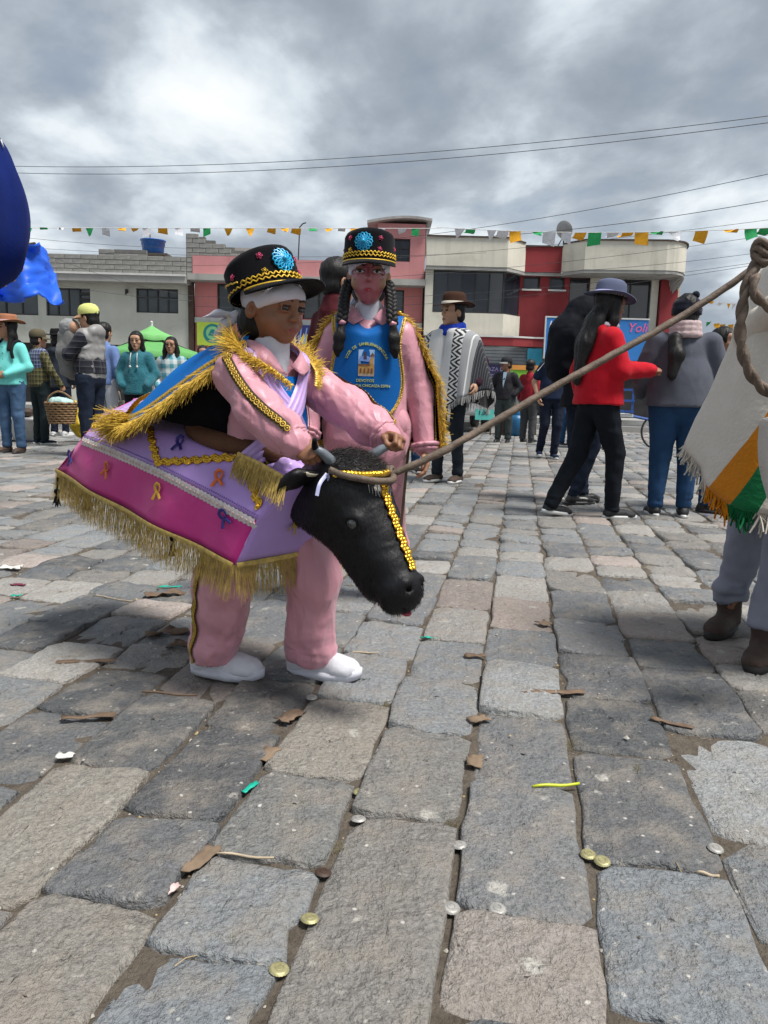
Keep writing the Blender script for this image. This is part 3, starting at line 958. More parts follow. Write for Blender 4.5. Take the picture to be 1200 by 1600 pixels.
class SDF:
    def __init__(s, lo, hi, h):
        s.h = h
        s.lo = A3(lo) - 3 * h
        n = np.ceil((A3(hi) + 3 * h - s.lo) / h).astype(int) + 1
        s.n = n
        s.ax = [s.lo[i] + h * np.arange(n[i], dtype=np.float32) for i in range(3)]
        s.D = np.full(n, .25, np.float32)

    def _sub(s, lo, hi):
        a = np.clip(np.floor((lo - s.lo) / s.h).astype(int), 0, s.n)
        b = np.clip(np.ceil((hi - s.lo) / s.h).astype(int) + 1, 0, s.n)
        if np.any(b - a < 1):
            return None, None
        sl = tuple(slice(a[i], b[i]) for i in range(3))
        P = np.stack(np.meshgrid(*[s.ax[i][sl[i]] for i in range(3)], indexing='ij'), -1)
        return sl, P

    def _mix(s, sl, d, k, sub):
        D = s.D[sl]
        if sub:
            d = -d
            if k > 0:
                q = np.clip(.5 - .5 * (d - D) / k, 0, 1)
                s.D[sl] = d * (1 - q) + D * q + k * q * (1 - q)
            else:
                s.D[sl] = np.maximum(D, d)
        elif k > 0:
            q = np.clip(.5 + .5 * (D - d) / k, 0, 1)
            s.D[sl] = D * (1 - q) + d * q - k * q * (1 - q)
        else:
            s.D[sl] = np.minimum(D, d)

    def cone(s, a, b, ra, rb, k=.02, flat=None, sub=False):
        """rounded cone; flat = (axis, factor): squeezed along that axis"""
        a, b = A3(a), A3(b)
        m = max(ra, rb) + k + 3 * s.h
        sl, P = s._sub(np.minimum(a, b) - m, np.maximum(a, b) + m)
        if sl is None: return s
        ab = b - a
        t = np.clip(((P - a) @ ab) / max(float(ab @ ab), 1e-9), 0, 1)
        q = P - a - t[..., None] * ab
        if flat is not None:
            ax = A3(flat[0]); ax = ax / np.linalg.norm(ax)
            q = q + (q @ ax)[..., None] * ax * (1 / flat[1] - 1)
        d = np.linalg.norm(q, axis=-1) - (ra + (rb - ra) * t)
        s._mix(sl, d, k, sub)
        return s

    def ell(s, c, r, k=.02, rot=None, sub=False):
        c, r = A3(c), A3(r)
        m = float(r.max()) + k + 3 * s.h
        sl, P = s._sub(c - m, c + m)
        if sl is None: return s
        q = P - c
        if rot is not None:
            q = q @ np.asarray(Euler(rot).to_matrix(), np.float32)
        k0 = np.linalg.norm(q / r, axis=-1)
        k1 = np.linalg.norm(q / (r * r), axis=-1) + 1e-9
        s._mix(sl, k0 * (k0 - 1) / k1, k, sub)
        return s

    def box(s, c, r, rd=.01, k=.0, rot=None, sub=False):
        c, r = A3(c), A3(r)
        m = float(np.linalg.norm(r)) + k + 3 * s.h
        sl, P = s._sub(c - m, c + m)
        if sl is None: return s
        q = P - c
        if rot is not None:
            q = q @ np.asarray(Euler(rot).to_matrix(), np.float32)
        q = np.abs(q) - (r - rd)
        d = np.linalg.norm(np.maximum(q, 0), axis=-1) + np.minimum(q.max(-1), 0) - rd
        s._mix(sl, d, k, sub)
        return s

    def path(s, pts, rad, k=.02, flat=None):
        for i in range(len(pts) - 1):
            ra, rb = (rad, rad) if np.isscalar(rad) else (rad[i], rad[i + 1])
            s.cone(pts[i], pts[i + 1], ra, rb, k, flat)
        return s

    def above(s, z, nrm=(0, 0, 1), soft=0.):
        """keep what lies on the positive side of a plane through height z (or a point)"""
        P = np.stack(np.meshgrid(*s.ax, indexing='ij'), -1)
        p0 = A3((0, 0, z)) if np.isscalar(z) else A3(z)
        d = (P - p0) @ A3(nrm)
        s.D = np.maximum(s.D, -d)
        return s

    def mesh(s, smooth=0):
        D, h = s.D, s.h
        S = D < 0
        nx, ny, nz = D.shape
        cnt = np.zeros((nx - 1, ny - 1, nz - 1), np.float32)
        acc = np.zeros((nx - 1, ny - 1, nz - 1, 3), np.float32)
        cor = [(i, j, k) for i in (0, 1) for j in (0, 1) for k in (0, 1)]
        sl = lambda c: D[c[0]:nx - 1 + c[0], c[1]:ny - 1 + c[1], c[2]:nz - 1 + c[2]]
        for a in cor:
            for ax in range(3):
                if a[ax]: continue
                b = list(a); b[ax] = 1
                d0, d1 = sl(a), sl(b)
                x = (d0 < 0) != (d1 < 0)
                t = np.where(x, d0 / np.where(x, d0 - d1, 1), 0)
                cnt += x
                for q in range(3):
                    acc[..., q] += x * (a[q] + (t if q == ax else 0))
        act = cnt > 0
        idx = np.full(act.shape, -1, np.int64)
        idx[act] = np.arange(act.sum())
        ii = np.argwhere(act)
        V = s.lo + h * (ii + acc[act] / cnt[act][:, None])
        Q = []
        for ax in range(3):
            o1, o2 = (ax + 1) % 3, (ax + 2) % 3
            a = [slice(None)] * 3; b = [slice(None)] * 3
            a[ax] = slice(0, -1); b[ax] = slice(1, None)
            s0, s1 = S[tuple(a)], S[tuple(b)]
            e = np.argwhere(s0 != s1)
            ok = (e[:, o1] > 0) & (e[:, o1] < D.shape[o1] - 1) & (e[:, o2] > 0) & (e[:, o2] < D.shape[o2] - 1)
            e = e[ok]
            flip = S[e[:, 0], e[:, 1], e[:, 2]]
            def I(d1, d2):
                q = e.copy(); q[:, o1] += d1; q[:, o2] += d2
                return idx[q[:, 0], q[:, 1], q[:, 2]]
            q = np.stack([I(-1, -1), I(0, -1), I(0, 0), I(-1, 0)], 1)
            q[~flip] = q[~flip][:, ::-1]
            Q.append(q)
        Fc = np.concatenate(Q)
        Fc = Fc[(Fc >= 0).all(1)]
        for _ in range(smooth):
            V = lap(V, Fc)
        return V.astype(np.float64), Fc


def lap(V, Fc, w=.5):
    acc = np.zeros_like(V); c = np.zeros(len(V))
    for i in range(Fc.shape[1]):
        a, b = Fc[:, i], Fc[:, (i + 1) % Fc.shape[1]]
        np.add.at(acc, a, V[b]); np.add.at(c, a, 1)
        np.add.at(acc, b, V[a]); np.add.at(c, b, 1)
    return V * (1 - w) + w * acc / np.maximum(c, 1)[:, None]


def normals(V, Fc):
    n = np.cross(V[Fc[:, 2]] - V[Fc[:, 0]], V[Fc[:, 3]] - V[Fc[:, 1]])
    N = np.zeros_like(V)
    for i in range(4):
        np.add.at(N, Fc[:, i], n)
    return N / (np.linalg.norm(N, axis=1)[:, None] + 1e-12)


def rumple(V, Fc, amp, scale=12., seed=0, stretch=(1, 1, 1), sharp=True, axis=None, along=.3):
    """cloth folds: soft lumps and ridged creases pushed along the surface normal"""
    N = normals(V, Fc)
    W = V * np.asarray(stretch)
    if axis is not None:                                        # folds run along this direction
        ax = np.asarray(axis, float); ax /= np.linalg.norm(ax)
        W = W - (1 - along) * (W @ ax)[:, None] * ax
    W2 = W + .03 * np.stack([vnoise(W, 9, seed + 5), vnoise(W, 9, seed + 6), vnoise(W, 9, seed + 8)], 1)
    d = .55 * vnoise(W2, scale, seed)
    if sharp:
        d = d + .75 * (.45 - np.abs(vnoise(W2, scale * 1.25, seed + 2)))
        d = d + .22 * (.45 - np.abs(vnoise(W2, scale * 2.7, seed + 3)))
    return V + N * (amp * d)[:, None]


def basis(d, p):
    """columns: local axes of a hand whose fingers run along d with the palm facing p"""
    z = -A3(d).astype(float); z /= np.linalg.norm(z)
    y = A3(p).astype(float); y = y - z * (y @ z); y /= np.linalg.norm(y)
    return np.stack([np.cross(y, z), y, z], 1)


_HAND = {}


def hand_geo(side, curl, h=.0042, spread=1.):
    """hand in its own axes: wrist at 0, fingers along -z, palm towards +y, thumb on +x for a right hand"""
    key = (side, curl, h)
    if key in _HAND: return _HAND[key]
    sx = 1 if side == 'R' else -1
    S = SDF((-.075, -.045, -.20), (.075, .085, .03), h)
    S.cone((0, 0, .02), (0, 0, -.02), .026, .027, .01, ((0, 1, 0), .72))
    S.ell((sx * .002, .0, -.055), (.041, .0165, .045), .018)
    S.ell((sx * .022, .010, -.040), (.017, .016, .028), .012)
    bx = [.029, .0105, -.0085, -.026]; bz = [-.086, -.092, -.088, -.079]; ln = [.070, .078, .072, .057]
    cl = {'relax': (22, 30, 22), 'grip': (62, 78, 55), 'fist': (75, 95, 60), 'half': (40, 55, 35), 'flat': (8, 10, 8)}[curl]
    for i in range(4):
        p = np.array([sx * bx[i], 0, bz[i] + .012]); a = 0
        L_ = [ln[i] * .46, ln[i] * .31, ln[i] * .25]
        rr = [.0098, .0088, .0080, .0066]
        if i == 3: rr = [r * .88 for r in rr]
        p = p + np.array([0, 0, -.006])
        for q in range(3):
            a += math.radians(cl[q] + i * 3)
            e = p + L_[q] * np.array([sx * .04 * (1.5 - i) * spread * (1 - min(a, 1.2) / 1.2), math.sin(a), -math.cos(a)])
            S.cone(p, e, rr[q], rr[q + 1], .0035)
            p = e
    if curl in ('grip', 'fist', 'half'):
        T = [(.026, .008, -.022), (.043, .024, -.048), (.036, .044, -.068), (.020, .052, -.080)]
    else:
        T = [(.026, .006, -.022), (.048, .016, -.046), (.055, .024, -.074), (.052, .028, -.096)]
    T = [(sx * x, y, z) for x, y, z in T]
    S.path(T, [.0135, .0115, .0100, .0078], .006)
    V, Fc = S.mesh(1)
    _HAND[key] = (V, Fc)
    return V, Fc


_HEAD = {}


def head_geo(kind='adult', h=.0045):
    """head and neck in head axes: origin mid-head, face towards -y. Returns verts, faces, material index (0 skin, 1 lips, 2 brows)"""
    key = (kind, h)
    if key in _HEAD: return _HEAD[key]
    S = SDF((-.105, -.135, -.20), (.105, .125, .135), h)
    ch = kind == 'child'
    S.ell((0, .014, .036), (.079, .097, .088), 0)
    S.ell((0, -.022, -.040), (.062 if ch else .058, .068, .074), .035)
    if ch:
        for q in (-1, 1): S.ell((q * .036, -.052, -.040), (.030, .028, .032), .02)
    else:
        for q in (-1, 1): S.ell((q * .042, -.050, -.016), (.022, .024, .02), .02)
    S.ell((0, -.062 if ch else -.068, -.092 if ch else -.094), (.024, .020, .018), .03)
    S.ell((0, -.060, .050), (.055, .032, .030), .03)
    for q in (-1, 1):
        S.ell((q * .033, -.092, .012), (.023, .018, .0135), .012, sub=True)       # eye sockets
        S.ell((q * .033, -.0800, .0195), (.021, .014, .0065), .008)                 # upper lids
        S.ell((q * .033, -.0785, .0020), (.019, .013, .0055), .008)                  # lower lids
        S.ell((q * .034, -.078, .036), (.023, .014, .006), .012)
        S.ell((q * .080, .010, -.012), (.0085, .019, .031), .006, rot=(0.15, q * .15, q * -.3))
        S.ell((q * .086, .004, -.010), (.006, .009, .017), .003, sub=True)
    S.cone((0, -.088, .022), (0, -.099 if ch else -.1035, -.016), .0075, .0105 if ch else .0115, .012)
    S.ell((0, -.0985 if ch else -.104, -.021), (.0125, .010 if ch else .012, .0095), .006)
    for q in (-1, 1):
        S.ell((q * .0135, -.094, -.024), (.008, .010, .0075), .005)
        S.ell((q * .007, -.103, -.0315), (.0042, .006, .003), .002, sub=True)
    S.ell((0, -.086, -.058), (.026, .012, .016), .012)
    S.cone((-.018, -.0885, -.0555), (.018, -.0885, -.0555), .0045, .0045, .005)
    S.ell((0, -.0945, -.0535), (.009, .004, .004), .005)
    S.cone((-.014, -.0885, -.0660), (.014, -.0885, -.0660), .0052, .0052, .005)
    S.cone((-.024, -.094, -.0605), (.024, -.094, -.0605), .0018, .0018, .002, sub=True)
    S.cone((0, .018, -.05), (0, .026, -.19), .047 if ch else .052, .045 if ch else .055, .02)
    V, Fc = S.mesh(1)
    c = V[Fc].mean(1)
    mi = np.zeros(len(Fc), int)
    lw = .0235 * (1 - np.abs(c[:, 2] + .0605) / .018)
    mi[(np.abs(c[:, 0]) < lw) & (c[:, 1] < -.078) & (np.abs(c[:, 2] + .0605) < .0125)] = 1
    ax = np.abs(c[:, 0])
    zc = .0365 + .004 * np.sin((ax - .012) / .04 * PI) - .0015
    mi[(ax > .013) & (ax < .052) & (np.abs(c[:, 2] - zc) < .0034) & (c[:, 1] < -.05)] = 2
    mi[(ax > .017) & (ax < .049) & (np.abs(c[:, 2] - .0185) < .0026) & (c[:, 1] < -.05)] = 2
    if ch:                                                     # a small child's face: short, round, soft
        z = V[:, 2].copy()
        V[:, 0] *= 1 + .075 * np.exp(-((z + .035) / .05) ** 2)
        V[:, 2] = np.where(z < .005, .005 + (z - .005) * .85, z)
    _HEAD[key] = (V, Fc, mi)
    return _HEAD[key]


def skin(name, c):
    return mat('skin_' + name, c, .52, .10, 30, .15, 300, .35, sub=.08, bdist=.001)


SK = {'tan': skin('tan', (.43, .245, .155)), 'brown': skin('brown', (.25, .125, .075)), 'warm': skin('warm', (.36, .19, .118)), 'child': skin('child', (.25, .115, .062))}
M_LIP = mat('lips', (.24, .075, .06), .45, .1, 40)
M_BROW = mat('brow_hair', (.014, .010, .009), .7, .1, 40)
M_EYEW = mat('eye_white', (.55, .53, .50), .15, .05, 5, spec=.6)
M_IRIS = mat('dark_iris', (.012, .007, .005), .08, .05, 5, spec=.7)
M_HAIR = mat('black_hair', (.009, .008, .008), .5, .5, 60, .8, 220, .28, aniso=(1, 1, .12), bdist=.003)
M_HAIRG = mat('grey_hair', (.52, .52, .52), .5, .3, 60, .5, 220, .4)


def add_eyes(body, xf, r=.0122, ey=-.0795):
    for q in (-1, 1):
        g = G()
        n = 12
        prof = [(math.sin(t), -math.cos(t)) for t in np.linspace(0, PI, 9)]
        V = []; Fc = []; mi = []
        for rr, yy in prof:                          # axis along -y: pole at the pupil
            V += [(q * .033 + r * rr * math.cos(2 * PI * k / n), ey + r * yy, .0105 + r * rr * math.sin(2 * PI * k / n)) for k in range(n)]
        for i in range(8):
            for k in range(n):
                Fc.append((i * n + k, (i + 1) * n + k, (i + 1) * n + (k + 1) % n, i * n + (k + 1) % n)); mi.append(1 if i < 4 else 0)
        o = obj('eye', xf(np.array(V)), Fc, [M_EYEW, M_IRIS], body)
        o.data.polygons.foreach_set('material_index', mi)


# ------------------------------------------------------------------ standing people
REST = dict(pelvis=(0, 0, .93), hipL=(.088, 0, .90), hipR=(-.088, 0, .90), knL=(.098, -.012, .49), knR=(-.098, -.012, .49),
            anL=(.105, .015, .085), anR=(-.105, .015, .085), chest=(0, 0, 1.24), neck=(0, .01, 1.42), head=(0, -.012, 1.575),
            shL=(.162, .008, 1.335), shR=(-.162, .008, 1.335), elL=(.235, .03, 1.10), elR=(-.235, .03, 1.10),
            wrL=(.250, -.04, .865), wrR=(-.250, -.04, .865))


_HAIRC = {}


def hair_vf(style, h):
    if (style, h) not in _HAIRC:
        _HAIRC[(style, h)] = hair_build(style, h)
    return _HAIRC[(style, h)]


class Person:
    def __init__(s, label, px, py, rz, H, pose=None, skin='tan', fat=1., res=.014, group='people in the plaza', xy=None, headrot=(0, 0, 0), face=1., headscale=1.08):
        p = gnd(px, py) if xy is None else np.array([*xy, 0.])
        s.t = thing('person', label, 'person', (p[0], p[1], 0), group, rz, local=True)
        s.J = {k: np.array(v, float) for k, v in REST.items()}
        if pose:
            for k, v in pose.items(): s.J[k] = np.array(v, float)
        s.s = H / 1.70
        s.f = fat
        s.h = res
        s.sk = SK[skin]
        s.hr = np.array(Euler(headrot).to_matrix())
        s.hs = headscale
        s.face = face
        s.n = 0

    def bounds(s, keys, m, zlo, zhi):
        P = np.array([s.J[k] for k in keys])
        lo, hi = P.min(0) - m, P.max(0) + m
        lo[2] = max(lo[2], zlo); hi[2] = min(hi[2], zhi)
        return lo, hi

    def xf(s, V):
        """head axes -> the person's axes"""
        V = np.asarray(V, float) * np.array([s.face, 1, 1]) * s.hs
        return (V @ s.hr.T + s.J['head']) * s.s

    def part(s, name, V, Fc, m, parent=None, scale=True, **kw):
        return obj(name, np.asarray(V) * (s.s if scale else 1), Fc, m, parent or s.t, **kw)

    def body(s, kind='adult', hands=('relax', 'relax'), palmL=(-1, 0, 0), palmR=(1, 0, 0), dirL=None, dirR=None, bare=(), headres=.0055, eyes=True, handres=.0055, sleeve=1.):
        J = s.J
        S = SDF(*s.bounds(REST, .11, .05, 1.5), max(s.h, .015))
        S.cone(J['pelvis'], J['chest'], .095, .10, 0, ((0, 1, 0), .7))
        S.cone(J['chest'], J['neck'], .09, .05, .03, ((0, 1, 0), .7))
        for q in 'LR':
            S.path([J['chest'] * .3 + J['sh' + q] * .7, J['sh' + q], J['el' + q], J['wr' + q]], [.045, .044, .040 if q in bare else .036, .030 if q in bare else .024], .02)
            S.path([J['pelvis'], J['hip' + q], J['kn' + q], J['an' + q]], [.08, .07, .048, .034], .02)
        V, Fc = S.mesh()
        V *= s.s
        parts = [(V, Fc, np.zeros(len(Fc), int))]
        hv, hf, hm = head_geo(kind, headres)
        parts.append((s.xf(hv), hf, hm))
        for q, cu, pl, dr in (('L', hands[0], palmL, dirL), ('R', hands[1], palmR, dirR)):
            if cu is None: continue
            v, f_ = hand_geo(q, cu, handres)
            d = A3(dr) if dr is not None else J['wr' + q] - J['el' + q]
            B = basis(d, pl)
            parts.append(((v @ B.T * .98 + J['wr' + q]) * s.s, f_, np.zeros(len(f_), int)))
        VV = []; FF = []; MM = []; b = 0
        for v, f_, m_ in parts:
            VV.append(v); FF.append(f_ + b); MM.append(m_); b += len(v)
        o = obj('body', np.concatenate(VV), np.concatenate(FF), [s.sk, M_LIP, M_BROW], s.t)
        o.data.polygons.foreach_set('material_index', np.concatenate(MM))
        s.b = o
        if eyes: add_eyes(o, s.xf)
        return s

    def top(s, m, hem=.86, sleeve='long', name='jacket', loose=1., amp=.012, collar=.058, hood=False, bulk=0., seed=None, hemw=1., cuff=True):
        J = s.J
        f = s.f
        S = SDF(*s.bounds(('shL', 'shR', 'elL', 'elR', 'wrL', 'wrR', 'chest', 'pelvis', 'neck'), .24 * max(1, s.f), hem - .03, 1.62), s.h)
        ab = (J['pelvis'] * .6 + J['chest'] * .4)
        S.cone(J['pelvis'] + np.array([0, 0, -.09]), ab, .186 * f * hemw, .170 * f, 0, ((0, 1, 0), .80))
        S.cone(ab, J['chest'], .168 * f, .165 * (.6 + .4 * f), .05, ((0, 1, 0), .72))
        S.cone(J['shL'] + np.array([-.03, 0, -.01]), J['shR'] + np.array([.03, 0, -.01]), .062, .062, .06)
        S.cone(J['chest'], J['neck'] + np.array([0, 0, -.02]), .13, .075, .05, ((0, 1, 0), .75))
        if collar: S.cone(J['neck'] + np.array([0, .012, -.035]), J['neck'] + np.array([0, .006, .022]), collar + .018, collar, .02)
        if hood: S.ell(J['neck'] + np.array([0, .085, -.015]), (.12, .065, .075), .03, rot=(.4, 0, 0))
        fa = .6 + .4 * f
        for q in 'LR':
            el = J['el' + q]; wr = J['wr' + q]
            r1, r2, r3 = .064 * loose * fa + bulk, .054 * loose * fa + bulk, .043 * loose + bulk
            if sleeve == 'long':
                S.path([J['sh' + q], el, el * .02 + wr * .98], [r1, r2, r3], .03)
            elif sleeve == 'short':
                S.path([J['sh' + q], J['sh' + q] * .35 + el * .65], [r1, r2 * 1.12], .03)
        S.above(hem)
        S.cone(J['head'] + np.array([0, 0, -.02]), J['neck'] + np.array([0, -.012, .02]), .055, .048, .005, sub=True)
        V, Fc = S.mesh(1)
        s.n += 1
        V = rumple(V, Fc, amp, 9, (seed or 0) + s.n * 3 + int(J['head'][0] * 50), (1, 1, .7))
        s.topo = s.part(name, V, Fc, m)
        return s.topo

    def trousers(s, m, loose=1., amp=.011, hemz=.07, name='trousers', flare=0., waist=.96, stack=.016):
        J = s.J
        f = s.f
        S = SDF(*s.bounds(('pelvis', 'hipL', 'hipR', 'knL', 'knR', 'anL', 'anR'), .14 * max(1, s.f), .03, 1.1), s.h)
        S.ell(J['pelvis'] + np.array([0, .008, -.03]), (.155 * f, .118 * (.5 + .5 * f), .13), 0)
        for q in 'LR':
            fl = .4 + .6 * f
            sgn = 1 if q == 'L' else -1
            S.path([J['hip' + q] + np.array([sgn * .008 * f, 0, 0]), J['kn' + q], J['an' + q] + np.array([0, 0, -.01])], [.094 * f * loose, .066 * fl * loose, .054 * loose + flare], .02)
        S.above(hemz)
        V, Fc = S.mesh(1)
        s.n += 1
        V = rumple(V, Fc, amp, 13, s.n * 5, (1, 1, .8))
        if stack:                                                # folds piled up above the shoe
            low = np.clip(1 - (V[:, 2] - hemz) / .24, 0, 1)[:, None]
            V = V * (1 - low) + rumple(V, Fc, stack, 11, 8, (.6, .6, 2.4)) * low
        return s.part(name, V, Fc, m)

    def shoes(s, m, sole=None, boot=False, yawL=.12, yawR=-.12, liftL=0., liftR=0., ln=1.):
        for q, yw, lf in (('L', yawL, liftL), ('R', yawR, liftR)):
            a = s.J['an' + q]
            R = np.array(Matrix.Rotation(yw, 3, 'Z'))
            base = np.array([a[0], a[1], a[2] - .085])
            S = SDF((-.075, -.24, 0), (.075, .09, .19), .0095)
            S.cone((0, .028, .036), (0, -.10 * ln, .034), .039, .041, 0, ((0, 0, 1), .9))
            S.ell((0, -.132 * ln, .030), (.044, .058, .030), .02)
            S.cone((0, .010, .05), (0, .004, .15 if boot else .095), .043, .044 if boot else .037, .02)
            S.above(.012)
            V, Fc = S.mesh(1)
            V = rumple(V, Fc, .006, 24, int(a[0] * 90))
            T = lambda V: (V @ np.array(Matrix.Rotation(lf, 3, 'X')).T) @ R.T + base
            o = s.part('shoe', T(V), Fc, m)
            pr = []
            for k in range(22):
                t = 2 * PI * k / 22
                x, y = .044 * math.cos(t) * (1 if math.sin(t) < 0 else .9), -.055 * ln + (.138 * ln if math.sin(t) < 0 else .128) * math.sin(t)
                pr.append((x * 1.13, y * 1.04))
            n = len(pr)
            VV = np.array([(x, y, .0) for x, y in pr] + [(x * 1.0, y, .027) for x, y in pr])
            s.part('sole', T(VV), [tuple(range(n))[::-1], tuple(range(n, 2 * n))] + [(i, (i + 1) % n, (i + 1) % n + n, i + n) for i in range(n)], sole or M_FRAME, o)

    def hair(s, style, m=None):
        V, Fc = hair_vf(style, .0062)
        return obj('hair', s.xf(V), Fc, m or M_HAIR, s.t)

    def hat(s, g, m, name='hat', tilt=(0, 0, 0), off=(0, 0, 0), bands=()):
        R = np.array(Euler(tilt).to_matrix())
        T = lambda V: s.xf(np.array(V) @ R.T + np.array(off))
        o = obj(name, T(g.V), g.F, m, s.t)
        for nm, gg, mm in bands:
            obj(nm, T(gg.V), gg.F, mm, o)
        return o


def hair_build(style, h):
    S = SDF((-.14, -.13, -.62 if style == 'long' else -.30), (.14, .27, .16), h)
    S.ell((0, .020, .045), (.088, .105, .093), 0)
    if style == 'short':
        S.ell((0, .045, -.03), (.076, .07, .065), .02)
        S.box((0, -.118, -.06), (.12, .085, .130), .03, .012, sub=True)
        S.box((0, .00, -.165), (.12, .16, .085), .02, .012, sub=True)
        for q in (-1, 1): S.ell((q * .088, .0, -.03), (.03, .028, .05), .01, sub=True)
    else:
        S.box((0, -.128, -.04), (.060, .09, .115), .03, .012, sub=True)
        if style == 'long':
            S.path([(0, .05, .0), (0, .105, -.12), (0, .165, -.27), (0, .185, -.52)], [.08, .085, .075, .035], .03, ((0, 1, 0), .6))
            for q in (-1, 1): S.path([(q * .072, .0, .03), (q * .078, .01, -.1), (q * .07, .03, -.24)], [.03, .032, .02], .02)
        elif style == 'shoulder':
            for q in (-1, 1): S.path([(q * .074, .0, .03), (q * .088, .01, -.08), (q * .098, -.03, -.24)], [.03, .036, .026], .02)
            S.path([(0, .05, .0), (0, .07, -.12), (0, .08, -.22)], [.08, .075, .05], .03, ((0, 1, 0), .6))
        elif style == 'bun':
            S.ell((0, .055, -.04), (.072, .062, .065), .02)
    V, Fc = S.mesh(1)
    V = rumple(V, Fc, .006, 26, 5, (1, 1, .3))
    return rumple(V, Fc, .006, 55, 3, (1, 1, .10)), Fc


def fedora(crown=.115, brim=.165, curl=.03, pinch=.02, z=.075, n=32):
    """felt hat: brim line at height z; returns hat shape and band shape"""
    pr = [(brim - .001, -.002), (brim, .002), (.130, .003), (.099, .006), (.096, .03), (.092, .07), (.086, .098), (.070, crown - .004), (.045, crown), (.02, crown - .008), (0.001, crown - .010)]
    def fn(p, a, i):
        x, y, zz = p
        if i < 3: zz += curl * (abs(math.cos(a)) ** 2) * (math.hypot(x, y) - .1) / .065 - .012 * max(0, -math.sin(a)) * (i < 2)
        if i > 5: zz -= pinch * math.exp(-(x / .03) ** 2) * (1 if i > 7 else .2)
        return (x, y * 1.16, zz)
    g = G().lathe(pr, n, (0, 0.012, z), fn=fn)
    b = G().lathe([(.1005, .008), (.0985, .032), (.0955, .032)], n, (0, .012, z), fn=lambda p, a, i: (p[0], p[1] * 1.16, p[2]))
    return g, b


def cap(visor=.075, z=.045, n=28, back=1):
    g = G().lathe([(.094, -.01), (.097, 0), (.098, .03), (.090, .062), (.070, .088), (.040, .102), (.001, .106)], n, (0, .012, z), fn=lambda p, a, i: (p[0], (p[1] - .012) * 1.15 + .012, p[2]))
    V = []
    m_ = 15
    for r in range(4):
        for k in range(m_):
            a = PI + PI * (.12 + .76 * k / (m_ - 1))
            e = r / 3
            x, y = .097 * math.cos(a), .012 + .111 * math.sin(a)
            e2 = e * visor * math.sin(PI * (k / (m_ - 1))) ** .5
            V.append((x * (1 + e * .04), y - e2, z - .006 - .022 * e - .012 * abs(math.cos(a)) * e))
    Fc = [(r * m_ + k, r * m_ + k + 1, (r + 1) * m_ + k + 1, (r + 1) * m_ + k) for r in range(3) for k in range(m_ - 1)]
    b = len(V)
    V2 = [(x, y, zz - .004) for x, y, zz in V]
    v = G().add(V + V2, Fc + [tuple(i + b for i in f[::-1]) for f in Fc])
    return g, v


def beanie(z=.02, n=30):
    g = G()
    pr = [(.093, -.012), (.101, -.008), (.103, .02), (.102, .036), (.097, .040), (.099, .06), (.088, .088), (.062, .108), (.03, .117), (.001, .118)]
    return g.lathe(pr, n, (0, .012, z), fn=lambda p, a, i: (p[0] * (1 + .012 * math.cos(a * 15)), (p[1] - .012) * 1.14 * (1 + .012 * math.cos(a * 15)) + .012, p[2]))


# ------------------------------------------------------------------ cloth materials
def cloth(name, c, rough=.9, var=.12, bump=.35, bscale=220, sheen=.0, vscale=9., **kw):
    return mat(name, c, rough, var, vscale, bump, bscale, .12, sheen=sheen * .3, **kw)


def pat_mat(name, fn, rough=.85, bump=.3, bscale=200, sheen=.1):
    """cloth whose colour is worked out from the object's own axes by fn(nodes) -> colour socket"""
    m = bpy.data.materials.new(name)
    m.use_nodes = True
    N = m.node_tree.nodes; L = m.node_tree.links
    b = N['Principled BSDF']
    b.inputs['Roughness'].default_value = rough
    b.inputs['Specular IOR Level'].default_value = .12
    b.inputs['Sheen Weight'].default_value = sheen * .3
    tc = N.new('ShaderNodeTexCoord')
    sp = N.new('ShaderNodeSeparateXYZ'); L.new(tc.outputs['Object'], sp.inputs[0])

    class K:
        x, y, z = sp.outputs

        def m(s, op, a, b_=None, c=None):
            n = N.new('ShaderNodeMath'); n.operation = op
            for i, v in enumerate((a, b_, c)):
                if v is None: continue
                if isinstance(v, (int, float)): n.inputs[i].default_value = v
                else: L.new(v, n.inputs[i])
            return n.outputs[0]

        def mix(s, f, a, b_):
            n = N.new('ShaderNodeMix'); n.data_type = 'RGBA'
            for i, v in ((0, f), (6, a), (7, b_)):
                if isinstance(v, (int, float)): n.inputs[i].default_value = v
                elif isinstance(v, tuple): n.inputs[i].default_value = (*v, 1)
                else: L.new(v, n.inputs[i])
            return n.outputs[2]

        def noise(s, sc, det=3):
            n = N.new('ShaderNodeTexNoise'); n.inputs['Scale'].default_value = sc; n.inputs['Detail'].default_value = det
            L.new(tc.outputs['Object'], n.inputs[0])
            return n.outputs[0]

        def band(s, v, lo, hi):
            return s.m('MULTIPLY', s.m('GREATER_THAN', v, lo), s.m('LESS_THAN', v, hi))

        def tri(s, v, period):
            return s.m('PINGPONG', v, period)
    L.new(fn(K()), b.inputs['Base Color'])
    n2 = N.new('ShaderNodeTexNoise'); n2.inputs['Scale'].default_value = bscale; n2.inputs['Detail'].default_value = 4
    L.new(tc.outputs['Object'], n2.inputs[0])
    bp = N.new('ShaderNodeBump'); bp.inputs['Strength'].default_value = bump; bp.inputs['Distance'].default_value = .004
    L.new(n2.outputs[0], bp.inputs['Height']); L.new(bp.outputs[0], b.inputs['Normal'])
    return m


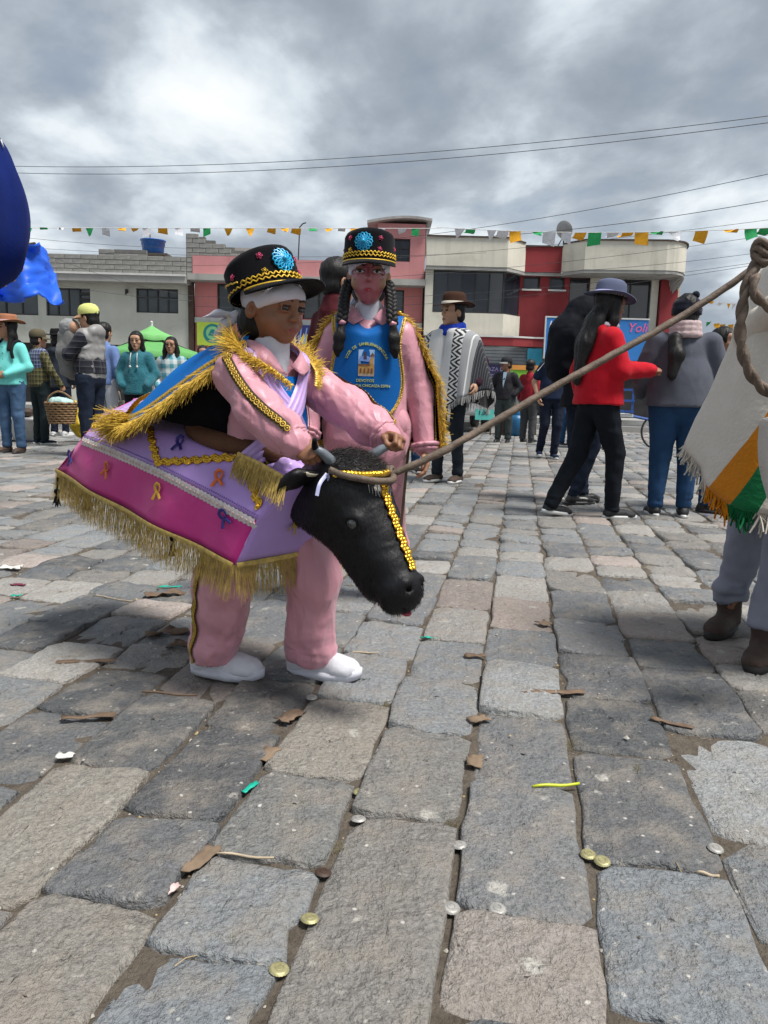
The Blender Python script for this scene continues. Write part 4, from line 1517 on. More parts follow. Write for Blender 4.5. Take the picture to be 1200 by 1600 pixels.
def plaid(a, b_, c, p=.07):
    def fn(k):
        u_ = k.m('GREATER_THAN', k.m('FRACT', k.m('DIVIDE', k.m('ADD', k.x, k.m('MULTIPLY', k.y, .8)), p)), .5)
        v_ = k.m('GREATER_THAN', k.m('FRACT', k.m('DIVIDE', k.z, p)), .5)
        f1 = k.m('MULTIPLY', k.m('ADD', u_, v_), .5)
        col = k.mix(f1, a, b_)
        ln = k.m('LESS_THAN', k.m('FRACT', k.m('DIVIDE', k.z, p)), .08)
        ln2 = k.m('LESS_THAN', k.m('FRACT', k.m('DIVIDE', k.m('ADD', k.x, k.m('MULTIPLY', k.y, .8)), p)), .08)
        return k.mix(k.m('MAXIMUM', ln, ln2), col, c)
    return fn


JEANS = cloth('blue_denim', (.035, .075, .15), .85, .3, .4, 300, vscale=5, col2=(.085, .15, .25))
JEANSD = cloth('dark_denim', (.014, .020, .036), .85, .3, .4, 300)
JEANSB = cloth('mid_blue_denim', (.020, .055, .125), .85, .3, .4, 300, vscale=4)
BLACKC = cloth('black_cloth', (.012, .012, .015), .85, .3)
NAVYC = cloth('navy_cloth', (.014, .018, .035), .8, .25)
GREYP = cloth('grey_trousers', (.07, .072, .075), .85, .2)
BLKLEA = mat('black_leather', (.014, .013, .013), .35, .2, 8, .2, 80)
BRNLEA = mat('brown_leather', (.055, .032, .022), .6, .3, 14, .3, 80)
WHRUB = mat('white_rubber', (.55, .55, .54), .6, .1, 9)

# --- left: onlookers in front of the pale house
p = Person('woman in turquoise shirt and brown brimmed hat holding a white cup', 22, 707, -.22, 1.60, dict(
    elL=(.25, .02, 1.10), wrL=(.085, -.19, 1.00), elR=(-.25, .02, 1.10), wrR=(-.055, -.20, .99), head=(-.005, -.02, 1.575)), 'warm', 1.12, .013, headrot=(0, 0, -.45))
p.body(hands=('half', 'half'), dirL=(-1, -.3, -.1), dirR=(1, -.3, -.1), palmL=(0, 1, 0), palmR=(0, 1, 0))
p.top(cloth('turquoise_shirt', (.17, .62, .58), .7, .08), .87, name='shirt', amp=.006)
g = G()
for k in range(6):
    g.sphere((0, -.128 - .012 * (k > 2), 1.34 - k * .075), .007, 4)
p.part('button', g.V, g.F, BLACKC)
p.trousers(JEANS, 1.04)
p.shoes(BRNLEA, M_FRAME, boot=True)
p.hair('shoulder')
hg, hb = fedora(.10, .175, .028, .008, .07)
p.hat(hg, cloth('tan_felt', (.33, .15, .085), .9), bands=[('hat_band', hb, cloth('pinkish_band', (.42, .28, .30)))])
g = G()
for q in (-1, 1):
    g.tube(smoothline([(q * .13, .09, 1.25), (q * .125, .05, 1.415), (q * .12, -.06, 1.40), (q * .125, -.118, 1.30), (q * .14, -.115, 1.2)], 5), .020, 6)
p.part('backpack_strap', g.V, g.F, BLACKC)
cp = np.array(p.t.location) + np.array(Matrix.Rotation(-.22, 3, 'Z') @ Vector((.0, -.255, 0))) * .94
cup = thing('paper_cup', 'white paper cup held by the woman in turquoise', 'cup', (cp[0], cp[1], .93))
G().lathe([(0, 0), (.034, 0), (.044, .10), (.046, .102)], 18, (cp[0], cp[1], .93)).o('cup_wall', mat('white_paper', (.7, .69, .68), .6, .05, 5), cup, True)
G().lathe([(.048, .098), (.049, .112), (.042, .122), (0, .12)], 18, (cp[0], cp[1], .93)).o('lid', WHRUB, cup, True)

p = Person('person in blue plaid vest and olive checked sleeves carrying a wicker basket', 66, 694, 2.5, 1.56, dict(
    elL=(.25, .0, 1.10), wrL=(.24, -.06, .86), elR=(-.26, -.04, 1.12), wrR=(-.29, -.17, .90)), 'warm', 1.05, .015, headrot=(0, 0, -.3))
p.body(hands=('relax', 'fist'))
p.top(pat_mat('olive_check', plaid((.10, .09, .04), (.035, .035, .02), (.20, .18, .09), .06)), .87, name='shirt')
V = Person.top
J0 = p.J
S = SDF((-.26, -.2, .84), (.26, .2, 1.42), .015)
S.cone((0, 0, .88), (0, 0, 1.0), .175, .172, 0, ((0, 1, 0), .78)).cone((0, 0, 1.0), (0, 0, 1.28), .172, .178, .03, ((0, 1, 0), .78)).cone((-.1, 0, 1.36), (.1, 0, 1.36), .085, .085, .04).above(.86)
v, f_ = S.mesh(1)
p.part('vest', v, f_, pat_mat('blue_plaid', plaid((.10, .13, .22), (.025, .03, .07), (.35, .38, .45), .05)))
p.trousers(cloth('dark_green_trousers', (.016, .024, .026)), 1.05)
p.shoes(JEANSD, M_SILL)
p.hair('short')
cg, cv = cap()
p.hat(cg, cloth('olive_cap', (.10, .085, .055)), bands=[('visor', cv, cloth('olive_cap', (0, 0, 0)))])
# basket in that hand
bx, by, bz = at(96, 642, 10.6)
bk = thing('wicker_basket', 'oval wicker basket with cloth hanging from the hand of the plaid vest person', 'basket', (bx, by, bz - .17))
M_WICK = mat('wicker', (.21, .125, .06), .75, .3, 30, .8, 60)
g = G()
for r in range(9):
    z = -.16 + r * .033
    a_ = .165 + .012 * r / 2
    g.tube([(bx + a_ * math.cos(t), by + a_ * .68 * math.sin(t), bz + z + .006 * math.sin(t * 14 + r * PI)) for t in np.linspace(0, 2 * PI, 57)], .0165, 6, cap=False)
g.o('woven_side', M_WICK, bk, True)
G().lathe([(0, -.16), (.16, -.165), (.165, -.15)], 20, (bx, by, bz), sy=.68).o('bottom', M_WICK, bk)
V_, F_ = tube_vf(smoothline([(bx - .2, by, bz + .1), (bx - .15, by, bz + .2), (bx - .03, by, bz + .262), (bx + .1, by, bz + .21), (bx + .2, by, bz + .1)], 6), .013, 7)
obj('handle', V_, F_, M_WICK, bk)
S = SDF((-.2, -.14, 0), (.2, .14, .12), .012).ell((0, 0, .03), (.17, .11, .07), 0)
v, f_ = S.mesh(1); v = rumple(v, f_, .025, 16, 2)
obj('cover_cloth', v + np.array([bx, by, bz + .085]), f_, cloth('pale_teal_cloth', (.38, .55, .52)), bk)
# yellow sack carried behind the basket
bx, by, bz = at(121, 652, 11.4)
S = SDF((-.16, -.12, -.3), (.2, .12, .3), .012).path([(-.03, 0, .22), (-.02, 0, .08), (.02, 0, -.1), (.06, 0, -.2)], [.03, .10, .125, .10], .03)
v, f_ = S.mesh(1); v = rumple(v, f_, .022, 10, 4)
obj('plastic_sack', v + np.array([bx, by, bz]), f_, mat('yellow_plastic', (.55, .38, .02), .35, .15, 8), None, label='full yellow plastic sack hanging behind the wicker basket', cat='sack')

p = Person('man in black brimmed hat and dark hooded jacket seen from behind', 95, 681, 2.95, 1.66, dict(elL=(.26, .0, 1.10), wrL=(.22, -.10, .90), elR=(-.26, .0, 1.1), wrR=(-.22, -.1, .9)), 'brown', 1.1, .015)
p.body(hands=('relax', 'relax'), eyes=False)
p.top(cloth('slate_jacket', (.025, .030, .042), .6, .2), .80, hood=True, loose=1.15)
p.trousers(JEANSD)
p.shoes(WHRUB, WHRUB)
p.hair('short')
hg, hb = fedora(.115, .155, .035, .025, .075)
p.hat(hg, cloth('black_felt', (.010, .010, .011), .9), bands=[('hat_band', hb, BLACKC)])

ycap = p = Person('man in lime cap and grey puffer vest holding a wrapped baby', 146, 713, -1.85, 1.74, dict(
    elL=(.25, -.10, 1.15), wrL=(.02, -.30, 1.22), elR=(-.25, -.10, 1.10), wrR=(.0, -.33, 1.10), head=(0, -.01, 1.575)), 'tan', 1.12, .013, headrot=(.1, 0, .1))
p.body(hands=('half', 'half'), dirL=(-1, -.2, 0), dirR=(1, -.2, .1), palmL=(0, 1, 0), palmR=(0, 1, 0))
p.top(pat_mat('navy_check', plaid((.03, .032, .04), (.012, .013, .02), (.10, .10, .11), .07)), .95, name='shirt', loose=1.1)
S = SDF((-.28, -.24, .86), (.28, .24, 1.52), .013)
for k in range(5):
    z = .93 + k * .1
    S.ell((0, .0, z), (.195, .147, .092), .05)
S.cone((-.11, .01, 1.37), (.11, .01, 1.37), .09, .09, .03).ell((0, .10, 1.42), (.13, .075, .085), .03)
v, f_ = S.mesh(1); v = rumple(v, f_, .012, 12, 4)
p.part('puffer_vest', v, f_, mat('grey_nylon', (.24, .235, .23), .5, .12, 6, .2, 80))
p.trousers(JEANSD, 1.06)
p.shoes(BLKLEA, M_FRAME)
p.hair('short')
cg, cv = cap()
LIME = cloth('lime_cap', (.58, .60, .20), .8, .06)
p.hat(cg, LIME, bands=[('visor', cv, cloth('peach_visor', (.55, .34, .20)))], name='cap')
c0 = np.array(p.t.location) + np.array(Matrix.Rotation(-1.85, 3, 'Z') @ Vector((.03, -.25, 0)))
bb = thing('person', 'baby wrapped in grey blanket with knitted grey hood, held on the shoulder', 'person', (c0[0], c0[1], 1.0), rz=-1.85, local=True)
bb.location = (c0[0], c0[1], 0)
S = SDF((-.25, -.2, .9), (.25, .25, 1.7), .012)
S.path([(.0, .0, 1.40), (.0, -.03, 1.22), (.02, -.02, 1.02)], [.12, .13, .09], .04).cone((.0, .0, 1.3), (-.1, -.05, .98), .10, .08, .04)
v, f_ = S.mesh(1); v = rumple(v, f_, .03, 9, 6, (1, 1, .6))
obj('blanket', v, f_, cloth('grey_blanket', (.17, .17, .165), .95, .15, sheen=.4), bb)
S = SDF((-.2, -.2, 1.3), (.2, .2, 1.72), .010).ell((.01, .01, 1.50), (.105, .115, .11), 0)
v, f_ = S.mesh(1); v = rumple(v, f_, .012, 22, 3)
obj('knitted_hood', v, f_, cloth('grey_knit', (.24, .245, .25), .95, .15, sheen=.5), bb)
S = SDF((-.15, -.2, 1.3), (.15, .2, 1.7), .012).ell((.03, .09, 1.50), (.07, .06, .075), 0)
v, f_ = S.mesh(1)
obj('body', v, f_, SK['tan'], bb)

p = Person('person in blue shirt and white trousers behind the man with the baby', 168, 697, 2.8, 1.68, None, 'tan', 1.0, .016)
p.body(hands=('relax', 'relax'), eyes=False)
p.top(cloth('blue_shirt', (.14, .21, .42), .8), .86, name='shirt', loose=1.05)
p.trousers(cloth('white_trousers', (.55, .56, .60), .8, .06), 1.05)
p.shoes(WHRUB, WHRUB)
p.hair('short')
bx, by, bz = at(181, 640, 10.9)
S = SDF((-.2, -.1, -.26), (.2, .1, .22), .012).box((0, 0, -.05), (.13, .05, .18), .03)
v, f_ = S.mesh(1); v = rumple(v, f_, .022, 11, 2)
bag = thing('cloth_bag', 'pale cloth bag beside the white trousers', 'bag', (bx, by, bz - .23))
obj('bag_body', v + np.array([bx, by, bz]), f_, cloth('ecru_cloth', (.45, .41, .34), .9), bag)
V_, F_ = tube_vf(smoothline([(bx - .08, by, bz + .1), (bx - .04, by, bz + .26), (bx + .04, by, bz + .26), (bx + .08, by, bz + .1)], 5), .01, 6)
obj('handle', V_, F_, _M['ecru_cloth'], bag)

p = Person('woman in teal fleece hoodie with white drawstrings', 217, 700, .0, 1.56, dict(elL=(.26, .02, 1.10), wrL=(.19, -.14, .93), elR=(-.26, .02, 1.10), wrR=(-.19, -.14, .93)), 'tan', 1.15, .014, headrot=(.1, 0, .05))
p.body(hands=(None, None))
TEALF = cloth('teal_fleece', (.018, .115, .15), .95, .25, 1., 90, .6, bdist=.012, col2=(.035, .17, .21), vscale=25)
p.top(TEALF, .80, name='hoodie', hood=True, loose=1.25, amp=.012)
g = G()
for q in (-1, 1):
    g.tube([(q * .045, -.118, 1.40), (q * .05, -.150, 1.33), (q * .052, -.158, 1.22)], .006, 5).sphere((q * .052, -.16, 1.20), .018, 5)
p.part('drawstring', g.V, g.F, WHRUB)
p.trousers(BLACKC)
p.shoes(BLKLEA)
p.hair('long')
p = Person('woman with glasses in pale teal and white checked fleece', 270, 696, -.1, 1.54, dict(elL=(.26, .02, 1.10), wrL=(.15, -.16, .95), elR=(-.26, .02, 1.10), wrR=(-.17, -.14, .93)), 'warm', 1.12, .014, headrot=(0, 0, .12))
p.body(hands=(None, None))
def _ck(k):
    u_ = k.m('GREATER_THAN', k.m('FRACT', k.m('DIVIDE', k.m('ADD', k.x, k.m('MULTIPLY', k.y, .7)), .12)), .5)
    v_ = k.m('GREATER_THAN', k.m('FRACT', k.m('DIVIDE', k.z, .13)), .5)
    return k.mix(k.m('MULTIPLY', k.m('ADD', u_, v_), .5), (.52, .56, .55), (.07, .27, .33))
p.top(pat_mat('checked_fleece', _ck, .95, 1., 90, .5), .82, name='fleece', loose=1.25, amp=.010, collar=.07)
p.trousers(BLACKC)
p.shoes(BLKLEA)
p.hair('shoulder')
g = G()
for q in (-1, 1):
    g.tube([(q * .033 + .022 * math.cos(t), -.104, .010 + .017 * math.sin(t)) for t in np.linspace(0, 2 * PI, 15)], .0022, 4)
    g.tube([(q * .055, -.103, .012), (q * .082, 0, .01)], .002, 4)
g.tube([(-.011, -.105, .012), (.011, -.105, .012)], .002, 4)
obj('glasses', p.xf(g.V), g.F, BLKLEA, p.t)
p = Person('person with dark hair and dark jacket half hidden behind the glasses woman', 318, 688, .3, 1.50, None, 'warm', 1.05, .016)
p.body(hands=(None, None), eyes=True)
p.top(NAVYC, .85); p.trousers(BLACKC); p.shoes(BLKLEA); p.hair('short')

# white tub on the ground behind the turquoise woman
q = gnd(22, 692)
tb = thing('plastic_tub', 'white plastic tub on the ground behind the woman in turquoise', 'tub', (q[0], q[1] + .4, 0))
G().lathe([(0, .02), (.19, .02), (.21, .30), (.225, .31), (.225, .345), (.2, .35), (0, .35)], 24, (q[0], q[1] + .4, 0)).o('tub_body', WHRUB, tb, True)
G().lathe([(.2, 0), (.205, .02), (0, .021)], 24, (q[0], q[1] + .4, 0)).o('base_rim', NAVYC, tb)
G().sphere((q[0], q[1] + .4, .42), (.13, .13, .07), 8).o('jar_lid', BRNLEA, tb, True)

# two-tier green market parasol
q = at(238, 560, 15)
um = thing('market_parasol', 'green two-tier market parasol behind the two women', 'parasol', (q[0], 15, 0))
GRN = cloth('green_canvas', (.12, .33, .11), .8, .08)
GRN2 = cloth('green_canvas_light', (.17, .42, .15), .8, .08)


def canopy(cx, cy, z0, z1, r, n=8, sub=4, sag=.05):
    V = []; Fc = []
    for i in range(6):
        t = i / 5
        for k in range(n * sub):
            a = 2 * PI * k / (n * sub)
            ph = (k % sub) / sub
            rr = r * t * (1 - .05 * math.sin(PI * ph) * t)
            V.append((cx + rr * math.cos(a), cy + rr * math.sin(a), z1 + (z0 - z1) * t ** 1.0 - sag * math.sin(PI * t) * 1.0 - .02 * math.sin(PI * ph) * t))
    m_ = n * sub
    for i in range(5):
        for k in range(m_):
            Fc.append((i * m_ + k, (i + 1) * m_ + k, (i + 1) * m_ + (k + 1) % m_, i * m_ + (k + 1) % m_))
    b = len(V) - m_
    V += [(x, y, z - .09) for x, y, z in V[b:]]
    Fc += [(b + k, b + m_ + k, b + m_ + (k + 1) % m_, b + (k + 1) % m_) for k in range(m_)]
    return V, Fc


zt = at(238, 508, 15)[2]
V_, F_ = canopy(q[0] - .1, 15, zt - .42, zt - .05, .86)
cn = obj('canopy', *canopy(q[0], 15, zt - .52, zt - .12, 1.0), GRN, um)
obj('upper_canopy', *canopy(q[0], 15, zt - .20, zt, .42, sag=.02), GRN2, um)
G().tube([(q[0], 15, 0), (q[0], 15, zt + .05)], .025, 8).o('pole', M_SILL, um)
g = G()
for k in range(8):
    a = 2 * PI * k / 8
    g.tube([(q[0], 15, zt - .16), (q[0] + .97 * math.cos(a), 15 + .97 * math.sin(a), zt - .55)], .010, 5)
g.o('rib', M_FRAME, um)
G().sphere((q[0], 15, zt + .05), .03, 5).o('finial', WHRUB, um, True)
G().lathe([(0, .0), (.24, 0), (.24, .07), (.03, .1)], 16, (q[0], 15, 0)).o('base', M_CONC, um)

# --- behind the two costumed children
p = Person('man in maroon jacket with short dark hair turned away', 520, 826, 2.15, 1.60, dict(head=(.0, -.02, 1.575)), 'warm', 1.08, .012, headrot=(.05, 0, -.1))
p.body(hands=('relax', 'relax'), headres=.005)
p.top(cloth('maroon_jacket', (.065, .010, .014), .75, .2), .84, loose=1.15, collar=.075)
p.trousers(JEANSD); p.shoes(BLKLEA); p.hair('short')
p = Person('person in jeans and navy top hidden behind the masked girl', 636, 738, .2, 1.50, None, 'warm', 1., .015)
p.body(hands=('relax', 'relax'), eyes=False)
p.top(NAVYC, .85); p.trousers(JEANSB); p.shoes(BLKLEA, WHRUB); p.hair('short')

# --- man in the patterned poncho
p = Person('man in grey and white patterned poncho, brown hat and blue scarf', 698, 753, -.62, 1.73, dict(
    elL=(.30, .05, 1.13), wrL=(.33, -.08, .93), elR=(-.27, .0, 1.12), wrR=(-.25, -.12, .92), anL=(.09, .05, .085), anR=(-.10, -.02, .085)), 'tan', 1., .012, headrot=(0, 0, -.38))
p.body(hands=('relax', 'relax'), headres=.005)
p.top(cloth('plum_sweater', (.035, .012, .022), .85), .9, name='sweater')
p.trousers(cloth('charcoal_jeans', (.020, .026, .034), .85, .25), .92)
p.shoes(cloth('brown_suede', (.075, .055, .045), .9), WHRUB)
p.hair('short')
hg, hb = fedora(.115, .165, .022, .022, .058)
p.hat(hg, cloth('brown_felt', (.050, .024, .016), .9, .15), bands=[('hat_band', hb, cloth('pale_band', (.45, .42, .36)))])
S = SDF((-.14, -.16, 1.3), (.14, .14, 1.55), .009)
ring = [(.088 * math.cos(t), .0 + .088 * math.sin(t), 1.445 + .02 * math.sin(t)) for t in np.linspace(0, 2 * PI, 13)]
S.path(ring, .034, .01).path([(x * 1.05, y * 1.1 - .005, z - .035) for x, y, z in ring], .036, .01)
v, f_ = S.mesh(1)
p.part('scarf', rumple(v, f_, .010, 20, 2), f_, cloth('royal_blue_scarf', (.012, .035, .30), .85))


def poncho_geo(z_top, r_top, z_hem, rx, ry, seed, folds=9, famp=.03, n=72, m_=22, hem_fn=None, cx=0., cy=0., shoulder=.16, skewx=0.):
    V = []
    for i in range(m_):
        t = i / (m_ - 1)
        for k in range(n):
            a = 2 * PI * k / n
            zh = z_hem + (hem_fn(a) if hem_fn else 0)
            e = min(1, t / .28)
            sh = math.sin(e * PI / 2)
            ax_ = r_top + (shoulder * 1.30 * abs(math.cos(a)) ** .8 + shoulder * .55) * sh * .75
            fx = rx * abs(math.cos(a)) ** 2 + ry * abs(math.sin(a)) ** 2
            r = ax_ if t < .28 else ax_ + (fx - ax_) * ((t - .28) / .72) ** .85
            r = max(r, 0)
            fo = famp * t ** 1.4 * (math.sin(folds * a + seed) * .6 + math.sin((folds * 2 + 1) * a + seed * 2.3) * .25 + math.sin(4 * a + seed * .7) * .5)
            z = z_top + (zh - z_top) * (t if t > .28 else .28 * (t / .28) ** 1.7)
            V.append((cx + (r + fo) * math.cos(a) + skewx * t, cy + (r + fo) * math.sin(a) * (.86 if t > .1 else 1), z))
    Fc = [(i * n + k, i * n + (k + 1) % n, (i + 1) * n + (k + 1) % n, (i + 1) * n + k) for i in range(m_ - 1) for k in range(n)]
    Fc = [f[::-1] for f in Fc]
    return np.array(V), Fc


def solid(o, th=.006, off=-1.):
    md = o.modifiers.new('thickness', 'SOLIDIFY'); md.thickness = th; md.offset = off
    return o


def _poncho(k):
    zz = k.m('ADD', k.z, k.m('MULTIPLY', k.noise(18), .03))
    ax = k.m('ABSOLUTE', k.m('ADD', k.x, .02))
    zig = k.tri(zz, .05)
    w = k.m('ADD', ax, k.m('MULTIPLY', k.m('SUBTRACT', zig, .025), 1.6))
    st = k.m('GREATER_THAN', k.m('FRACT', k.m('MULTIPLY', w, 17.)), .46)
    ik = k.mix(st, (.55, .55, .54), (.018, .018, .022))
    col = k.mix(k.band(ax, .125, .225), (.52, .52, .52), ik)
    col = k.mix(k.m('GREATER_THAN', ax, .225), col, (.27, .275, .285))
    col = k.mix(k.band(ax, .285, .295), col, (.6, .6, .6))
    col = k.mix(k.m('GREATER_THAN', ax, .325), col, (.028, .03, .036))
    fine = k.m('GREATER_THAN', k.m('FRACT', k.m('MULTIPLY', ax, 60.)), .80)
    return k.mix(k.m('MULTIPLY', fine, .25), col, (.3, .3, .3))


v, f_ = poncho_geo(1.435, .085, .76, .43, .28, 1.3, 8, .035, hem_fn=lambda a: -.10 * math.cos(a * 2 + PI) ** 3 - .06 * math.sin(3 * a))
M_PONCHO = pat_mat('ikat_wool', _poncho, .95, .6, 160, .3)
po = solid(p.part('poncho', v, f_, M_PONCHO))


def strands(base, dirs, L_, rad, jit, rnd, seg=3, curl=.0, taper=.6):
    """fringe: a thin three-sided strand from each base point"""
    V = []; Fc = []
    base = np.asarray(base, float); dirs = np.asarray(dirs, float)
    for b_, d in zip(base, dirs):
        d = d / (np.linalg.norm(d) + 1e-9)
        d = d + rnd.normal(0, jit, 3); d /= np.linalg.norm(d)
        l = L_ * rnd.uniform(.72, 1.08)
        sid = np.cross(d, rnd.normal(0, 1, 3)); sid /= np.linalg.norm(sid) + 1e-9
        o2 = np.cross(d, sid)
        c = rnd.normal(0, curl, 3)
        i0 = len(V)
        for s_ in range(seg + 1):
            t = s_ / seg
            c0_ = b_ + d * l * t + c * l * t * t + np.array([0, 0, -.12 * l * t * t])
            r = rad * (1 - (1 - taper) * t)
            for q in range(3):
                an = 2 * PI * q / 3
                V.append(c0_ + r * (math.cos(an) * sid + math.sin(an) * o2))
        for s_ in range(seg):
            for q in range(3):
                Fc.append((i0 + s_ * 3 + q, i0 + s_ * 3 + (q + 1) % 3, i0 + (s_ + 1) * 3 + (q + 1) % 3, i0 + (s_ + 1) * 3 + q))
    return V, Fc


rf = np.random.default_rng(5)
hem = v.reshape(22, 72, 3)[-1]
bs = np.concatenate([hem * (1 - t) + np.roll(hem, -1, 0) * t for t in (0, .33, .66)])
V_, F_ = strands(bs, np.tile([0, 0, -1.], (len(bs), 1)), .06, .004, .12, rf)
p.part('fringe', V_, F_, cloth('white_wool', (.5, .5, .49), .95), kind='stuff')

# --- middle distance, towards the cream and red building
p = Person('older man in dark zip jacket and dark cap with hands in pockets', 785, 691, -.35, 1.52, dict(
    elL=(.29, .06, 1.12), wrL=(.20, -.06, .96), elR=(-.29, .06, 1.12), wrR=(-.20, -.06, .96)), 'brown', 1.05, .015, headrot=(0, 0, -.7))
p.body(hands=(None, None))
p.top(cloth('charcoal_jacket', (.022, .021, .025), .6, .2), .86, loose=1.25, amp=.01)
p.part('shirt_front', [(-.028, -.135, 1.20), (.005, -.138, 1.20), (.05, -.088, 1.42), (-.03, -.095, 1.42), (-.012, -.145, 1.1)], [(0, 1, 2, 3), (0, 4, 1)], cloth('pale_blue_shirt', (.30, .40, .50)))
p.trousers(cloth('grey_green_trousers', (.045, .055, .055), .85, .2), 1.18)
p.shoes(BLKLEA); p.hair('short')
cg, cv = cap()
p.hat(cg, cloth('charcoal_cap', (.03, .03, .034)), name='cap', bands=[('visor', cv, cloth('grey_visor', (.2, .2, .2)))])
p = Person('white-haired man in navy polo shirt walking towards the camera', 858, 716, -.05, 1.60, dict(
    knL=(.075, -.06, .49), anL=(.06, .0, .085), knR=(-.10, -.03, .50), anR=(-.13, .12, .115), elR=(-.27, .05, 1.11), wrR=(-.22, -.05, .88), elL=(.26, .05, 1.1), wrL=(.27, -.02, .86)), 'tan', 1.08, .013, headrot=(0, 0, .1))
p.body(hands=('relax', 'relax'), bare=('L', 'R'))
NAVP = cloth('navy_polo', (.014, .022, .048), .8, .15)
p.top(NAVP, .86, 'short', name='polo_shirt', amp=.006)
p.part('shoulder_stripe', [(-.12, -.085, 1.435), (-.10, -.02, 1.452), (-.25, -.03, 1.27), (-.247, -.07, 1.26)], [(0, 1, 2, 3)], WHRUB)
p.part('chest_logo', [(.05, -.145, 1.29), (.075, -.145, 1.29), (.10, -.14, 1.33), (.085, -.14, 1.335)], [(0, 1, 2, 3)], WHRUB)
p.part('chest_print', [(-.13, -.137, 1.345), (-.06, -.141, 1.35), (-.06, -.140, 1.363), (-.13, -.135, 1.358)], [(0, 1, 2, 3)], WHRUB)
p.trousers(cloth('navy_trousers', (.012, .016, .030), .8, .2)); p.shoes(NAVP, WHRUB); p.hair('short', M_HAIRG)
p = Person('man in red jacket and grey trousers partly behind the navy polo man', 823, 691, 2.4, 1.50, None, 'brown', 1.1, .016)
p.body(hands=('relax', 'relax'), eyes=False)
p.top(cloth('red_jacket', (.28, .02, .03), .75), .86, loose=1.15); p.trousers(GREYP, 1.15); p.shoes(BLKLEA); p.hair('short')
p = Person('person in jeans and dark top behind the black hooded woman', 884, 697, .5, 1.50, None, 'warm', 1., .016)
p.body(hands=('relax', 'relax'), eyes=False)
p.top(BLACKC, .85); p.trousers(JEANSB); p.shoes(BLKLEA, WHRUB); p.hair('short')

# --- right: the three women talking
RED = cloth('red_sweatshirt', (.43, .008, .018), .85, .1, .4, 200, .2)
p = Person('woman in black hooded jacket standing behind the red hoodie', 905, 786, 1.9, 1.60, dict(
    elL=(.22, .0, 1.12), wrL=(.2, -.1, .95), elR=(-.22, .0, 1.12), wrR=(-.2, -.1, .95), anR=(-.06, .10, .085), anL=(.06, -.06, .085)), 'tan', 1.30, .012, headrot=(0, 0, -.55))
p.body(hands=(None, None), headres=.005)
p.top(cloth('black_jacket', (.007, .008, .012), .8, .3), .82, loose=1.6, hood=True, amp=.02)
p.trousers(JEANSD, 1.0); p.shoes(BLKLEA); p.hair('long')
S = SDF((-.24, -.13, -.6), (.24, .4, .2), .011)
S.ell((0, .05, .03), (.122, .135, .130), 0).path([(0, .10, -.02), (0, .17, -.16), (0, .21, -.36)], [.13, .19, .17], .05, ((0, 1, 0), .75)).box((0, -.12, -.04), (.075, .10, .13), .03, .02, sub=True)
v, f_ = S.mesh(1); v = rumple(v, f_, .014, 11, 4)
obj('hood', p.xf(v), f_, _M['black_jacket'], p.t)
g = G()
for a_ in ((-.14, .22, -.10), (-.12, .21, -.13), (-.15, .20, -.16), (-.09, .24, -.22)):
    g.sphere(a_, .009, 4)
obj('snap_button', p.xf(g.V), g.F, WHRUB, p.t)

red = p = Person('woman in red hoodie and grey-blue felt hat with one arm held out', 922, 808, 1.78, 1.58, dict(
    pelvis=(0, .0, .915), hipL=(.08, 0, .885), hipR=(-.08, 0, .885),
    knR=(-.075, -.13, .50), anR=(-.07, -.14, .085), knL=(.07, .10, .48), anL=(.075, .30, .105),
    elR=(-.20, -.06, 1.11), wrR=(-.16, -.32, 1.12), elL=(.22, .06, 1.10), wrL=(.21, .02, .86), head=(0, -.045, 1.575), neck=(0, -.01, 1.42)), 'brown', 1.20, .011, headrot=(.08, 0, .12))
p.body(hands=('relax', 'fist'), palmR=(.4, .2, -1), headres=.005)
p.top(RED, .86, name='hoodie', hood=True, loose=1.22, amp=.010)
p.trousers(cloth('black_jeans', (.008, .010, .014), .85, .2), .96, hemz=.06)
p.shoes(mat('black_mesh', (.015, .016, .018), .7, .2, 40, .5, 200), WHRUB, liftL=.15)
S = SDF((-.14, -.14, 1.3), (.14, .14, 1.52), .009)
S.path([(.085 * math.cos(t), -.01 + .085 * math.sin(t), 1.435) for t in np.linspace(0, 2 * PI, 13)], .024, .01)
v, f_ = S.mesh(1)
p.part('white_scarf', rumple(v, f_, .01, 20), f_, cloth('white_scarf', (.5, .48, .55)))
p.hair('long')
hg, hb = fedora(.118, .16, .020, .022, .062)
b2 = G().lathe([(.1035, .004), (.1045, .016), (.100, .016)], 32, (0, .012, .062), fn=lambda p_, a, i: (p_[0], p_[1] * 1.16, p_[2]))
p.hat(hg, cloth('slate_felt', (.10, .115, .18), .9, .1), bands=[('hat_band', hb, cloth('lilac_band', (.38, .37, .60))), ('braid', b2, pat_mat('black_white_braid', lambda k: k.mix(k.m('GREATER_THAN', k.m('FRACT', k.m('MULTIPLY', k.m('ADD', k.m('ADD', k.x, k.y), k.z), 45.)), .5), (.4, .38, .33), (.02, .02, .02))))], tilt=(.05, 0, 0))

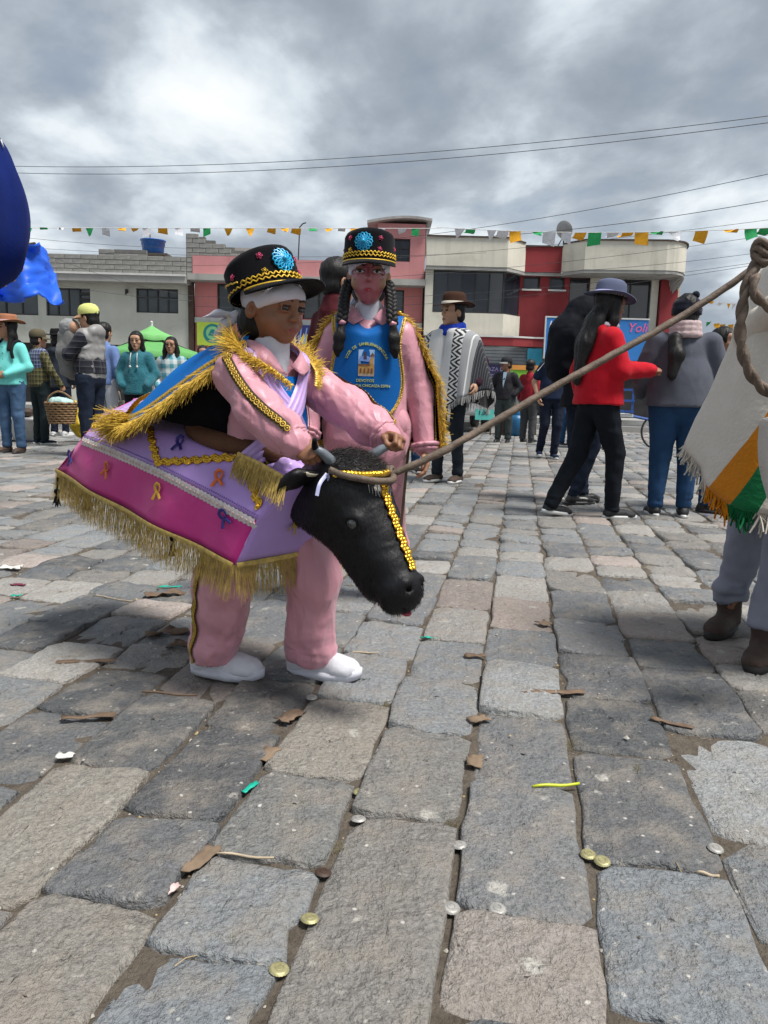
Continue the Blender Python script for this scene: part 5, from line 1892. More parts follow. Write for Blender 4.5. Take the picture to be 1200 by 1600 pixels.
p = Person('stout woman in grey sweater, jeans, dark beanie and pink scarf seen from behind', 1046, 807, 2.98, 1.56, dict(
    shL=(.195, .01, 1.36), shR=(-.195, .01, 1.36), elL=(.30, .0, 1.10), wrL=(.27, -.16, .96), elR=(-.30, .0, 1.10), wrR=(-.25, -.18, .98),
    knL=(.105, -.01, .49), knR=(-.105, -.01, .49), anL=(.12, .0, .085), anR=(-.10, .0, .085)), 'warm', 1.36, .011)
p.body(hands=(None, 'half'), palmR=(.5, 0, -.5), headres=.006)
p.top(cloth('grey_knit_sweater', (.085, .092, .115), .9, .1, .5, 150, .3), .87, name='sweater', loose=1.12, amp=.008, hemw=1.02)
p.trousers(JEANSB, 1.02, amp=.007, hemz=.075); p.shoes(mat('black_trainer', (.012, .012, .014), .6, .2, 30), WHRUB)
p.hair('bun')
p.hat(beanie(.0), cloth('navy_knit', (.008, .010, .020), .95, .2, 1., 120, .4), name='beanie')
obj('pompom', p.xf(G().sphere((-.045, .05, .125), .028, 6).V), G().sphere((0, 0, 0), .02, 6).F, _M['navy_knit'], p.t)
S = SDF((-.16, -.16, 1.3), (.16, .17, 1.6), .009)
for zc, r_ in ((1.415, .100), (1.455, .094), (1.492, .088)):
    S.path([(r_ * math.cos(t), .012 + r_ * 1.05 * math.sin(t), zc) for t in np.linspace(0, 2 * PI, 15)], .027, .006)
v, f_ = S.mesh(1)
p.part('scarf', rumple(v, f_, .006, 20), f_, cloth('pale_pink_knit', (.47, .36, .36), .95, .1, 1., 120, .4))
S = SDF((-.3, -.1, .9), (.3, .3, 1.5), .012).path([(.09, .12, 1.38), (.08, .18, 1.25), (.11, .205, 1.1)], [.05, .055, .035], .03)
v, f_ = S.mesh(1)
p.part('long_hair', rumple(v, f_, .008, 30, 1, (1, 1, .2)), f_, M_HAIR)

p = Person('short person in dark jacket and jeans behind the white poncho', 1106, 798, .9, 1.38, None, 'warm', 1.05, .014)
p.body(hands=('relax', 'relax'))
p.top(BLACKC, .85, loose=1.1); p.trousers(JEANSB, 1.1); p.shoes(BLKLEA, M_FRAME, boot=True); p.hair('short')

# --- things on the far side of the plaza
vx, vy, _ = gnd(752, 668)
car = thing('parked_pickup', 'white parked pickup at the far plaza edge behind the poncho man', 'pickup', (vx, 19.2, 0))
WPAINT = mat('white_car_paint', (.6, .6, .6), .3, .05, 3, coat=.5)
S = SDF((-.9, -2.1, .2), (.9, 2.1, 1.7), .04).box((0, .0, .68), (.82, 2.0, .30), .12).box((0, -.2, 1.15), (.72, .8, .38), .18, .05)
v, f_ = S.mesh(1)
obj('car_body', v + np.array([vx - .9, 19.4, 0]), f_, WPAINT, car)
G().box(vx - 1.5, vx - .3, 18.28, 18.36, 1.08, 1.42).box(vx - .165, vx - .10, 18.8, 19.7, 1.08, 1.4).o('car_window', M_GLASS, car)
for qx in (-1.62, -.18):
    for qy in (18.1, 20.6):
        V_ = np.array(G().lathe([(.12, -.1), (.29, -.1), (.31, -.06), (.31, .06), (.29, .1), (.12, .1)], 18).V)
        obj('wheel', V_[:, [2, 0, 1]] + np.array([vx - .9 + (qx + .9) * 1.0, qy, .31]), G().lathe([(0, 0)] * 6, 18).F, M_FRAME, car)
G().box(vx - 1.3, vx - .9, 17.36, 17.385, .55, .66).o('number_plate', WHRUB, car)
for dx in (-1.5, -.3):
    G().box(vx + dx - .12, vx + dx + .12, 17.37, 17.42, .72, .86).o('headlight', mat('lamp_glass', (.5, .5, .5), .1, .05, 3), car)
q = at(765, 640, 16.5)
sg = thing('price_board', 'turquoise hand-lettered board behind the poncho man', 'sign', (q[0] - .1, 16.5, 0))
c0 = at(757, 648, 16.5)
G().box(c0[0] - .2, c0[0] + .2, 16.48, 16.5, c0[2] - .11, c0[2] + .12).o('board', mat('turquoise_card', (.10, .48, .42), .6, .1, 5), sg)
G().box(c0[0] - .16, c0[0] - .13, 16.5, 16.53, 0, c0[2]).box(c0[0] + .13, c0[0] + .16, 16.5, 16.53, 0, c0[2]).o('leg', M_RUSTY, sg)
text('lettering', '1.00', .13, _M['navy_cloth'], sg, (c0[0] - .14, 16.475, c0[2]), align='LEFT')
q = gnd(806, 681)
cy_ = thing('gas_cylinder', 'blue gas cylinder on the ground between two standing men', 'gas cylinder', (q[0], q[1], 0))
G().lathe([(0, 0), (.13, 0), (.135, .04), (.165, .06), (.17, .34), (.14, .42), (.06, .46), (.0, .47)], 22, (q[0], q[1], 0)).o('tank', mat('blue_enamel', (.012, .10, .22), .4, .15, 4), cy_, True)
G().lathe([(.09, .45), (.10, .56), (.085, .57), (.08, .47)], 18, (q[0], q[1], 0)).o('collar', _M['blue_enamel'], cy_, True)
bk_ = thing('yellow_bucket', 'yellow bucket behind the blue gas cylinder', 'bucket', (q[0] - .12, q[1] + .5, 0))
G().lathe([(0, .4), (.12, .4), (.16, .70), (.17, .71), (.15, .7), (0, .68)], 20, (q[0] - .12, q[1] + .5, 0)).o('bucket_wall', mat('yellow_enamel', (.50, .33, .02), .45, .1, 4), bk_, True)
G().box(q[0] - .3, q[0] + .06, q[1] + .35, q[1] + .65, 0, .4).o('crate', BRNLEA, bk_)
q = at(822, 583, 17)
st = thing('food_cart', 'small food cart with orange and lime box top behind the navy polo man', 'cart', (q[0], 17, 0))
G().box(q[0] - .32, q[0] + .3, 16.8, 17.2, q[2] - .12, q[2] + .06).o('lime_box', mat('lime_paint', (.20, .50, .04), .5, .1, 4), st)
G().box(q[0] - .34, q[0] + .32, 16.78, 17.22, q[2] + .06, q[2] + .16).o('orange_lid', mat('orange_paint', (.65, .28, .06), .5, .1, 4), st)
for dx in (-.26, .24):
    G().box(q[0] + dx - .02, q[0] + dx + .02, 16.85, 16.89, .0, q[2] - .12).o('leg', M_RUSTY, st)
G().box(q[0] - .30, q[0] + .28, 16.84, 17.16, .5, .54).o('shelf', M_RUSTY, st)
# blue cargo tricycle seen between the red hoodie and the grey sweater
q = gnd(932, 700)
tr_ = thing('cargo_tricycle', 'blue cargo tricycle seen between the red hoodie and grey sweater', 'tricycle', (q[0], q[1], 0))
BLUP = mat('blue_cart_paint', (.02, .08, .30), .4, .2, 4)
X, Y_ = q[0], q[1]
g = G()
for z in (.62, .80, .98):
    g.box(X - .5, X + .5, Y_ - .3, Y_ - .26, z, z + .035).box(X - .5, X + .5, Y_ + .26, Y_ + .3, z, z + .035)
for dx in (-.5, -.17, .15, .47):
    g.box(X + dx, X + dx + .03, Y_ - .258, Y_ - .23, .6, 1.0)
g.o('rail', BLUP, tr_)
G().box(X - .5, X + .5, Y_ - .28, Y_ + .28, .55, .6).o('load_floor', M_SILL, tr_)
G().tube([(X + .45, Y_, .58), (X + .9, Y_, .5), (X + 1.05, Y_, .45), (X + .95, Y_, .85)], .025, 7).o('frame', BLUP, tr_)
for wx, wy in ((X - .02, Y_ - .36), (X - .02, Y_ + .36), (X + 1.05, Y_)):
    w_ = G()
    w_.tube([(wx + .30 * math.cos(t), wy, .31 + .30 * math.sin(t)) for t in np.linspace(0, 2 * PI, 29)], .018, 6)
    w_ = w_.o('wheel', M_FRAME, tr_, True)
    sp_ = G()
    for k in range(9):
        t = 2 * PI * k / 9
        sp_.tube([(wx, wy, .31), (wx + .29 * math.cos(t), wy, .31 + .29 * math.sin(t))], .005, 4)
    sp_.o('spoke', M_SILL, w_)


# ------------------------------------------------------------------ the child in the bull costume
from mathutils.bvhtree import BVHTree

CO = np.array([-.28, 2.12, 0.])
CRZ = math.radians(51.5)


def satin(name, c, rough=.47, dirs=((1, 1, .32), (1, .45, .8)), amp=1.):
    """satin weave with sharp, narrow creases"""
    m = mat(name, c, rough, .07, 6, 0, 1, .45, sheen=.15)
    N = m.node_tree.nodes; L = m.node_tree.links
    b = N['Principled BSDF']
    tc = N.new('ShaderNodeTexCoord')
    prev = None
    for (sc_, sz, dist, st) in ((dirs[0], 11., .022, .62), (dirs[1], 30., .006, .32)):
        mp = N.new('ShaderNodeMapping'); mp.inputs['Scale'].default_value = sc_; mp.inputs['Rotation'].default_value = (.35, .2, 0)
        L.new(tc.outputs['Object'], mp.inputs[0])
        n = N.new('ShaderNodeTexNoise'); n.inputs['Scale'].default_value = sz; n.inputs['Detail'].default_value = 1.5; n.inputs['Distortion'].default_value = .6
        L.new(mp.outputs[0], n.inputs[0])
        a = N.new('ShaderNodeMath'); a.operation = 'SUBTRACT'; L.new(n.outputs[0], a.inputs[0]); a.inputs[1].default_value = .5
        a2 = N.new('ShaderNodeMath'); a2.operation = 'ABSOLUTE'; L.new(a.outputs[0], a2.inputs[0])
        a3 = N.new('ShaderNodeMath'); a3.operation = 'POWER'; L.new(a2.outputs[0], a3.inputs[0]); a3.inputs[1].default_value = .7
        bp = N.new('ShaderNodeBump'); bp.invert = True; bp.inputs['Strength'].default_value = st * amp; bp.inputs['Distance'].default_value = dist
        L.new(a3.outputs[0], bp.inputs['Height'])
        if prev: L.new(prev.outputs[0], bp.inputs['Normal'])
        prev = bp
    L.new(prev.outputs[0], b.inputs['Normal'])
    return m


SATIN = satin('pink_satin', (.58, .27, .325))
LAV = satin('lavender_satin', (.43, .27, .65), .50, ((.35, .35, .6), (.6, .6, .6)), .35)
MAG = satin('magenta_satin', (.58, .016, .23), .46, ((.35, .35, .5), (.6, .6, .6)), .35)
GOLD = mat('gold_thread', (.52, .33, .05), .42, .3, 90, .4, 200, .6, metal=.45)
GOLDF = mat('gold_fringe', (.58, .41, .11), .5, .35, 60, 0, 1, .5, metal=.15)
YELF = mat('yellow_fringe', (.70, .46, .06), .55, .3, 60, 0, 1, .45, metal=.15)
SEQ = mat('gold_sequins', (.70, .40, .03), .22, .35, 150, .3, 300, .7, metal=.75)
BRAIDC = mat('dark_gold_braid', (.055, .035, .012), .7, .4, 120, .5, 200)
BLUEC = cloth('cape_blue', (.002, .135, .46), .75, .06, .25, 160, .0)
VELV = mat('black_velvet', (.004, .004, .006), .95, .3, 30, .2, 200, .1, sheen=.06)
WHITEC = cloth('white_cotton', (.62, .62, .68), .85, .05, .3, 150)
FUR = mat('black_hide', (.0045, .0045, .006), .50, .4, 20, .5, 160, .30, aniso=(1, 1, .3), bdist=.004)
SASHM = mat('lavender_sash', (.48, .33, .66), .4, .08, 7, .2, 60, .5, sheen=.25)


def bvh(o):
    me = o.data
    return BVHTree.FromPolygons([v.co[:] for v in me.vertices], [p.vertices[:] for p in me.polygons])


def cling(tree, pts, off):
    """points moved onto a surface, off metres proud of it; also the surface normals"""
    out, nn = [], []
    for p in pts:
        co, no, i, d = tree.find_nearest(Vector(p))
        out.append(np.array(co) + np.array(no) * off); nn.append(np.array(no))
    return np.array(out), np.array(nn)


def shoot(tree, pts, d, off):
    """points moved along d onto a surface"""
    out, nn = [], []
    d = Vector(d).normalized()
    for p in pts:
        co, no, i, q = tree.ray_cast(Vector(p) - d * .6, d)
        if co is None:
            co, no, i, q = tree.find_nearest(Vector(p))
        out.append(np.array(co) + np.array(no) * off); nn.append(np.array(no))
    return np.array(out), np.array(nn)


def inward(tree, axis, out, off):
    """rays from outside towards points of a limb's axis"""
    P, Nn = [], []
    for a, o_ in zip(axis, out):
        o_ = np.array(o_) / np.linalg.norm(o_)
        co, no, i, q = tree.ray_cast(Vector(a + o_ * .14), Vector(-o_))
        if co is None: co, no, i, q = tree.find_nearest(Vector(a + o_ * .06))
        P.append(np.array(co)); Nn.append(np.array(no))
    P, Nn = np.array(P), np.array(Nn)
    for _ in range(2):
        P[1:-1] = P[1:-1] * .5 + (P[2:] + P[:-2]) * .25; Nn[1:-1] = Nn[1:-1] * .5 + (Nn[2:] + Nn[:-2]) * .25
    return P + Nn * off, Nn


def strip(pts, nrm, width, wav=0., wl=.02, thick=.0015):
    """flat ribbon along pts lying against a surface with normals nrm; wav = scalloped edge"""
    P = np.asarray(pts, float); Nn = np.asarray(nrm, float)
    T = np.gradient(P, axis=0); T /= np.linalg.norm(T, axis=1)[:, None] + 1e-9
    S_ = np.cross(T, Nn); S_ /= np.linalg.norm(S_, axis=1)[:, None] + 1e-9
    s_ = np.concatenate([[0], np.cumsum(np.linalg.norm(np.diff(P, axis=0), axis=1))])
    w = width / 2 * (1 + wav * np.sin(s_ / wl * 2 * PI))[:, None] if wav else width / 2
    a, b_, c = P - S_ * w, P + S_ * w, P + Nn * thick
    n = len(P)
    V = np.concatenate([a, c, b_])
    Fc = [(i, i + 1, n + i + 1, n + i) for i in range(n - 1)] + [(n + i, n + i + 1, 2 * n + i + 1, 2 * n + i) for i in range(n - 1)]
    return V, Fc


def resample(P, step):
    P = np.asarray(P, float)
    s_ = np.concatenate([[0], np.cumsum(np.linalg.norm(np.diff(P, axis=0), axis=1))])
    n = max(2, int(s_[-1] / step) + 1)
    t = np.linspace(0, s_[-1], n)
    return np.stack([np.interp(t, s_, P[:, i]) for i in range(3)], 1)


def beads(P, Nn, r, sq=.5, n=5):
    """small flattened discs standing for sequins or braid scrolls"""
    g = G()
    for p, q in zip(P, Nn):
        q = q / (np.linalg.norm(q) + 1e-9)
        a = np.cross(q, [0, 0, 1.]);
        if np.linalg.norm(a) < 1e-3: a = np.array([1., 0, 0])
        a /= np.linalg.norm(a); b_ = np.cross(q, a)
        m_ = 7
        ring = [p + r * (math.cos(2 * PI * k / m_) * a + math.sin(2 * PI * k / m_) * b_) for k in range(m_)]
        ring2 = [p + q * r * sq + r * .6 * (math.cos(2 * PI * k / m_) * a + math.sin(2 * PI * k / m_) * b_) for k in range(m_)]
        g.add(ring + ring2 + [p + q * r * sq * .7], [(k, (k + 1) % m_, m_ + (k + 1) % m_, m_ + k) for k in range(m_)] + [(m_ + k, m_ + (k + 1) % m_, 2 * m_) for k in range(m_)])
    return g


def rings(P, Nn, r, t):
    """row of small looped gold cords"""
    g = G()
    for p, q in zip(P, Nn):
        q = q / (np.linalg.norm(q) + 1e-9)
        a = np.cross(q, [.3, 0, 1.]); a /= np.linalg.norm(a); b_ = np.cross(q, a)
        g.tube([p + r * (math.cos(w) * a + math.sin(w) * b_) for w in np.linspace(0, 2 * PI, 9)], t, 4, cap=False)
        g.tube([p - q * t, p + q * t * .8], r * .45, 5)
    return g


kid = Person('child in pink satin suit and black embroidered cap wearing a bull costume', 0, 0, CRZ, 1.70, dict(
    pelvis=(-.01, .075, .55), hipL=(.055, .06, .53), hipR=(-.065, .08, .53), knL=(.085, -.03, .30), knR=(-.10, .135, .30),
    anL=(.105, .005, .075), anR=(-.088, .215, .075), chest=(0, .075, .76), neck=(0, .06, .925), head=(0, .045, 1.055),
    shL=(.118, .07, .888), shR=(-.118, .07, .888), elL=(.152, -.085, .80), elR=(-.140, -.045, .792), wrL=(.148, -.235, .725), wrR=(-.122, -.162, .715)),
    'child', 1., .0065, xy=CO[:2], headrot=(.15, 0, .04), headscale=.87, group='costumed children')


def build_kid():
    p = kid; J = p.J
    # body: one mesh of trunk, limbs, head and gripping hands
    S = SDF((-.30, -.35, .04), (.30, .35, .98), .010)
    S.cone(J['pelvis'], J['chest'], .075, .075, 0, ((0, 1, 0), .75)).cone(J['chest'], J['neck'], .07, .034, .03, ((0, 1, 0), .75))
    for q in 'LR':
        S.path([J['chest'] * .4 + J['sh' + q] * .6, J['sh' + q], J['el' + q], J['wr' + q]], [.034, .034, .027, .020], .015)
        S.path([J['pelvis'], J['hip' + q], J['kn' + q], J['an' + q]], [.06, .05, .036, .026], .02)
    V, Fc = S.mesh(1)
    parts = [(V, Fc, np.zeros(len(Fc), int))]
    hv, hf, hm = head_geo('child', .0026)
    parts.append((p.xf(hv), hf, hm))
    for q, d, pl in (('R', (.10, -.75, -.42), (.62, -.25, -.75)), ('L', (-.10, -.95, -.08), (-.50, .05, -.90))):
        v, f_ = hand_geo(q, 'grip', .0034)
        B = basis(d, pl)
        parts.append((v @ B.T * .74 + J['wr' + q], f_, np.zeros(len(f_), int)))
    VV = []; FF = []; MM = []; b = 0
    for v, f_, m_ in parts:
        VV.append(v); FF.append(f_ + b); MM.append(m_); b += len(v)
    o = obj('body', np.concatenate(VV), np.concatenate(FF), [p.sk, M_LIP, M_BROW], p.t)
    o.data.polygons.foreach_set('material_index', np.concatenate(MM))
    add_eyes(o, p.xf)
    # satin jacket
    S = SDF((-.30, -.30, .50), (.30, .27, .99), .0055)
    S.cone(J['pelvis'] + np.array([0, 0, -.02]), J['chest'], .112, .108, 0, ((0, 1, 0), .78))
    S.cone(J['shL'] + np.array([-.03, 0, -.012]), J['shR'] + np.array([.03, 0, -.012]), .052, .052, .045)
    S.cone(J['chest'], J['neck'] + np.array([0, .0, -.02]), .09, .052, .04, ((0, 1, 0), .8))
    for q in 'LR':
        S.path([J['sh' + q], J['el' + q], J['el' + q] * .28 + J['wr' + q] * .72, J['wr' + q] * .9 + J['el' + q] * .1], [.054, .051, .046, .032], .03)
        S.cone(J['wr' + q] * .93 + J['el' + q] * .07, J['wr' + q] * 1.05 - J['el' + q] * .05, .034, .036, .006)
    S.above(.56)
    S.cone(J['neck'] + np.array([0, -.01, .10]), J['neck'] + np.array([0, -.012, -.005]), .055, .038, .006, sub=True)
    V, Fc = S.mesh(1)
    V = rumple(V, Fc, .008, 11, 3)
    V = rumple(V, Fc, .0085, 27, 9, axis=(0, -.75, -.6), along=.22)
    V = rumple(V, Fc, .004, 50, 5, axis=(.3, -.6, -.7), along=.35)
    jk = obj('jacket', V, Fc, SATIN, p.t)
    # gathered cuffs
    for q in 'LR':
        g = G()
        ax = J['wr' + q] - J['el' + q]; ax /= np.linalg.norm(ax)
        for w_, r_ in ((.955, .040), (1.0, .034)):
            c = J['el' + q] + (J['wr' + q] - J['el' + q]) * w_
            a = np.cross(ax, [0, 0, 1]); a /= np.linalg.norm(a); b_ = np.cross(ax, a)
            g.tube([c + (r_ + .003 * math.sin(9 * t)) * (math.cos(t) * a + math.sin(t) * b_) for t in np.linspace(0, 2 * PI, 37)], .0065, 6, cap=False)
        g.o('cuff', SATIN, p.t, True, kind='stuff')
    tree = bvh(jk)
    S = SDF((-.20, -.10, .52), (.20, .25, .99), .008)
    S.cone(J['pelvis'] + np.array([0, 0, -.02]), J['chest'], .114, .110, 0, ((0, 1, 0), .80))
    S.cone(J['shL'] + np.array([-.03, 0, -.012]), J['shR'] + np.array([.03, 0, -.012]), .055, .055, .045)
    S.cone(J['chest'], J['neck'] + np.array([0, .0, -.02]), .094, .055, .04, ((0, 1, 0), .82))
    tv, tf = S.mesh(1)
    torso = BVHTree.FromPolygons([Vector(v) for v in tv], tf.tolist())
    # stand-up collar points and white roll neck
    S = SDF((-.1, -.08, .86), (.1, .2, 1.02), .0045)
    S.cone(J['neck'] + np.array([0, 0, -.035]), J['neck'] + np.array([0, -.008, .045]), .056, .049, 0)
    S.cone(J['neck'] + np.array([0, -.005, .065]), J['neck'] + np.array([0, -.01, .12]), .046, .046, .006, sub=True)
    v, f_ = S.mesh(1)
    obj('roll_neck', rumple(v, f_, .004, 30, 2), f_, WHITEC, p.t)
    for sg in (-1, 1):
        P = np.array([(sg * .020, -.005, .905), (sg * .058, .000, .945), (sg * .070, .045, .968), (sg * .060, .10, .972)])
        Q = np.array([(sg * .030, -.040, .880), (sg * .088, -.010, .905), (sg * .098, .045, .925), (sg * .080, .115, .93)])
        V = np.concatenate([smoothline(P, 4), smoothline(Q, 4)])
        n = len(V) // 2
        solid(obj('collar', V, [(i, i + 1, n + i + 1, n + i) for i in range(n - 1)], SATIN, p.t), .003, 0)
    # blue bib lying on the chest, gold edged
    gx, gz = np.meshgrid(np.linspace(-1, 1, 17), np.linspace(0, 1, 17), indexing='ij')
    zz = .875 - gz * .30
    wx = .082 * np.sqrt(np.clip(1 - np.clip(gz - .45, 0, 1) ** 2 / .31, .02, 1))
    P = np.stack([gx * wx, np.full_like(gx, -.2), zz], -1).reshape(-1, 3)
    P2, Nn = shoot(torso, P, (0, 1, 0), .016)
    bib = obj('bib', P2, [(i * 17 + j, i * 17 + j + 1, (i + 1) * 17 + j + 1, (i + 1) * 17 + j) for i in range(16) for j in range(16)], BLUEC, p.t)
    edge = np.array([P[0 * 17 + j] for j in range(17)] + [P[16 * 17 + j] for j in range(16, -1, -1)])
    E2, En = shoot(torso, resample(edge, .006), (0, 1, 0), .019)
    beads(E2, En, .0045).o('gold_edge', GOLD, bib, True, kind='stuff')
    # crossed lavender sashes
    for sg, zoff in ((-1, .020), (1, .027)):
        path = smoothline([(sg * .085, .05, .945), (sg * .075, -.03, .90), (sg * .03, -.12, .815), (-sg * .035, -.12, .735), (-sg * .09, -.08, .665), (-sg * .115, .0, .62)], 8)
        a, nn = shoot(torso, resample(path, .008), (0, 1, 0), 0.)
        for _ in range(3): nn[1:-1] = (nn[:-2] + nn[1:-1] + nn[2:]) / 3
        T_ = np.gradient(a, axis=0); T_ /= np.linalg.norm(T_, axis=1)[:, None]
        sd = np.cross(T_, nn); sd /= np.linalg.norm(sd, axis=1)[:, None]
        nc = 17
        Vs = []
        for c_ in range(nc):
            w_ = (c_ / (nc - 1) * 2 - 1)
            q_, n3 = cling(torso, a + sd * .027 * w_, 0.)
            Vs.append(q_ + n3 * (zoff + .004 * abs(math.sin(w_ * PI * 2)) - .006 * w_ * w_))
        Vs = np.array(Vs); k_ = Vs.shape[1]
        g = G().add(Vs.reshape(-1, 3).tolist(), [(i * k_ + j, i * k_ + j + 1, (i + 1) * k_ + j + 1, (i + 1) * k_ + j) for i in range(nc - 1) for j in range(k_ - 1)])
        g.o('sash', SASHM, p.t, True)
    S = SDF((-.16, -.15, .56), (.16, .05, .70), .006)
    S.ell((-.05, -.07, .635), (.05, .03, .025), 0).cone((-.05, -.07, .63), (-.02, -.11, .60), .022, .035, .01).cone((-.05, -.07, .63), (-.10, -.08, .60), .02, .034, .01)
    v, f_ = S.mesh(1)
    obj('sash_knot', rumple(v, f_, .014, 30, 3), f_, SASHM, p.t)
    # sleeve braid: dark strip with gold scrolls
    for q, o_ in (('R', (-.75, -.30, .62)), ('L', (.7, -.1, .7))):
        ax_ = resample(smoothline([J['sh' + q] + (J['neck'] - J['sh' + q]) * .25 + np.array([0, 0, -.03]), J['sh' + q], J['el' + q], J['wr' + q] * .97 + J['el' + q] * .03], 10), .0125)
        a, nn = inward(tree, ax_, np.tile(o_, (len(ax_), 1)), .004)
        V, Fc = strip(a, nn, .026)
        br_ = obj('sleeve_braid', V, Fc, BRAIDC, p.t)
        rings(a + nn * .002, nn, .0068, .0021).o('gold_scrolls', GOLD, br_, True, kind='stuff')
    # black belt
    bl_ = [J['pelvis'] * .35 + J['chest'] * .65 + np.array([.125 * math.cos(t), .105 * math.sin(t), .0]) for t in np.linspace(0, 2 * PI, 40)]
    a, nn = cling(tree, bl_, .003)
    obj('belt', *strip(a, nn, .022), VELV, p.t)
    # wide satin trousers
    S = SDF((-.26, -.20, .045), (.26, .36, .66), .007)
    S.ell(J['pelvis'] + np.array([0, 0, -.03]), (.125, .105, .11), 0)
    for q in 'LR':
        S.path([J['hip' + q], J['kn' + q], J['an' + q] + np.array([0, -.012, -.012])], [.085, .074, .068], .03)
    S.above(.045)
    V, Fc = S.mesh(1)
    V = rumple(V, Fc, .014, 8, 6)
    V = rumple(V, Fc, .012, 22, 4, axis=(.15, .2, 1), along=.25)
    low = np.clip(1 - (V[:, 2] - .045) / .13, 0, 1)[:, None]
    V = V * (1 - low) + rumple(V, Fc, .013, 20, 8, (.5, .5, 1.9)) * low
    tr = obj('trousers', V, Fc, SATIN, p.t)
    tt = bvh(tr)
    for q, sx in (('R', -1), ('L', 1)):
        ax_ = resample(smoothline([J['hip' + q], J['kn' + q], J['an' + q] + np.array([0, -.012, -.022])], 14), .011)
        a, nn = inward(tt, ax_, np.tile((sx, .25, 0), (len(ax_), 1)), .004)
        br_ = obj('leg_braid', *strip(a, nn, .022), BRAIDC, p.t)
        rings(a + nn * .002, nn, .0055, .0018).o('gold_scrolls', GOLD, br_, True, kind='stuff')
    # white trainers
    SHOE = mat('white_trainer', (.62, .62, .66), .55, .06, 20, .25, 120)
    for q, yw in (('R', .40), ('L', .38)):
        a = J['an' + q]
        Rz = np.array(Matrix.Rotation(yw, 3, 'Z'))
        S = SDF((-.07, -.20, 0), (.07, .08, .13), .006)
        S.cone((0, .028, .036), (0, -.085, .034), .036, .040, 0).ell((0, -.112, .030), (.043, .055, .034), .02).cone((0, .01, .05), (0, .006, .10), .040, .037, .02).above(.016)
        v, f_ = S.mesh(1); v = rumple(v, f_, .004, 28, 2)
        base = np.array([a[0], a[1], 0.002])
        sh = obj('shoe', v @ Rz.T + base, f_, SHOE, p.t)
        n = 40
        pr = []
        for k in range(n):
            t = 2 * PI * k / n
            x = .046 * math.cos(t) * (1.0 if math.sin(t) < 0 else .90); y = -.05 + (.122 if math.sin(t) < 0 else .115) * math.sin(t)
            j_ = 1 + .03 * (k % 2)
            pr.append((x * j_, y * 1.0))
        V = np.array([(x, y, 0 + .010 * max(0, (-y - .11) / .06) ** 2) for x, y in pr] + [(x * 1.03, y * 1.01, .024 + .012 * max(0, (-y - .10) / .06)) for x, y in pr])
        for k in range(4):                                        # laces
            z_ = .088 - k * .010; y_ = -.028 - k * .016
            lc = G().tube([(-.024, y_ + .004, z_ - .010), (0, y_, z_ + .002), (.024, y_ + .004, z_ - .010)], .0028, 5)
            obj('lace', np.array(lc.V) @ Rz.T + base, lc.F, WHITEC, sh)
        obj('sole', V @ Rz.T + base, [tuple(range(n))[::-1], tuple(range(n, 2 * n))] + [(i, (i + 1) % n, (i + 1) % n + n, i + n) for i in range(n)], WHITEC, sh)
    headgear(p)


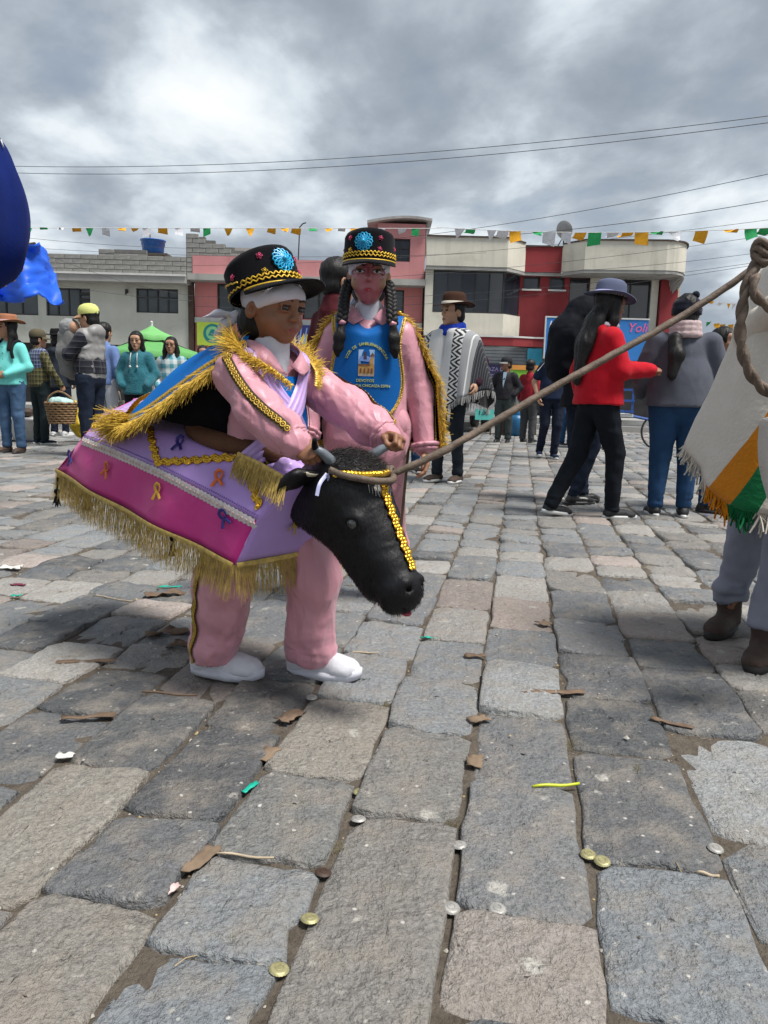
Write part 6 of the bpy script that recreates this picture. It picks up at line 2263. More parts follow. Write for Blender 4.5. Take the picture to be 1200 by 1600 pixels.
def headgear(p, tiltx=-.44, wrap=True, hat_off=(0, -.002, -.002), tall=1., seed=0):
    """white head wrap and black velvet cap with rosette, flowers and gold zigzag"""
    if wrap:
        S = SDF((-.12, -.13, -.10), (.12, .19, .13), .0045)
        S.ell((0, .014, .038), (.086, .1035, .092), 0).ell((0, -.058, .043), (.064, .040, .030), .03)
        S.above((0, -.10, .040), (0, .40, .916))
        v, f_ = S.mesh(1)
        v = rumple(v, f_, .010, 17, 4, axis=(0, 1, -.45), along=.25)
        wr = obj('head_wrap', p.xf(v), f_, WHITEC, p.t)
        g = SDF((-.14, .05, -.12), (.10, .26, .03), .005)
        g.ell((-.03, .125, -.035), (.022, .018, .018), 0).path([(-.03, .125, -.035), (-.075, .165, -.035), (-.11, .20, -.055)], [.014, .018, .004], .006, ((0, 0, 1), .5)).path([(-.03, .125, -.035), (-.06, .15, -.07), (-.085, .165, -.11)], [.014, .016, .004], .006, ((1, 0, 0), .5))
        v, f_ = g.mesh(1)
        obj('wrap_knot', p.xf(rumple(v, f_, .006, 30)), f_, WHITEC, wr)
        S = SDF((-.12, -.05, -.16), (.12, .17, .05), .006)
        S.ell((0, .05, -.045), (.078, .07, .075), 0)
        v, f_ = S.mesh(1)
        obj('hair', p.xf(rumple(v, f_, .004, 40)), f_, M_HAIR, p.t)
    R = np.array(Euler((tiltx, 0, 0)).to_matrix())
    off = np.array(hat_off)
    T = lambda V: p.xf(np.array(V) @ R.T + off)
    n = 48
    hz = .055

    def crown(a, t):
        """a: angle, t: 0 bottom .. 1 top edge"""
        r = .110 - .004 * t
        lean = .012 * t
        return np.array([r * math.cos(a), .014 + r * 1.12 * math.sin(a) + lean, hz + t * (.098 + .016 * -math.sin(a)) * tall])
    g = G()
    rings = [0, .12, .3, .5, .7, .88, .97]
    V = [crown(2 * PI * k / n, t) for t in rings for k in range(n)]
    topz = hz + .105 * tall
    for f, dz in ((.93, .010), (.75, .019), (.45, .026), (.15, .029)):
        for k in range(n):
            c = crown(2 * PI * k / n, 1.)
            V.append(np.array([c[0] * f, .026 + (c[1] - .026) * f, c[2] * f + (1 - f) * (hz + .102 * tall) + dz]))
    m_ = len(V) // n
    Fc = [(i * n + k, i * n + (k + 1) % n, (i + 1) * n + (k + 1) % n, (i + 1) * n + k) for i in range(m_ - 1) for k in range(n)] + [tuple((m_ - 1) * n + k for k in range(n))]
    hat = obj('cap', T(V), Fc, VELV, p.t)
    # visor
    V = []
    q_ = 21
    for r in range(6):
        e = r / 5
        for k in range(q_):
            a = PI + PI * (.03 + .94 * k / (q_ - 1))
            c = crown(a, .02)
            sh = math.sin(PI * k / (q_ - 1)) ** .55
            V.append(c + np.array([c[0] * .10 * e * sh, -(.088 * sh) * e, -.008 - .022 * e * e * sh - .010 * abs(math.cos(a)) * e]))
    Fc = [(r * q_ + k, r * q_ + k + 1, (r + 1) * q_ + k + 1, (r + 1) * q_ + k) for r in range(5) for k in range(q_ - 1)]
    solid(obj('visor', T(V), Fc, VELV, hat), .004, 0)
    # zigzag braid lines
    def zig(fn, N_, amp, rad, name):
        g = G()
        pts = [fn(k / N_, amp * (1 if k % 2 else -1)) for k in range(N_ + 1)]
        g.tube(smoothline(pts, 4), rad, 6)
        obj(name, T(g.V), g.F, YELZ, hat)
    out = lambda a, t, e=1.015: (crown(a, t) - np.array([0, .02, hz + .05])) * np.array([e, e, 1]) + np.array([0, .02, hz + .05])
    zig(lambda u_, w_: out(2 * PI * u_, .13 + w_), 76, .030, .0023, 'zigzag_braid')
    zig(lambda u_, w_: out(PI * 1.02 + PI * .96 * u_, .24 + .22 * abs(math.sin(PI * 2 * u_)) * 0 + w_), 40, .034, .0026, 'zigzag_braid')
    zig(lambda u_, w_: out(PI * (1.0 - .55 * u_) + w_ * 1.2, .28 + .66 * u_), 16, .035, .0028, 'zigzag_braid')
    zig(lambda u_, w_: out(PI * (2.0 + .35 * u_) + w_ * 1.2, .28 + .66 * u_), 16, .035, .0028, 'zigzag_braid')
    pp = [out(PI * (1.03 + .94 * k / 24), .01) + np.array([0, -.003, -.004]) for k in range(25)]
    obj('gold_piping', T(G().tube(pp, .0034, 6).V), G().tube(pp, .0034, 6).F, YELZ, hat)
    # rosette of looped blue ribbon and small flowers
    def bloom(a, t, R_, petals, layers, m, name, thick):
        c = out(a, t, 1.02)
        no = np.array([math.cos(a), math.sin(a), .10]); no /= np.linalg.norm(no)
        u_ = np.cross([0, 0, 1.], no); u_ /= np.linalg.norm(u_); w_ = np.cross(no, u_)
        g = G()
        for L_ in range(layers):
            rr = R_ * (1 - .36 * L_)
            for k in range(petals):
                th = 2 * PI * (k + .5 * L_) / petals
                dr = math.cos(th) * u_ + math.sin(th) * w_
                tn = np.cross(no, dr)
                loop = []
                for s_ in np.linspace(0, 2 * PI, 9):
                    loop.append(c + no * (thick * (.6 + L_) + .003 * math.cos(s_)) + dr * (rr * (.52 - .48 * math.cos(s_))) + tn * (rr * .26 * math.sin(s_)))
                g.tube(loop, rr * .085, 4, cap=False)
        g.sphere(c + no * thick * (layers + .3), R_ * .22, 5)
        obj(name, T(g.V), g.F, m, hat)
    fa = 1.5 * PI - .20
    bloom(fa, .60, .037, 14, 3, ROSB, 'rosette', .003)
    for a, t, m in ((fa - .62, .80, PNKF), (fa - .60, .34, YELZ), (fa + .66, .76, PNKF), (fa + .62, .36, PNKF), (fa - 1.55, .55, PNKF), (fa + 1.5, .5, PNKF)):
        bloom(a, t, .0105, 5, 1, m, 'flower', .002)


YELZ = mat('yellow_braid', (.66, .42, .03), .45, .2, 60, .2, 100, .5, metal=.3)
ROSB = mat('blue_ribbon', (.01, .33, .58), .28, .15, 60, .1, 100, .6)
PNKF = mat('pink_flower', (.68, .07, .18), .5, .1, 40)
build_kid()


# cape over the child's back, spread on the bull
def build_cape():
    p = kid
    n, m_ = 25, 21
    V = np.zeros((n, m_, 3))
    spine = smoothline([(.0, .105, .965), (.0, .19, .972), (.0, .31, .958), (.0, .425, .915), (.0, .53, .815)], 6)
    edge = smoothline([(-.085, .065, .955), (-.150, .13, .895), (-.175, .24, .825), (-.183, .37, .768), (-.170, .50, .735)], 6)
    for i in range(n):
        for j in range(m_):
            s_ = j / (m_ - 1) * 2 - 1
            t = abs(s_)
            e = edge[i].copy(); e[0] = abs(e[0]) * (1 if s_ > 0 else -1)
            V[i, j] = spine[i] * (1 - t) + e * t + np.array([0, 0, .028 * math.sin(PI * t) + .004 * math.sin(9 * s_ + i * .35)])
    F_ = [(i * m_ + j, i * m_ + j + 1, (i + 1) * m_ + j + 1, (i + 1) * m_ + j) for i in range(n - 1) for j in range(m_ - 1)]
    V2 = V.reshape(-1, 3)
    cp = obj('cape', V2, F_, BLUEC, p.t)
    lin = V2 - np.array([0, 0, .006])
    obj('cape_lining', lin, [f[::-1] for f in F_], VELV, cp)
    # black inner cloth hanging from the cape's near and far edges; its black also paints the shaded back
    for col in (1, m_ - 2):
        top = V[2:20, col] + np.array([0, .0, -.008])
        bot = top.copy(); bot[:, 2] = .715 + (top[:, 1] - .1) * .10; bot[:, 0] *= .70
        Vh = np.concatenate([top, bot]); k = len(top)
        obj('black_lining_and_shade', Vh, [(i, i + 1, k + i + 1, k + i) for i in range(k - 1)], VELV, cp)
    # gold band and fringe along the near, far and rear edge
    rnd = np.random.default_rng(8)
    near = V[:, 0]; far_ = V[:, -1]; rear = V[-1, :]
    g = G(); bb = []; bd = []; bq = []
    for line, out_ in ((near, (-.75, .05, -.75)), (far_, (.75, .05, -.75)), (rear, (0, .7, -.6))):
        P = resample(line, .0011)
        bb.append(P); bd.append(np.tile(out_, (len(P), 1)))
        Q = resample(line, .011)
        bq.append(Q)
        N_ = np.tile(np.array(out_) * np.array([1, 1, -1.]), (len(Q), 1))
        gg = beads(Q + N_ * .006 + np.array([0, 0, .006]), N_, .0105, .4)
        g.add(gg.V, gg.F)
    g.o('sequin_band', SEQ, cp, True, kind='stuff')
    B = np.concatenate(bb); D_ = np.concatenate(bd)
    V_, F2 = strands(np.concatenate([B, B]), np.concatenate([D_, D_]), .056, .0011, .17, rnd, 3, .18)
    obj('fringe', V_, F2, YELF, cp, kind='stuff')
    # bushy tuft at the tail corner
    T0 = V[-1, 0]
    B = T0 + rnd.normal(0, .014, (900, 3))
    V_, F2 = strands(B, np.tile((-.35, .80, -.15), (900, 1)), .075, .0010, .26, rnd, 3, .15)
    obj('corner_tuft', V_, F2, YELF, cp, kind='stuff')
    # fringe ruff over the shoulders and round the collar
    bb = []; bd = []
    for sg in (-1, 1):
        ln = smoothline([(sg * .062, .115, .972), (sg * .085, .085, .962), (sg * .112, .035, .935), (sg * .085, -.035, .898), (sg * .045, -.075, .855)], 10)
        P = resample(ln, .0011)
        bb.append(P); d = np.tile((sg * .75, -.10, .18), (len(P), 1)) + np.stack([np.zeros(len(P)), np.linspace(.8, -.2, len(P)), np.linspace(.35, -.5, len(P))], 1)
        bd.append(d)
    B = np.concatenate(bb); D_ = np.concatenate(bd)
    k = np.concatenate([np.linspace(1, .32, len(b)) for b in bb])
    sel = rnd.random(len(B)) < 1
    V_, F2 = [], []
    for part_, L_ in ((k > .75, .055), ((k <= .75) & (k > .5), .038), (k <= .5, .016)):
        a, b_ = strands(np.concatenate([B[part_]] * 4), np.concatenate([D_[part_]] * 4), L_, .0010, .38, rnd, 3, .25)
        o_ = len(V_); V_ += a; F2 += [tuple(i + o_ for i in f) for f in b_]
    obj('ruff', V_, F2, YELF, cp, kind='stuff')
    gg = G()
    for b in bb:
        Q = b[::9]
        g2 = beads(Q, np.tile((0, -.4, .8), (len(Q), 1)), .0062, .4); gg.add(g2.V, g2.F)
    gg.o('ruff_braid', GOLD, cp, True, kind='stuff')


build_cape()

# ------------------------------------------------------------------ the bull costume worn round the child
bull = thing('bull_costume', 'lavender and magenta bull costume with gold fringe and black calf head', 'costume', (CO[0], CO[1], 0), rz=CRZ, local=True)


def build_bull():
    B = bull
    rnd = np.random.default_rng(21)
    # rows of points: (y front..rear, x half width, z front..rear)
    ROW = dict(hem=((-.03, .858), .196, (.390, .562)), lace=((-.092, .715), .183, (.512, .676)), shoulder=((-.168, .690), .125, (.612, .752)), ridge=((-.172, .692), .0, (.640, .800)))
    n = 33

    def row(name, sx, k=None):
        (ya, yb), x, (za, zb) = ROW[name]
        t = np.linspace(0, 1, n)
        bow = .018 * np.sin(PI * t) if name == 'lace' else (.010 * np.sin(PI * t) if name == 'shoulder' else -.006 * np.sin(PI * t))
        w = .006 * np.sin(t * 17 + x * 40) * (name in ('hem',))
        return np.stack([sx * (x + w + .010 * np.sin(PI * t) * (name != 'ridge')), ya + (yb - ya) * t, za + (zb - za) * t + bow], 1)

    def panel(rows, m, name, sub=7, amp=.003, seed=1, parent=B, keep=None):
        R_ = []
        for a, b_ in zip(rows[:-1], rows[1:]):
            for q in range(sub):
                R_.append(a + (b_ - a) * q / sub)
        R_.append(rows[-1])
        V = np.array(R_)
        mm, nn = V.shape[:2]
        V = V.reshape(-1, 3)
        Fc = np.array([(i * nn + j, i * nn + j + 1, (i + 1) * nn + j + 1, (i + 1) * nn + j) for i in range(mm - 1) for j in range(nn - 1)])
        V = rumple(V, Fc, amp, 9, seed, sharp=True)
        if keep is not None:
            c = V[Fc].mean(1)
            Fc = Fc[keep(c)]
        return solid(obj(name, V, Fc, m, parent), .003, 0), V
    hole = lambda c: ~((np.abs(c[:, 0]) < .105) & (c[:, 1] > -.04) & (c[:, 1] < .30))
    trees = {}
    for sx in (-1, 1):
        f = lambda a: a if sx < 0 else a[::-1]
        o, V = panel([row('hem', sx), row('lace', sx)], MAG, 'side_skirt', seed=2, amp=.009)
        trees['mag', sx] = bvh(o)
        o, V = panel([row('lace', sx), row('shoulder', sx), row('ridge', sx)], LAV, 'upper_panel', seed=4, keep=hole, amp=.006)
        trees['lav', sx] = bvh(o)
    # front and rear ends
    for end, nm, m in ((0, 'front_panel', LAV), (-1, 'rear_panel', MAG)):
        rows = []
        for r in ('hem', 'lace', 'shoulder', 'ridge'):
            a, b_ = row(r, -1)[end], row(r, 1)[end]
            rows.append(np.array([a + (b_ - a) * t + np.array([0, (-.012 if end == 0 else .02) * math.sin(PI * t), 0]) for t in np.linspace(0, 1, 17)]))
        o, V = panel(rows, m, nm, 5, .003, 6)
        trees[nm] = bvh(o)
    tm, tl = trees['mag', -1], trees['lav', -1]
    # brown rim of the opening and dark inner tube
    rim = [(.112 * math.cos(t), .15 + .20 * math.sin(t), .698 + .030 * math.sin(t)) for t in np.linspace(0, 2 * PI, 41)]
    G().tube(rim, .027, 10, cap=False).o('waist_rim', mat('brown_suede_rim', (.10, .042, .018), .8, .3, 12, .5, 80), B, True)
    V = rim + [(x * .9, y, z - .18) for x, y, z in rim]
    obj('inner_tube', V, [(i, i + 1, 42 + i - 1 + 0, 41 + i) for i in range(40)], mat('brown_lining', (.045, .022, .012), .9, .3, 12), B)
    # hem braid and long gold fringe all round
    for sx in (-1, 1):
        h = row('hem', sx)
        N_ = np.tile((sx, 0, -.1), (n, 1))
        obj('hem_braid', *strip(h + N_ * .006, N_, .014, thick=.004), GOLDF, B)
        P = resample(h, .0018)
        V_, F_ = strands(np.concatenate([P, P + np.array([sx * .004, 0, 0])]), np.tile((sx * .12, .10, -1.), (2 * len(P), 1)), .086, .0007, .05, rnd, 3, .07)
        obj('hem_fringe', V_, F_, GOLDF, B, kind='stuff')
    for end, yo in ((0, -1), (-1, 1)):
        a, b_ = row('hem', -1)[end], row('hem', 1)[end]
        h = np.array([a + (b_ - a) * t + np.array([0, (-.012 if end == 0 else .02) * math.sin(PI * t), 0]) for t in np.linspace(0, 1, 17)])
        N_ = np.tile((0, yo, -.1), (17, 1))
        obj('hem_braid', *strip(h + N_ * .006, N_, .014, thick=.004), GOLDF, B)
        P = resample(h, .0018)
        V_, F_ = strands(np.concatenate([P, P]), np.tile((0, yo * .06, -1.), (2 * len(P), 1)), .086, .0007, .05, rnd, 3, .07)
        obj('hem_fringe', V_, F_, GOLDF, B, kind='stuff')
    # lace line with eyelets
    M_LACE = mat('white_lace', (.62, .57, .56), .8, .15, 60, .4, 200)
    for sx in (-1, 1):
        l = resample(row('lace', sx), .004)
        a, nn = cling(trees['mag', sx], l + np.array([0, 0, -.010]), .003)
        nn = np.where((nn[:, :1] * sx) < 0, -nn, nn)
        a, _ = cling(trees['mag', sx], l + np.array([0, 0, -.010]), 0.)
        a = a + nn * .004
        lc = obj('lace_trim', *strip(a, nn, .024, .16, .016, .0025), M_LACE, B)
        gg = beads(a[::4] + nn[::4] * .003, nn[::4], .0048, .5); gg.o('lace_flower', mat('lace_flower', (.62, .45, .40), .7, .2, 60), lc, True, kind='stuff')
        e = resample(row('lace', sx), .0085) + np.array([0, .0, .014])
        a, nn = cling(trees['lav', sx], e, 0.)
        nn = np.where((nn[:, :1] * sx) < 0, -nn, nn)
        g2 = beads(a + nn * .0035, nn, .0026, .3); g2.o('eyelets', mat('violet_thread', (.16, .08, .36), .7, .1, 30), lc, True, kind='stuff')
    # gold sequin zigzag on the upper panel
    for sx in (-1, 1):
        for pts in ([(-.15, .70, .712), (-.148, .60, .735), (-.140, .50, .735)], [(-.138, .425, .722), (-.158, .375, .672), (-.176, .322, .622), (-.160, .20, .640), (-.148, .12, .652), (-.140, .052, .664)],
                    [(-.132, .010, .650), (-.150, -.035, .605), (-.176, -.092, .548)]):
            P = resample(np.array([(x * -sx, y, z) for x, y, z in pts]), .0052)
            a, nn = cling(trees['lav', sx], P, 0.)
            nn = np.where((nn[:, :1] * sx) < 0, -nn, nn)
            sd = np.cross(np.gradient(a, axis=0), nn); sd /= np.linalg.norm(sd, axis=1)[:, None] + 1e-9
            st_ = obj('zigzag_band', *strip(a + nn * .003, nn, .020, .2, .018, .002), mat('red_gold_band', (.36, .10, .02), .5, .5, 90), B)
            gg = G()
            for o_, r_ in ((0, .0058), (.0068, .0045), (-.0068, .0045)):
                g2 = beads(a + nn * .0055 + sd * (o_ + .004 * np.sin(np.arange(len(a)) * .9))[:, None], nn + rnd.normal(0, .35, nn.shape), r_, .45); gg.add(g2.V, g2.F)
            gg.o('sequins', SEQ, st_, True, kind='stuff')
    # short fringe from the waist to the front corner, and round the rear corner
    for sx in (-1, 1):
        P = resample(np.array([(-sx * -.128, .045, .672), (-sx * -.142, -.06, .652), (-sx * -.150, -.168, .622)]), .0014)
        fb = obj('corner_braid', *strip(P[::6], np.tile((sx * .8, -.1, .6), (len(P[::6]), 1)), .009), GOLDF, B)
        V_, F_ = strands(np.concatenate([P, P]), np.tile((sx * .55, -.15, -1.), (2 * len(P), 1)), .066, .0010, .06, rnd, 3, .06)
        obj('corner_fringe', V_, F_, GOLDF, fb, kind='stuff')
    # ribbon bows pinned on
    RIB = {k: mat('ribbon_' + k, c, .4, .1, 30) for k, c in dict(navy=(.035, .025, .20), orange=(.68, .14, .02), yellow=(.70, .38, .03), green=(.16, .45, .05), gold=(.52, .36, .05)).items()}

    def bow(p, tree, m, rot, out_):
        a, nn = cling(tree, [p], 0.)
        c, no = a[0], nn[0]
        if no @ np.array(out_) < 0: no = -no
        u_ = np.cross([0, 0, 1.], no); u_ /= np.linalg.norm(u_); w_ = np.cross(no, u_)
        cr, sr = math.cos(rot), math.sin(rot)
        U, W = cr * u_ + sr * w_, -sr * u_ + cr * w_
        lp = [(.004, -.006), (.010, .004), (.010, .014), (.0, .020), (-.010, .014), (-.010, .004), (-.004, -.006)]
        tl_ = [[(0, -.004), (.010, -.016), (.018, -.028)], [(0, -.004), (-.010, -.014), (-.016, -.027)]]
        g = G()
        for pts in [lp] + tl_:
            pts = resample(np.array([(x, y, 0) for x, y in pts]), .003)
            q = np.array([c + U * x + W * y + no * (.006 + .004 * abs(y) / .02) for x, y, _ in pts])
            side = np.array([no * .8 + U * .3] * len(q)) if pts is not None else None
            h_ = no * .0045
            V = np.concatenate([q - h_, q + h_]); k = len(q)
            T_ = np.gradient(q, axis=0); T_ /= np.linalg.norm(T_, axis=1)[:, None] + 1e-9
            sd = np.cross(T_, np.tile(no, (k, 1)))
            V = np.concatenate([q - sd * .0042 - h_ * .3, q + sd * .0042 + h_ * .3])
            g.add(V.tolist(), [(i, i + 1, k + i + 1, k + i) for i in range(k - 1)])
        solid(g.o('ribbon_bow', m, B, True), .0012, 0)
    for p_, k, c, r in (((-.19, .78, .612), 'mag', 'navy', .4), ((-.19, .556, .592), 'mag', 'orange', -.3), ((-.19, .299, .549), 'mag', 'yellow', .2), ((-.19, .019, .510), 'mag', 'navy', .6), ((-.13, .274, .676), 'lav', 'navy', .1), ((-.16, .075, .602), 'lav', 'orange', .2), ((-.15, .518, .698), 'lav', 'green', -.2)):
        bow(p_, trees[k, -1], RIB[c], r, (-1, 0, .3))
    bow((-.047, -.05, .513), trees['front_panel'], RIB['gold'], -.5, (0, -1, 0))
    # black tassels under the hem
    for p_ in ((-.20, .845, .50), (-.20, .66, .505), (-.20, .225, .43)):
        g = G().tube([(p_[0], p_[1], p_[2] + .04), (p_[0] - .004, p_[1] + .004, p_[2])], .004, 5).sphere((p_[0] - .004, p_[1] + .004, p_[2] - .006), .010, 5)
        V_, F_ = strands(np.tile((p_[0] - .004, p_[1] + .004, p_[2] - .008), (40, 1)), np.tile((-.05, .05, -1.), (40, 1)), .042, .0022, .12, rnd, 2)
        g.add(V_, F_)
        g.o('tassel', VELV, B, True)
    # ---- the calf head
    S = SDF((-.18, -.50, .26), (.18, -.10, .74), .0055)
    S.ell((0, -.225, .595), (.094, .105, .092), 0)                                    # poll and brow
    S.cone((0, -.255, .575), (0, -.405, .372), .098, .054, .05)                        # face
    S.cone((0, -.205, .53), (0, -.345, .36), .078, .046, .04)                          # jaw
    S.ell((0, -.425, .352), (.052, .044, .048), .03, rot=(.5, 0, 0))                  # muzzle
    S.ell((0, -.405, .318), (.040, .036, .026), .02)                                   # lower lip
    S.cone((0, -.10, .56), (0, -.20, .55), .088, .094, .04)                            # neck
    for q in (-1, 1):
        S.ell((q * .072, -.318, .525), (.024, .032, .028), .02, rot=(.5, 0, 0))
        S.ell((q * .090, -.328, .522), (.014, .017, .0125), .006, sub=True)
        S.ell((q * .026, -.458, .375), (.012, .010, .017), .006, rot=(.6, 0, q * .5), sub=True)
        S.ell((q * .028, -.452, .385), (.014, .012, .012), .010)
        S.ell((q * .052, -.225, .655), (.030, .034, .028), .02)
    S.cone((-.05, -.447, .322), (.05, -.447, .322), .0035, .0035, .003, sub=True)
    V, Fc = S.mesh(1)
    V = rumple(V, Fc, .0035, 24, 5)
    hd = obj('calf_head', V, Fc, FUR, B)
    th = bvh(hd)
    # hair tuft between the horns, short coat elsewhere
    src = V[(V[:, 2] > .615) & (V[:, 1] < -.15)]
    nn = normals(V, Fc)[(V[:, 2] > .615) & (V[:, 1] < -.15)]
    i = rnd.integers(0, len(src), 2600)
    V_, F_ = strands(src[i], nn[i] * .35 + np.array([.5, -.45, -.1]), .020, .0007, .25, rnd, 2, .2, .4)
    obj('forelock', V_, F_, mat('dark_brown_hair', (.022, .017, .015), .45, .4, 60), hd, kind='stuff')
    i = rnd.integers(0, len(V), 9000)
    nv = normals(V, Fc)
    V_, F_ = strands(V[i] - nv[i] * .001, nv[i] * .16 + np.array([0, -.35, -.75]), .008, .0005, .12, rnd, 1, .05, .3)
    obj('short_coat', V_, F_, FUR, hd, kind='stuff')
    for q in (-1, 1):
        G().sphere((q * .0775, -.3225, .522), .0165, 8).o('eye', mat('glass_eye', (.012, .013, .012), .04, .3, 60, spec=.8, col2=(.09, .095, .085)), hd, True)
        hp = smoothline([(q * .066, -.245, .662), (q * .094, -.236, .688), (q * .112, -.226, .702), (q * .126, -.236, .724)] if q < 0 else [(q * .070, -.245, .668), (q * .098, -.268, .694), (q * .118, -.286, .704), (q * .128, -.300, .712)], 6)
        r_ = np.linspace(.015, .006, len(hp))
        Vh, Fh = tube_vf(hp, r_, 12)
        h_ = obj('horn', Vh, Fh, [mat('horn_grey', (.13, .15, .17), .3, .35, 30), VELV], hd)
        h_.data.polygons.foreach_set('material_index', [1 if k // 12 > 11 else 0 for k in range(len(Fh))])
        E_ = SDF((-.2, -.30, .54), (.2, -.08, .70), .006)
        E_.path([(q * .085, -.205, .632), (q * .125, -.172, .622), (q * .160, -.140, .588)], [.022, .044, .014], .01, ((0, .55, .85), .42))
        v, f_ = E_.mesh(1)
        er = obj('ear', rumple(v, f_, .004, 40), f_, FUR, hd)
        E_ = SDF((-.2, -.30, .54), (.2, -.08, .70), .006)
        E_.path([(q * .095, -.218, .632), (q * .125, -.198, .634), (q * .148, -.178, .622)], [.008, .016, .006], .006, ((0, .55, .85), .4))
        v, f_ = E_.mesh(1)
        obj('ear_inside', v, f_, mat('pale_ear', (.45, .40, .30), .8, .3, 40), er)
    # forehead band and face braid of gold sequins
    cx = smoothline([(-.088, -.275, .638), (-.05, -.325, .640), (0, -.342, .640), (.05, -.325, .640), (.088, -.275, .638)], 8)
    P, nn = cling(th, resample(cx, .009), .004)
    g = beads(P, nn, .010, .5); g2 = beads(P + nn * .004, nn, .006, .5); g.add(g2.V, g2.F); g.o('forehead_band', SEQ, hd, True)
    fx = smoothline([(.002, -.345, .612), (.003, -.385, .53), (.003, -.425, .45), (.003, -.438, .408)], 8)
    P = resample(fx, .0085)
    P, nn = cling(th, P, .003)
    P = P + np.array([1., 0, 0]) * (.0035 * np.sin(np.arange(len(P)) * 1.9))[:, None]
    ln_ = obj('face_braid', *strip(P, nn, .022, .15, .02), mat('red_gold_band', (0, 0, 0)), hd)
    g = G()
    for o_ in (-.006, .006):
        g2 = beads(P + nn * .003 + np.array([o_, 0, 0]), nn, .0064, .5); g.add(g2.V, g2.F)
    g.o('sequins', SEQ, ln_, True, kind='stuff')
    # white star
    V_, F_ = strands(np.array([(.0 + rnd.normal(0, .018), -.36, .618 + rnd.normal(0, .005)) for _ in range(150)]), np.tile((0, -.25, -.9), (150, 1)), .02, .0012, .25, rnd, 2)
    P, nn = cling(th, V_, .002)
    obj('white_star', P, F_, mat('white_hair', (.5, .48, .45), .6, .2, 60), hd, kind='stuff')
    # tongue tip
    S = SDF((-.03, -.48, .27), (.03, -.38, .33), .004).ell((0, -.432, .305), (.020, .020, .007), 0, rot=(.5, 0, 0))
    v, f_ = S.mesh(1)
    obj('tongue', v, f_, mat('tongue_red', (.28, .03, .05), .35, .1, 40), hd)
    # lilac ribbon at the near horn
    g = G()
    for dx in (-1, 1):
        P = resample(smoothline([(-.10, -.255, .640), (-.115 + .018 * dx, -.262, .618), (-.118 + .028 * dx, -.265, .590)], 5), .004)
        V_, F_ = strip(P, np.tile((-.6, -.7, .2), (len(P), 1)), .009); g.add(V_.tolist(), F_)
    g.o('horn_ribbon', mat('ribbon_lilac', (.35, .36, .55), .4, .1, 30), hd, True)


build_bull()


# ------------------------------------------------------------------ the masked girl behind the bull
girl = Person('girl with painted pink mask, black braids and blue bib over pink satin', 567, 945, -.03, 1.36, dict(
    elR=(-.26, .02, 1.06), wrR=(-.28, -.12, .84), elL=(.25, .03, 1.05), wrL=(.285, -.02, .79), shL=(.150, .008, 1.315), shR=(-.150, .008, 1.315),
    head=(-.005, -.02, 1.585), anR=(.09, .20, .085), anL=(.17, .20, .085), knR=(-.08, .09, .49), knL=(.10, .09, .49)), 'warm', 1.0, .009, group='costumed children', headrot=(.06, 0, .03), headscale=1.10)


